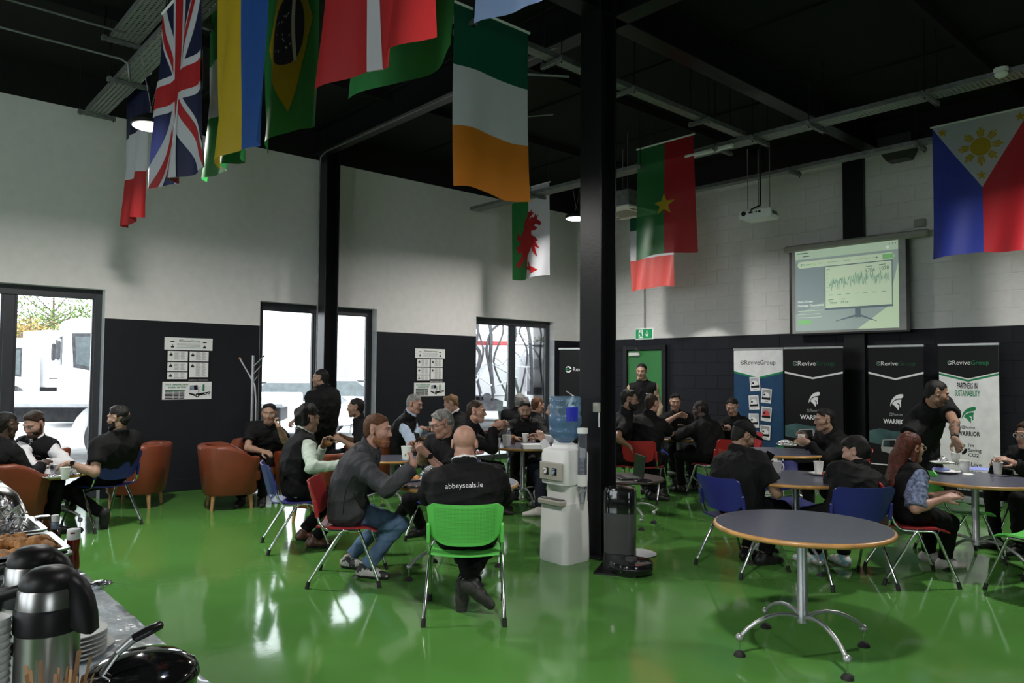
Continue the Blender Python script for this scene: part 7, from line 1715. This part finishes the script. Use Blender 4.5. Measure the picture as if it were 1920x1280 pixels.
for k in range(14): cup('paper cup in the tall nested stack at the lower left edge' if k < 13 else 'topmost cup of the tall nested stack at lower left', fl(-4, 1.62, BZ + .006 + k * .0155), 'nested cups by the flask', 1.0)
t = thing('stirrer_cup', 'paper cup holding wooden stirrers in front of the flask', 'cup', fl(118, 1.50, BZ + .006), 0); cup_mb(.11, .043).build('cup_body', None, t)
for k in range(22):
    rr = random.Random(k + 50); a_ = rr.random() * 6.28; ln = .03 + .028 * rr.random(); h_ = .215 + .045 * rr.random(); q_ = Vector((ln * 1.25 * math.cos(a_), ln * 1.25 * math.sin(a_), h_)); b_ = Vector((.018 * math.cos(a_), .018 * math.sin(a_), .014)); mb = MB().use('stick'); s_ = Vector((math.cos(a_ * 3), math.sin(a_ * 3), 0)) * .0048
    mb.loft([[b_ - s_, b_ + s_, b_ + s_ + Vector((0, .0015, 0)), b_ - s_ + Vector((0, .0015, 0))], [q_ - s_, q_ + s_, q_ + s_ + Vector((0, .0015, 0)), q_ - s_ + Vector((0, .0015, 0))]])
    solo('stirrer', 'flat wooden stirrer standing in the cup by the flask', 'stirrer', mb, fl(118, 1.50, BZ + .006), 0, 'wooden stirrers in the cup', 0)
pp = fl(282, 1.80, BZ + .006)
t = thing('saucepan', 'glossy black lidded pan with a long steel and black handle', 'pan', pp, 0)
MB().use('black_gloss').lathe([(.0, .0), (.105, .0), (.118, .012), (.124, .10), (.128, .104), (.128, .110)], seg=48).build('pan_body', None, t, 40); MB().use('black_gloss').lathe([(.129, .108), (.130, .114), (.118, .135), (.085, .155), (.04, .167), (.0, .169)], seg=48).build('lid', None, t, 60)
h0, h1, h2, h3 = [ad(*q) - pp for q in ((192, 1262, 1.70), (222, 1222, 1.70), (252, 1196, 1.71), (302, 1170, 1.74))]
MB().use('chrome').tube([h0 + Vector((.05, .04, -.05)), h0, h1], [.013, .012, .011], 10, flat=.6).build('handle_bracket', None, t, 60); MB().use('silver_paint').tube([h1, h2], [.0125, .014], 12, flat=.7).build('ferrule', None, t, 60); MB().use('black_plastic').tube([h2, h2.lerp(h3, .5), h3, h3 + (h3 - h2) * .08], [.0145, .0155, .014, .006], 12, flat=.7).build('grip', None, t, 60)
solo('foil_wrap', 'flat twist of foil on the edge of the buffet cloth', 'foil', lump(MB().use('foil'), (0, 0, 0), .05, 77, (1.4, .5, .35), .5), rw(-3.22, .70, BZ + .02), .6, 'crumpled foil', 0)
# ------------------------------------------------------------------ the yard outside the windows
g = MB().use('asphalt').box((-A_ - 40.4, 15, -.15), (80, 130, .10)); rs('ground', g)
def curve(pts, n=6):
    P = [Vector(p) for p in pts]; o = []
    for i in range(len(P) - 1):
        a, b, c, d = P[max(i - 1, 0)], P[i], P[i + 1], P[min(i + 2, len(P) - 1)]
        for k in range(n): t = k / n; o.append(.5 * ((2 * b) + (c - a) * t + (2 * a - 5 * b + 4 * c - d) * t * t + (3 * b - a - 3 * c + d) * t ** 3))
    return o + [P[-1]]
def truck(label, pos, facing, kind='box', L=8.0, Hc=3.0):
    d = az(facing); t = thing('truck', label, 'truck', (pos[0], pos[1], -.10), yaw(d), 'trucks parked in the yard')
    W = 2.5
    def sec(pts, y0, y1, m, nm, par=t, ins=0): return None
    # local +y is forward; cab at the front
    side = [(0, .55), (0, Hc - .1), (-.25, Hc), (-2.0, Hc), (-2.05, .55)]
    cabm = MB().use('truck_white').prism([(y, z) for y, z in side], (-W / 2, 0, 0), (0, 1, 0), (0, 0, 1), (W, 0, 0)); c = cabm.build('cab', None, t, 30)
    MB().use('truck_glass').box((0, .015, Hc - .95), (W * .9, .04, .85), .02).build('windscreen', None, c)
    for s in (-1, 1):
        MB().use('truck_glass').prism([(-.35, Hc - 1.35), (-.30, Hc - .55), (-1.25, Hc - .5), (-1.25, Hc - 1.55)], (s * (W / 2 + .012), 0, 0), (0, 1, 0), (0, 0, 1), (s * -.03, 0, 0)).build('side_window', None, c)
        MB().use('truck_dark').prism([(-.28, Hc - 1.45), (-.22, Hc - .45), (-1.32, Hc - .4), (-1.32, Hc - 1.65)], (s * (W / 2 + .004), 0, 0), (0, 1, 0), (0, 0, 1), (s * -.03, 0, 0)).build('window_frame', None, c)
        MB().use('truck_dark').box((s * (W / 2 + .22), .12, Hc - .95), (.18, .12, .55), .04).box((s * (W / 2 + .15), .05, Hc - .6), (.3, .06, .06)).build('mirror', None, c)
        MB().use('truck_dark').box((s * W * .36, .03, .85), (.42, .06, .26), .04).build('headlight', None, c); MB().use('truck_dark').box((s * (W / 2 + .005), -.9, .75), (.02, .35, .3), .01).build('step', None, c)
    MB().use('truck_grey').box((0, .06, .50), (W, .22, .42), .06).build('bumper', None, t); MB().use('truck_dark').box((0, -L / 2, .75), (.9, L - .6, .28)).build('chassis', None, t)
    for y in (-1.0, -L + 2.2, -L + .9):
        for s in (-1, 1):
            w = MB().use('truck_dark').cyl((s * 1.0, y, .5), (s * 1.25, y, .5), .5, seg=24).build('wheel', None, t, 40); MB().use('truck_grey').cyl((s * 1.24, y, .5), (s * 1.27, y, .5), .24, .2, seg=16).build('hub', None, w)
    if kind == 'box':
        MB().use('truck_white').box((0, -L / 2 - 1.1, 2.15), (W, L - 2.4, 2.5), .04).build('body', None, t)
        for s in (-1, 1):
            for k in range(3): MB().use('truck_grey').box((s * (W / 2 + .006), -3.0 - k * 1.75, 2.05), (.02, 1.45, 1.15), .01).build('side_panel', None, t)
            MB().use('truck_dark').box((s * (W / 2 + .006), -L / 2 - 1.1, 1.3), (.02, L - 2.6, .06)).build('skirt_rail', None, t)
    elif kind == 'tank':
        MB().use('truck_white').lathe([(.0, -L / 2 + 1.3), (.9, -L / 2 + 1.4), (1.15, -L / 2 + 1.8), (1.15, L / 2 - 2.0), (.9, L / 2 - 1.5), (.0, L / 2 - 1.4)], (0, -L / 2 - 1.0, 2.05), 30, Matrix(((1, 0, 0), (0, 0, 1), (0, -1, 0)))).build('tank', None, t, 50)
        MB().use('truck_dark').tube([(.75, -2.6, 3.0), (.75, -L + .8, 3.05)], .05, 6).build('rail', None, t); MB().use('truck_grey').box((1.18, -3.6, 2.1), (.04, .7, .5), .02).build('plate', None, t)
        rg = MB().use('truck_grey')
        for k in range(5): rg.lathe([(1.155, -.03), (1.19, -.03), (1.19, .03), (1.155, .03)], (0, -2.7 - k * 1.1, 2.05), 30, Matrix(((1, 0, 0), (0, 0, 1), (0, -1, 0))))
        rg.build('band', None, t, 50)
    else:
        MB().use('truck_white').box((0, -L / 2 - .6, 1.75), (W, L - 3.2, 1.5), .04).build('body', None, t)
        for k in range(4): MB().use('truck_grey').box((W / 2 + .01, -2.9 - k * 1.0, 1.7), (.02, .85, 1.1), .01).box((-W / 2 - .01, -2.9 - k * 1.0, 1.7), (.02, .85, 1.1), .01).build('locker_door', None, t)
        for k in range(7):
            r0 = random.Random(k); x0 = -W / 2 + .36 * k; J = lambda a: r0.uniform(-a, a)
            MB().use('truck_dark').tube(curve([(x0, -L + .4, .9), (x0 + J(.2), -L + .15, 1.6), (x0 + J(.3), -L + .1, 2.3), (x0 + J(.4), -L + .25, 3.0 + J(.2)), (x0 + .35, -L + .5, 3.4 + J(.3)), (x0 + .6, -L + .2, 2.9), (x0 + .5 + J(.2), -L + .1, 2.0), (x0 + .7, -L + .2, 1.1)]), .028 + .012 * (k % 3), 6).build('hose', None, t, 60)
            MB().use('truck_grey').tube(curve([(x0 - .3, -L + .15, 1.9 + J(.6)), (x0 + .1, -L + .1, 1.6 + J(.5)), (x0 + .6, -L + .12, 2.0 + J(.5)), (x0 + 1.0, -L + .12, 1.8 + J(.5))]), .03, 6).build('hose', None, t, 60)
        MB().use('truck_grey').tube([(-1.0, -L + .9, 2.5), (-.9, -L + .9, 3.6), (.2, -L + .5, 3.9), (1.0, -L + .3, 3.2)], .12, 8).box((.1, -L + .5, 3.75), (.9, .4, .3), .05).build('boom', None, t, 60)
        MB().use('truck_red').box((0, -L + .25, 2.52), (1.3, .05, .12)).build('marker_board', None, t)
        for k in range(3): MB().use('truck_dark').lathe([(.0, 0), (.12, .02), (.12, .10), (.0, .12)], (-.7 + .7 * k, -L + .25, 1.0), 18, Matrix(((1, 0, 0), (0, 0, 1), (0, -1, 0)))).build('valve', None, t)
    return t
def car(label, pos, facing, m='truck_white'):
    t = thing('car', label, 'car', (pos[0], pos[1], -.10), yaw(az(facing)), 'cars parked in the yard')
    rg = []
    for y, z0, z1, w in ((2.1, .45, .62, .70), (2.0, .3, .75, .82), (1.2, .28, .88, .86), (.0, .28, .92, .88), (-1.4, .28, .92, .88), (-2.0, .35, .85, .82), (-2.1, .5, .7, .72)): rg.append([(-w, y, z0), (w, y, z0), (w, y, (z0 + z1) / 2), (w * .93, y, z1), (-w * .93, y, z1), (-w, y, (z0 + z1) / 2)])
    MB().use(m).loft(rg).build('bodywork', None, t, 40)
    MB().use('truck_glass').loft([[(-.76, 1.0, .86), (.76, 1.0, .86), (.8, -1.7, .88), (-.8, -1.7, .88)], [(-.62, .25, 1.38), (.62, .25, 1.38), (.64, -1.1, 1.38), (-.64, -1.1, 1.38)]]).build('glasshouse', None, t, 30)
    MB().use(m).box((0, -.42, 1.40), (1.2, 1.3, .05), .02).build('roof', None, t)
    for y in (1.3, -1.3):
        for s in (-1, 1): MB().use('truck_dark').cyl((s * .68, y, .32), (s * .88, y, .32), .32, seg=20).build('wheel', None, t, 40)
    return t
def tree(label, pos, h, r, m, seed, n=1500):
    rn = random.Random(seed); t = thing('tree', label, 'tree', (pos[0], pos[1], -.1), 0, 'trees beyond the yard')
    MB().use('bark').tube([(0, 0, 0), (.1, .05, h * .4), (.05, .0, h * .8)], [.22, .16, .05], 8).build('trunk', None, t)
    br = MB().use('bark'); mb = MB().use(m); tips = []
    for k in range(16):
        a = rn.random() * 6.28; z0 = h * (.3 + .4 * rn.random()); q = Vector((math.cos(a) * r * rn.uniform(.5, .95), math.sin(a) * r * rn.uniform(.5, .95), z0 + h * rn.uniform(.08, .28))); br.tube([(0.08, 0.03, z0), tuple(q * .5 + Vector((0, 0, z0 * .5))), tuple(q)], [.06, .04, .015], 5); tips.append(q)
    br.build('branches', None, t)
    for k in range(n):
        c = rn.choice(tips) + Vector((rn.gauss(0, r * .22), rn.gauss(0, r * .22), rn.gauss(0, h * .07))); s = rn.uniform(.06, .14); u = Vector((rn.gauss(0, 1), rn.gauss(0, 1), rn.gauss(0, 1))).normalized(); v = u.orthogonal().normalized()
        mb.add([c - u * s, c + v * s * .5, c + u * s, c - v * s * .5], [(0, 1, 2, 3)])
    o = mb.build('foliage', None, t, 0, fixn=False); o['kind'] = 'stuff'
    return t
def yard(px, Y): p = fl(px, Y); return p
def trailer(label, pos, facing):
    t = thing('flatbed_trailer', label, 'trailer', (pos[0], pos[1], -.10), yaw(az(facing)))
    MB().use('truck_white').box((0, 0, 1.12), (2.4, 9.0, .22), .03).build('bed', None, t); MB().use('truck_dark').box((0, 0, .85), (.9, 8.6, .30), .02).build('chassis', None, t)
    for s in (-1, 1):
        MB().use('truck_grey').box((s * 1.21, 0, 1.05), (.03, 8.9, .05)).build('side_rail', None, t)
        for y in (-2.6, -1.4, 2.2):
            w = MB().use('truck_dark').cyl((s * .85, y, .45), (s * 1.12, y, .45), .45, seg=22).build('wheel', None, t, 40); MB().use('truck_grey').cyl((s * 1.11, y, .45), (s * 1.14, y, .45), .2, seg=14).build('hub', None, w)
            MB().use('truck_white').tube([(s * 1.0, y + .62 * math.cos(math.radians(a)), .45 + .58 * math.sin(math.radians(a))) for a in range(0, 181, 15)], .12, 6, flat=.2, up=Vector((1, 0, 0))).build('mudguard', None, t, 60)
    return t
truck('white truck whose cab stands outside the first window', yard(112, 22.5), 236, 'box', 8.5, 3.2)
truck('white truck parked farther off, seen at the left of the first window', yard(-50, 31), 215, 'box', 7, 3.0)
truck('white lorry with grey side panels outside the column window', yard(440, 32), 275, 'box', 9.5, 3.1)
truck('jetting truck with black hoses outside the end window', yard(880, 27), 352, 'jet', 6.5, 3.0)
truck('white tanker parked beyond the end window', yard(1150, 36), 100, 'tank', 9, 3.0)
trailer('white flatbed trailer low across the first window', yard(110, 14.5), 262)
car('white car low in the column window behind the person in the armchair', yard(525, 19.5), 262); car('second white car low in the column window', yard(655, 24), 80)
for i, (px, Y, h, r, m) in enumerate(((52, 46, 6.2, 4, 'leaf'), (22, 40, 4.6, 3, 'leaf_autumn'), (95, 58, 9.5, 3, 'leaf'), (-12, 52, 5, 3, 'leaf'), (1014, 56, 5.5, 2.2, 'leaf'), (590, 78, 6, 3, 'leaf'), (150, 64, 7, 4, 'leaf'))):
    tree(['broad tree showing left of the truck cab', 'autumn-tinted bush at the left edge of the first window', 'tall thin-crowned tree above the truck cab', 'low bushy tree at the left frame of the first window', 'small tree at the right of the end window', 'distant tree behind the lorry', 'tree behind the truck cab roof'][i], yard(px, Y), h, r, m, i + 3, 1600)
